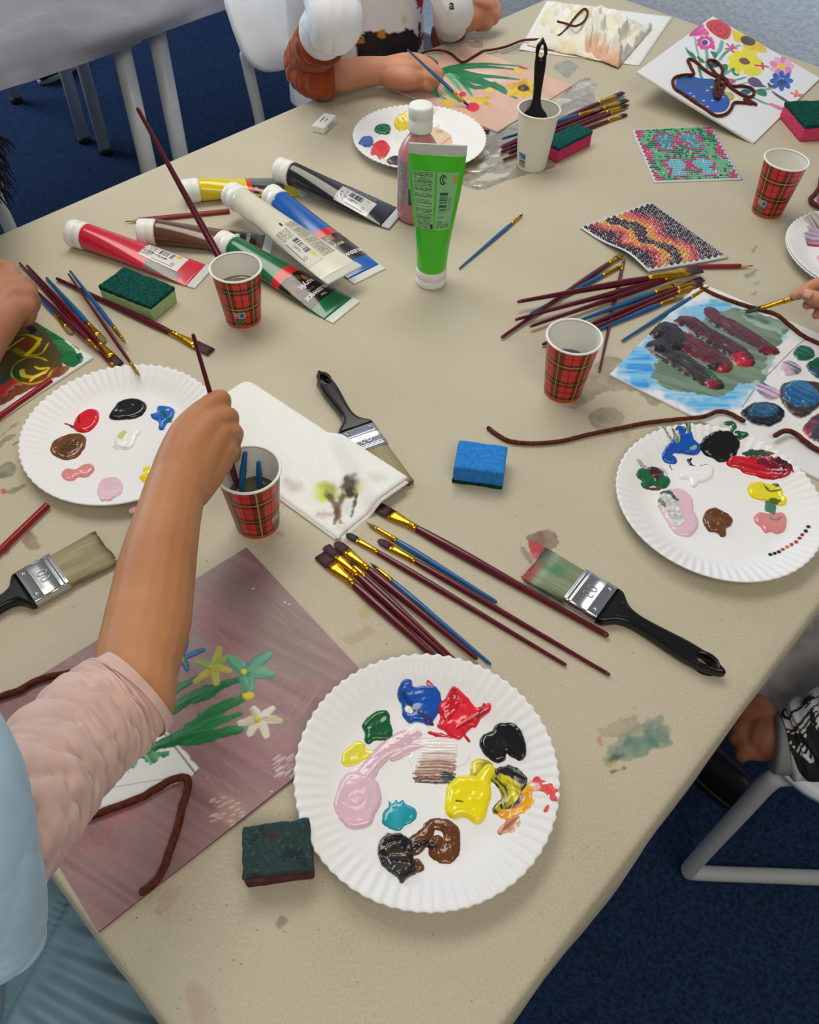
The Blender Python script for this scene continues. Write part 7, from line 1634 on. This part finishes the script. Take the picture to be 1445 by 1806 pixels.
hgt = -.10+sstep(0, .03, V_)*(.010+.006*fbm(U*20, V_*10, 5))*fold*(.6+k*4)+.012*sstep(-.004, -.03, V_)*1+.006*fbm(U*30, V_*8, 8)*sstep(0, -.02, V_)-.004*np.exp(-(V_/.004)**2)-.25*np.clip(V_-.14, 0, None)-.5*np.clip(-.10-V_, 0, None)+.004*np.sin(U*2*PI/.006)*np.exp(-(V_/.006)**2)*.4
P = a+U[..., None]*ea+V_[..., None]*eb; P[..., 2] = hgt; Q = P.copy(); Q[..., 2] -= .05
f1 = grid_faces(nx, ny); N_ = nx*ny; bd = [i for i in range(nx)]+[j*nx+nx-1 for j in range(1, ny)]+[(ny-1)*nx+i for i in range(nx-2, -1, -1)]+[j*nx for j in range(ny-2, 0, -1)]
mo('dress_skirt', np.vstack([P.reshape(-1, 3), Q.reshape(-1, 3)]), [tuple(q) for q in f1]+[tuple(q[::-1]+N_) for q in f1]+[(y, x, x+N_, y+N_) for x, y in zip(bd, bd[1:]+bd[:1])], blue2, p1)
V, Fc = sweep(smooth_path([W(-110, 1500, -.02), W(-110, 1650, -.05), W(-110, 1800, -.09)], 20), [.05]*20, 40); mo('dress_waist', V, Fc, blue2, p1)

# ---- hand at the left edge
p2 = thing('person', 'person at the left edge in a black fringed top, hand painting the green picture', 'person', (*W(-140, 560, 0)[:2], FLZ))
flesh('body', [([W(-190, 800, .06), W(-90, 690, .055), W(-28, 600, .058), W(0, 560, .062)], [.034, .031, .027, .025]),
    ([W(-10, 580, .060), W(20, 548, .064), W(44, 540, .062)], [.024, .020, .015]), ([W(-10, 560, .064), W(20, 525, .070), W(46, 520, .068)], [.024, .020, .015]), ([W(-20, 545, .066), W(8, 508, .074), W(36, 502, .074)], [.023, .019, .014]), ([W(-25, 530, .068), W(-5, 500, .076), W(20, 484, .078)], [.022, .017, .0125]),
    ([W(20, 484, .078), W(10, 474, .078), W(-12, 470, .070), W(-20, 490, .05)], [.0125, .0115, .0100, .0085]), ([W(36, 502, .074), W(52, 512, .062), W(46, 535, .045), W(36, 552, .035)], [.013, .011, .0095, .008]), ([W(46, 520, .068), W(57, 534, .056), W(50, 550, .040), W(36, 558, .032)], [.013, .011, .0095, .008]), ([W(44, 540, .062), W(52, 554, .050), W(42, 566, .036), W(30, 566, .03)], [.012, .010, .0085, .007]),
    ([W(-20, 560, .045), W(10, 555, .036), W(26, 556, .032)], [.015, .011, .009])], p2, sk2, .0024, 9, .55)
brush(None, None, None, 'brush held by the hand at the left edge, black tip on the yellow ring', w=.010, r1=.0040, bz='dark', P3=(W(60, 585, .006), W(-60, 440, .10), .22))
rnd = random.Random(5); prts = []
for k in range(170):
    y = rnd.uniform(238, 335); x = rnd.uniform(-60, 4); z = rnd.uniform(.10, .14); Pz = W(x, y, z); d = nrmz([rnd.uniform(.2, 1), rnd.uniform(-.9, .2), rnd.uniform(-1, -.1)]); l = rnd.uniform(.014, .028)
    prts.append(sweep([Pz, Pz+d*l*.5+[0, 0, .002], Pz+d*l+[0, 0, -.004]], [.0012, .0014, .0006], 6))
V, Fc = join(prts); fm = M('black_fringe', (16, 16, 24), rough=.9, spec=.1, col2=(34, 34, 46), vscale=120); o = mo('fringed_top', V, Fc, fm, p2); o['kind'] = 'stuff'
V, Fc = sweep([W(-110, 180, .12), W(-70, 290, .11), W(-90, 420, .09)], [.04, .05, .045], 32); mo('garment', V, Fc, fm, p2)

# ---- child in the white shirt
p3 = thing('person', 'child in white shirt over rust orange sleeves painting at the far side of the table', 'person', ST(1.29, -1.34, FLZ))
rust = M('rust_jersey', (150, 66, 30), rough=.85, bump=.2, bscale=500, var=.06, vscale=40, sheen=.2, spec=.2, bdist=.0006)
flesh('body', [([W(588, 136, .036), W(604, 134, .036), W(640, 128, .034), W(690, 124, .036)], [.028, .0285, .027, .0235]),
    ([W(685, 124, .036), W(716, 114, .042), W(738, 108, .044)], [.024, .021, .014]), ([W(688, 128, .035), W(722, 126, .040), W(742, 122, .040)], [.024, .021, .015]), ([W(688, 134, .032), W(722, 140, .034), W(738, 140, .032)], [.022, .019, .0145]),
    ([W(736, 108, .046), W(756, 111, .046), W(777, 129, .038)], [.0110, .0088, .0070]), ([W(742, 121, .042), W(764, 126, .042), W(776, 138, .032)], [.0110, .0088, .0070]), ([W(742, 133, .036), W(760, 140, .033), W(770, 148, .024)], [.0105, .0082, .0066]), ([W(738, 143, .028), W(752, 151, .024), W(760, 156, .016)], [.0098, .0076, .0062]),
    ([W(722, 104, .035), W(745, 106, .032), W(764, 113, .036)], [.013, .010, .008]),
    ], p3, sk3, .0022, 4, .5)
flesh('other_arm_and_fist', [([W(790, 60, .008), W(812, 42, .028), W(832, 32, .034)], [.024, .023, .022]), ([W(828, 34, .034), W(846, 22, .044), W(858, 12, .052)], [.024, .027, .022]), ([W(846, 12, .05), W(868, 8, .052), W(876, 22, .040), W(862, 34, .030)], [.015, .013, .012, .010]), ([W(842, 24, .04), W(864, 22, .045), W(872, 32, .032), W(856, 42, .022)], [.015, .013, .012, .010]), ([W(836, 32, .034), W(856, 34, .036), W(860, 44, .024), W(844, 48, .016)], [.014, .012, .011, .009]), ([W(830, 6, .055), W(848, 2, .07), W(862, 8, .066)], [.013, .011, .009])], p3, sk3, .0024, 5, .5)
V, Fc = sweep([W(757, 108, .040), W(766, 113, .041)], [.0088, .0078], 16); o = mo('painted_thumb', V, Fc, M('green_on_skin', (70, 92, 58), rough=.5), p3); o['label'] = 'thumb tip smeared with green paint'
brush(None, None, None, 'blue brush held by the child, red paint on its tip', col=BLU, w=.006, r1=.0034, kind='point', bz='dark', P3=(W(828, 188, .006), W(718, 87, .085), .26))
cloth_sweep('undershirt_sleeve', [W(588, 137, .040), W(566, 138, .040), W(546, 130, .040), W(538, 112, .050), W(550, 92, .080), W(566, 70, .12)], [.0325, .0345, .036, .037, .038, .040], p3, rust, folds=7, amp=.13, seed=2, slant=.4, window=lambda t: float(sstep(.02, .12, t)))
cloth_sweep('undershirt_cuff', [W(806, 50, .018), W(792, 62, .002), W(782, 66, -.01)], [.026, .029, .030], p3, rust, folds=3, amp=.06, seed=6, m=40)
nA, nZ = 150, 120; aa = np.linspace(0, 2*PI, nA, endpoint=False); rings = []
c0 = np.array([1.295, -1.355]); zs = np.linspace(-.12, .36, nZ)
for z in zs:
    rs = np.interp(z, [-.3, -.05, .12, .24, .30, .34, .36], [.150, .148, .150, .148, .12, .075, .055]); rn = np.interp(z, [-.3, -.05, .12, .25, .32, .36], [.125, .122, .112, .095, .07, .055])
    fo = 1+.045*(fbm(np.cos(aa)*3.5+np.sin(aa)*1.2, np.sin(aa)*2+z*3.5, 4)-.5)+.020*np.sin(aa*9+z*16+2*fbm(np.cos(aa)*2, z*7, 7))*sstep(.15, -.1, z)
    x = np.cos(aa); y = np.sin(aa); s = c0[0]+np.sign(x)*np.abs(x)**.9*rs*fo; t_ = c0[1]+np.sign(y)*np.abs(y)**.9*rn*fo
    rings.append(US*s[:, None]+UN*t_[:, None]+np.array([0, 0, z]))
V, Fc = loft(rings)
def inpoly(px, py, P):
    r = np.zeros(px.shape, bool)
    for (x0, y0), (x1, y1) in zip(P, P[1:]+P[:1]): r ^= ((y0 > py) != (y1 > py)) & (px < x0+(py-y0)*(x1-x0)/((y1-y0) or 1e-9))
    return r
s_ = V@US; z_ = V[:, 2]; frt = (V@UN) > -1.33; col = np.broadcast_to(lin((238, 238, 242)), V.shape).copy()
jit = .006*(fbm(s_*90, z_*90, 3)-.5)*2
def shirtpatch(pts, c, c2=None):
    Pp = [hit_n(u, v, -1.242) for u, v in pts]; m = inpoly(s_+jit, z_+jit, [(float(p@US), float(p[2])) for p in Pp]) & frt; col[m] = lin(c)
    if c2: m2 = m & (fbm(s_*60, z_*60, 9) > .58); col[m2] = lin(c2)
shirtpatch([(638, 102), (640, 76), (648, 58), (668, 56), (676, 60), (700, 56), (716, 50), (730, 54), (736, 64), (748, 66), (746, 90), (722, 98), (690, 104), (660, 106)], (20, 18, 22), (44, 26, 34))
shirtpatch([(664, 56), (672, 50), (682, 56), (676, 68), (668, 66)], (206, 130, 40)); shirtpatch([(636, 78), (645, 70), (648, 80), (638, 84)], (206, 130, 50)); shirtpatch([(742, 42), (750, 40), (756, 84), (746, 84)], (120, 20, 40)); shirtpatch([(752, 66), (764, 64), (764, 74), (754, 76)], (150, 30, 50)); shirtpatch([(706, 28), (714, 26), (718, 40), (708, 44)], (220, 214, 180))
shirtpatch([(738, -12), (768, -12), (767, 8), (756, 26), (742, 12)], (160, 24, 52))
mo('shirt', V, Fc, VC('white_shirt', rough=.85, bump=.2, bscale=400, bdist=.0006), p3, colors=col)
wsh = M('white_shirt_cloth', (232, 232, 238), rough=.85, bump=.2, bscale=400, spec=.2)
cloth_sweep('shirt_sleeve', [W(566, 66, .12), W(575, 48, .145), W(590, 20, .19), ST(1.19, -1.35, .24), ST(1.24, -1.36, .27)], [.0395, .0405, .043, .050, .058], p3, wsh, folds=5, amp=.09, seed=4, slant=.8, window=lambda t: float(sstep(.0, .1, t)))
cloth_sweep('shirt_sleeve', [W(796, 50, .022), W(794, 30, .05), W(796, 0, .10), ST(1.42, -1.33, .22), ST(1.38, -1.36, .28)], [.031, .034, .038, .050, .058], p3, wsh, folds=4, amp=.06, seed=7, slant=.8, window=lambda t: float(sstep(.0, .1, t)))
V, Fc = text_mesh('a', .022, .0006); Ot = W(797, 9, .098)+nrmz(CAM-W(797, 9, .098))*.043; nn_ = nrmz(CAM-Ot); rr = nrmz(np.cross([0, 0, 1], nn_))
mo('shirt_letter', [Ot+rr*v[0]*1.0+np.cross(nn_, rr)*v[1] for v in V], Fc, M('ink_shirt', (40, 44, 60), rough=.6), p3, smooth=False)
V, Fc = sweep([ST(1.295, -1.35, .33), ST(1.295, -1.345, .42)], [.045, .043], 24); mo('neck', V, Fc, sk3, p3)

for sg in (-1, 1): cloth_sweep('trousers', [ST(1.30+sg*.05, -1.40, -.19), ST(1.30+sg*.07, -1.28, -.21), ST(1.30+sg*.08, -1.10, -.21)], [.07, .062, .055], p3, M('dark_trousers', (30, 34, 46), rough=.9), folds=3, amp=.04, seed=3, m=60)

# ---- hand at the right edge
p4 = thing('person', 'person at the right edge, only thumb and fingers holding a brush over the canvas', 'person', (*W(1620, 530, 0)[:2], FLZ))
fo = flesh('body', [([W(1402, 521, .050), W(1420, 511, .056), W(1446, 500, .064), W(1490, 492, .070), W(1540, 505, .072)], [.0068, .0080, .0088, .0105, .016]),
    ([W(1420, 518, .058), W(1436, 525, .060), W(1462, 533, .064), W(1500, 540, .068), W(1545, 540, .07)], [.0078, .0098, .0100, .0115, .017]), ([W(1424, 538, .042), W(1450, 530, .048), W(1495, 515, .058), W(1545, 520, .066)], [.0066, .0080, .0092, .015]), ([W(1440, 556, .034), W(1470, 545, .042), W(1510, 530, .056), W(1550, 530, .062)], [.0062, .0078, .0090, .015]),
    ([W(1530, 510, .070), W(1570, 515, .075), W(1680, 540, .09), W(1800, 560, .10)], [.024, .028, .026, .028]), ([W(1530, 530, .066), W(1580, 535, .070)], [.022, .026])], p4, sk3, .0019, 7, .5)
nail(p4, W(1425, 518, .0675), W(1416, 515, .066)-W(1432, 521, .067), CAM-W(1425, 518, .0675), .010, .0048)
brush(None, None, None, 'maroon brush held at the right edge, its splayed dark tip on the canvas', w=.009, r1=.0040, kind='filbert', bz='dark', P3=(W(1315, 551, .008), W(1560, 480, .100), .36), bl=.020)

# ---- seated person at the lower right
p5 = thing('person', 'seated person in grey trousers and a black and white patterned sleeve, fist on the knee', 'person', (.70, .60, FLZ))
grey = M('grey_sweat_cloth', (176, 173, 170), rough=.9, bump=.3, bscale=300, var=.12, vscale=30, sheen=.3, spec=.15, bdist=.001)
cloth_sweep('trousers', [(.39, .60, -.235), (.48, .545, -.225), (.60, .51, -.215), (.76, .50, -.21)], [.060, .072, .082, .088], p5, grey, folds=4, amp=.06, seed=2, slant=1.2, up=(0, 1, 0))
cloth_sweep('trousers_leg', [(.375, .66, -.215), (.35, .665, -.30), (.345, .66, -.50), (.37, .65, -.66)], [.064, .060, .052, .046], p5, grey, folds=4, amp=.06, seed=8, slant=1.)
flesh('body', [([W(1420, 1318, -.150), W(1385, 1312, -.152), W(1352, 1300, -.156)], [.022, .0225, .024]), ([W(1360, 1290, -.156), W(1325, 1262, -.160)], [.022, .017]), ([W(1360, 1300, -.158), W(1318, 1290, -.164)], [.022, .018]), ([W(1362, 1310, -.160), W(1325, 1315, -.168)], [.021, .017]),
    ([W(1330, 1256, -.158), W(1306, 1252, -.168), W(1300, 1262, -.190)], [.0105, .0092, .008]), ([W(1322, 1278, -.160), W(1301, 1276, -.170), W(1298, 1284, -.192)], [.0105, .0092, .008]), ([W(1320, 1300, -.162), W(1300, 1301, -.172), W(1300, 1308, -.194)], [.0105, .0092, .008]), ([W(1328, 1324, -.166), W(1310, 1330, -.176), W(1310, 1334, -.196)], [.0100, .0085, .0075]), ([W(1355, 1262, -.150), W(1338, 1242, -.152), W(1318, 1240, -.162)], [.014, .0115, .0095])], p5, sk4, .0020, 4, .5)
V, Fc = sweep(smooth_path([W(1362, 1311, -.152), W(1376, 1313, -.151), W(1392, 1314, -.150)], 10), [.0285, .0315, .033, .033, .033, .033, .033, .033, .033, .032], 48, round_ends=False); mo('cuff', V, Fc, M('grey_rib_cuff', (132, 132, 134), rough=.9, bump=.5, bscale=500, spec=.15), p5)
def comic(V):
    x, y = (V@np.array([.7, .3, .6]))*1, (V@np.array([-.3, .8, -.4]))
    c = np.broadcast_to(lin((196, 196, 198)), V.shape).copy(); k = fbm(x*28, y*28, 12, 3); c[k > .62] = lin((18, 18, 20))
    r = np.abs((fbm(x*14, y*14, 5, 2)*9) % 1-.5) < .10; c[r] = lin((20, 20, 22)); d = (k > .56) & (k < .62) & (np.sin(y*1500) > 0); c[d] = lin((30, 30, 32)); return c
P_ = [W(1384, 1312, -.150), W(1412, 1310, -.145), W(1450, 1296, -.13), W(1510, 1275, -.10), W(1600, 1230, -.03)]
Ps = smooth_path(P_, 200); Rs = np.interp(np.linspace(0, 1, 200), [0, .1, .3, 1], [.034, .040, .043, .052])
V, Fc = sweep(Ps, Rs, 220, round_ends=False, mod=lambda k, a: 1+.05*(fbm(np.cos(a)*2, np.sin(a)*2+k*.03, 3)-.5)+.03*np.sin(k*.16+np.sin(a)*2))
mo('sleeve', V, Fc, VC('comic_print', rough=.85), p5, colors=comic(V))
cloth_sweep('sweatshirt', [(.80, .60, -.22), (.82, .60, -.05), (.82, .60, .14), (.82, .60, .26)], [.13, .14, .14, .10], p5, grey, folds=4, amp=.04, seed=12, up=(0, 1, 0))
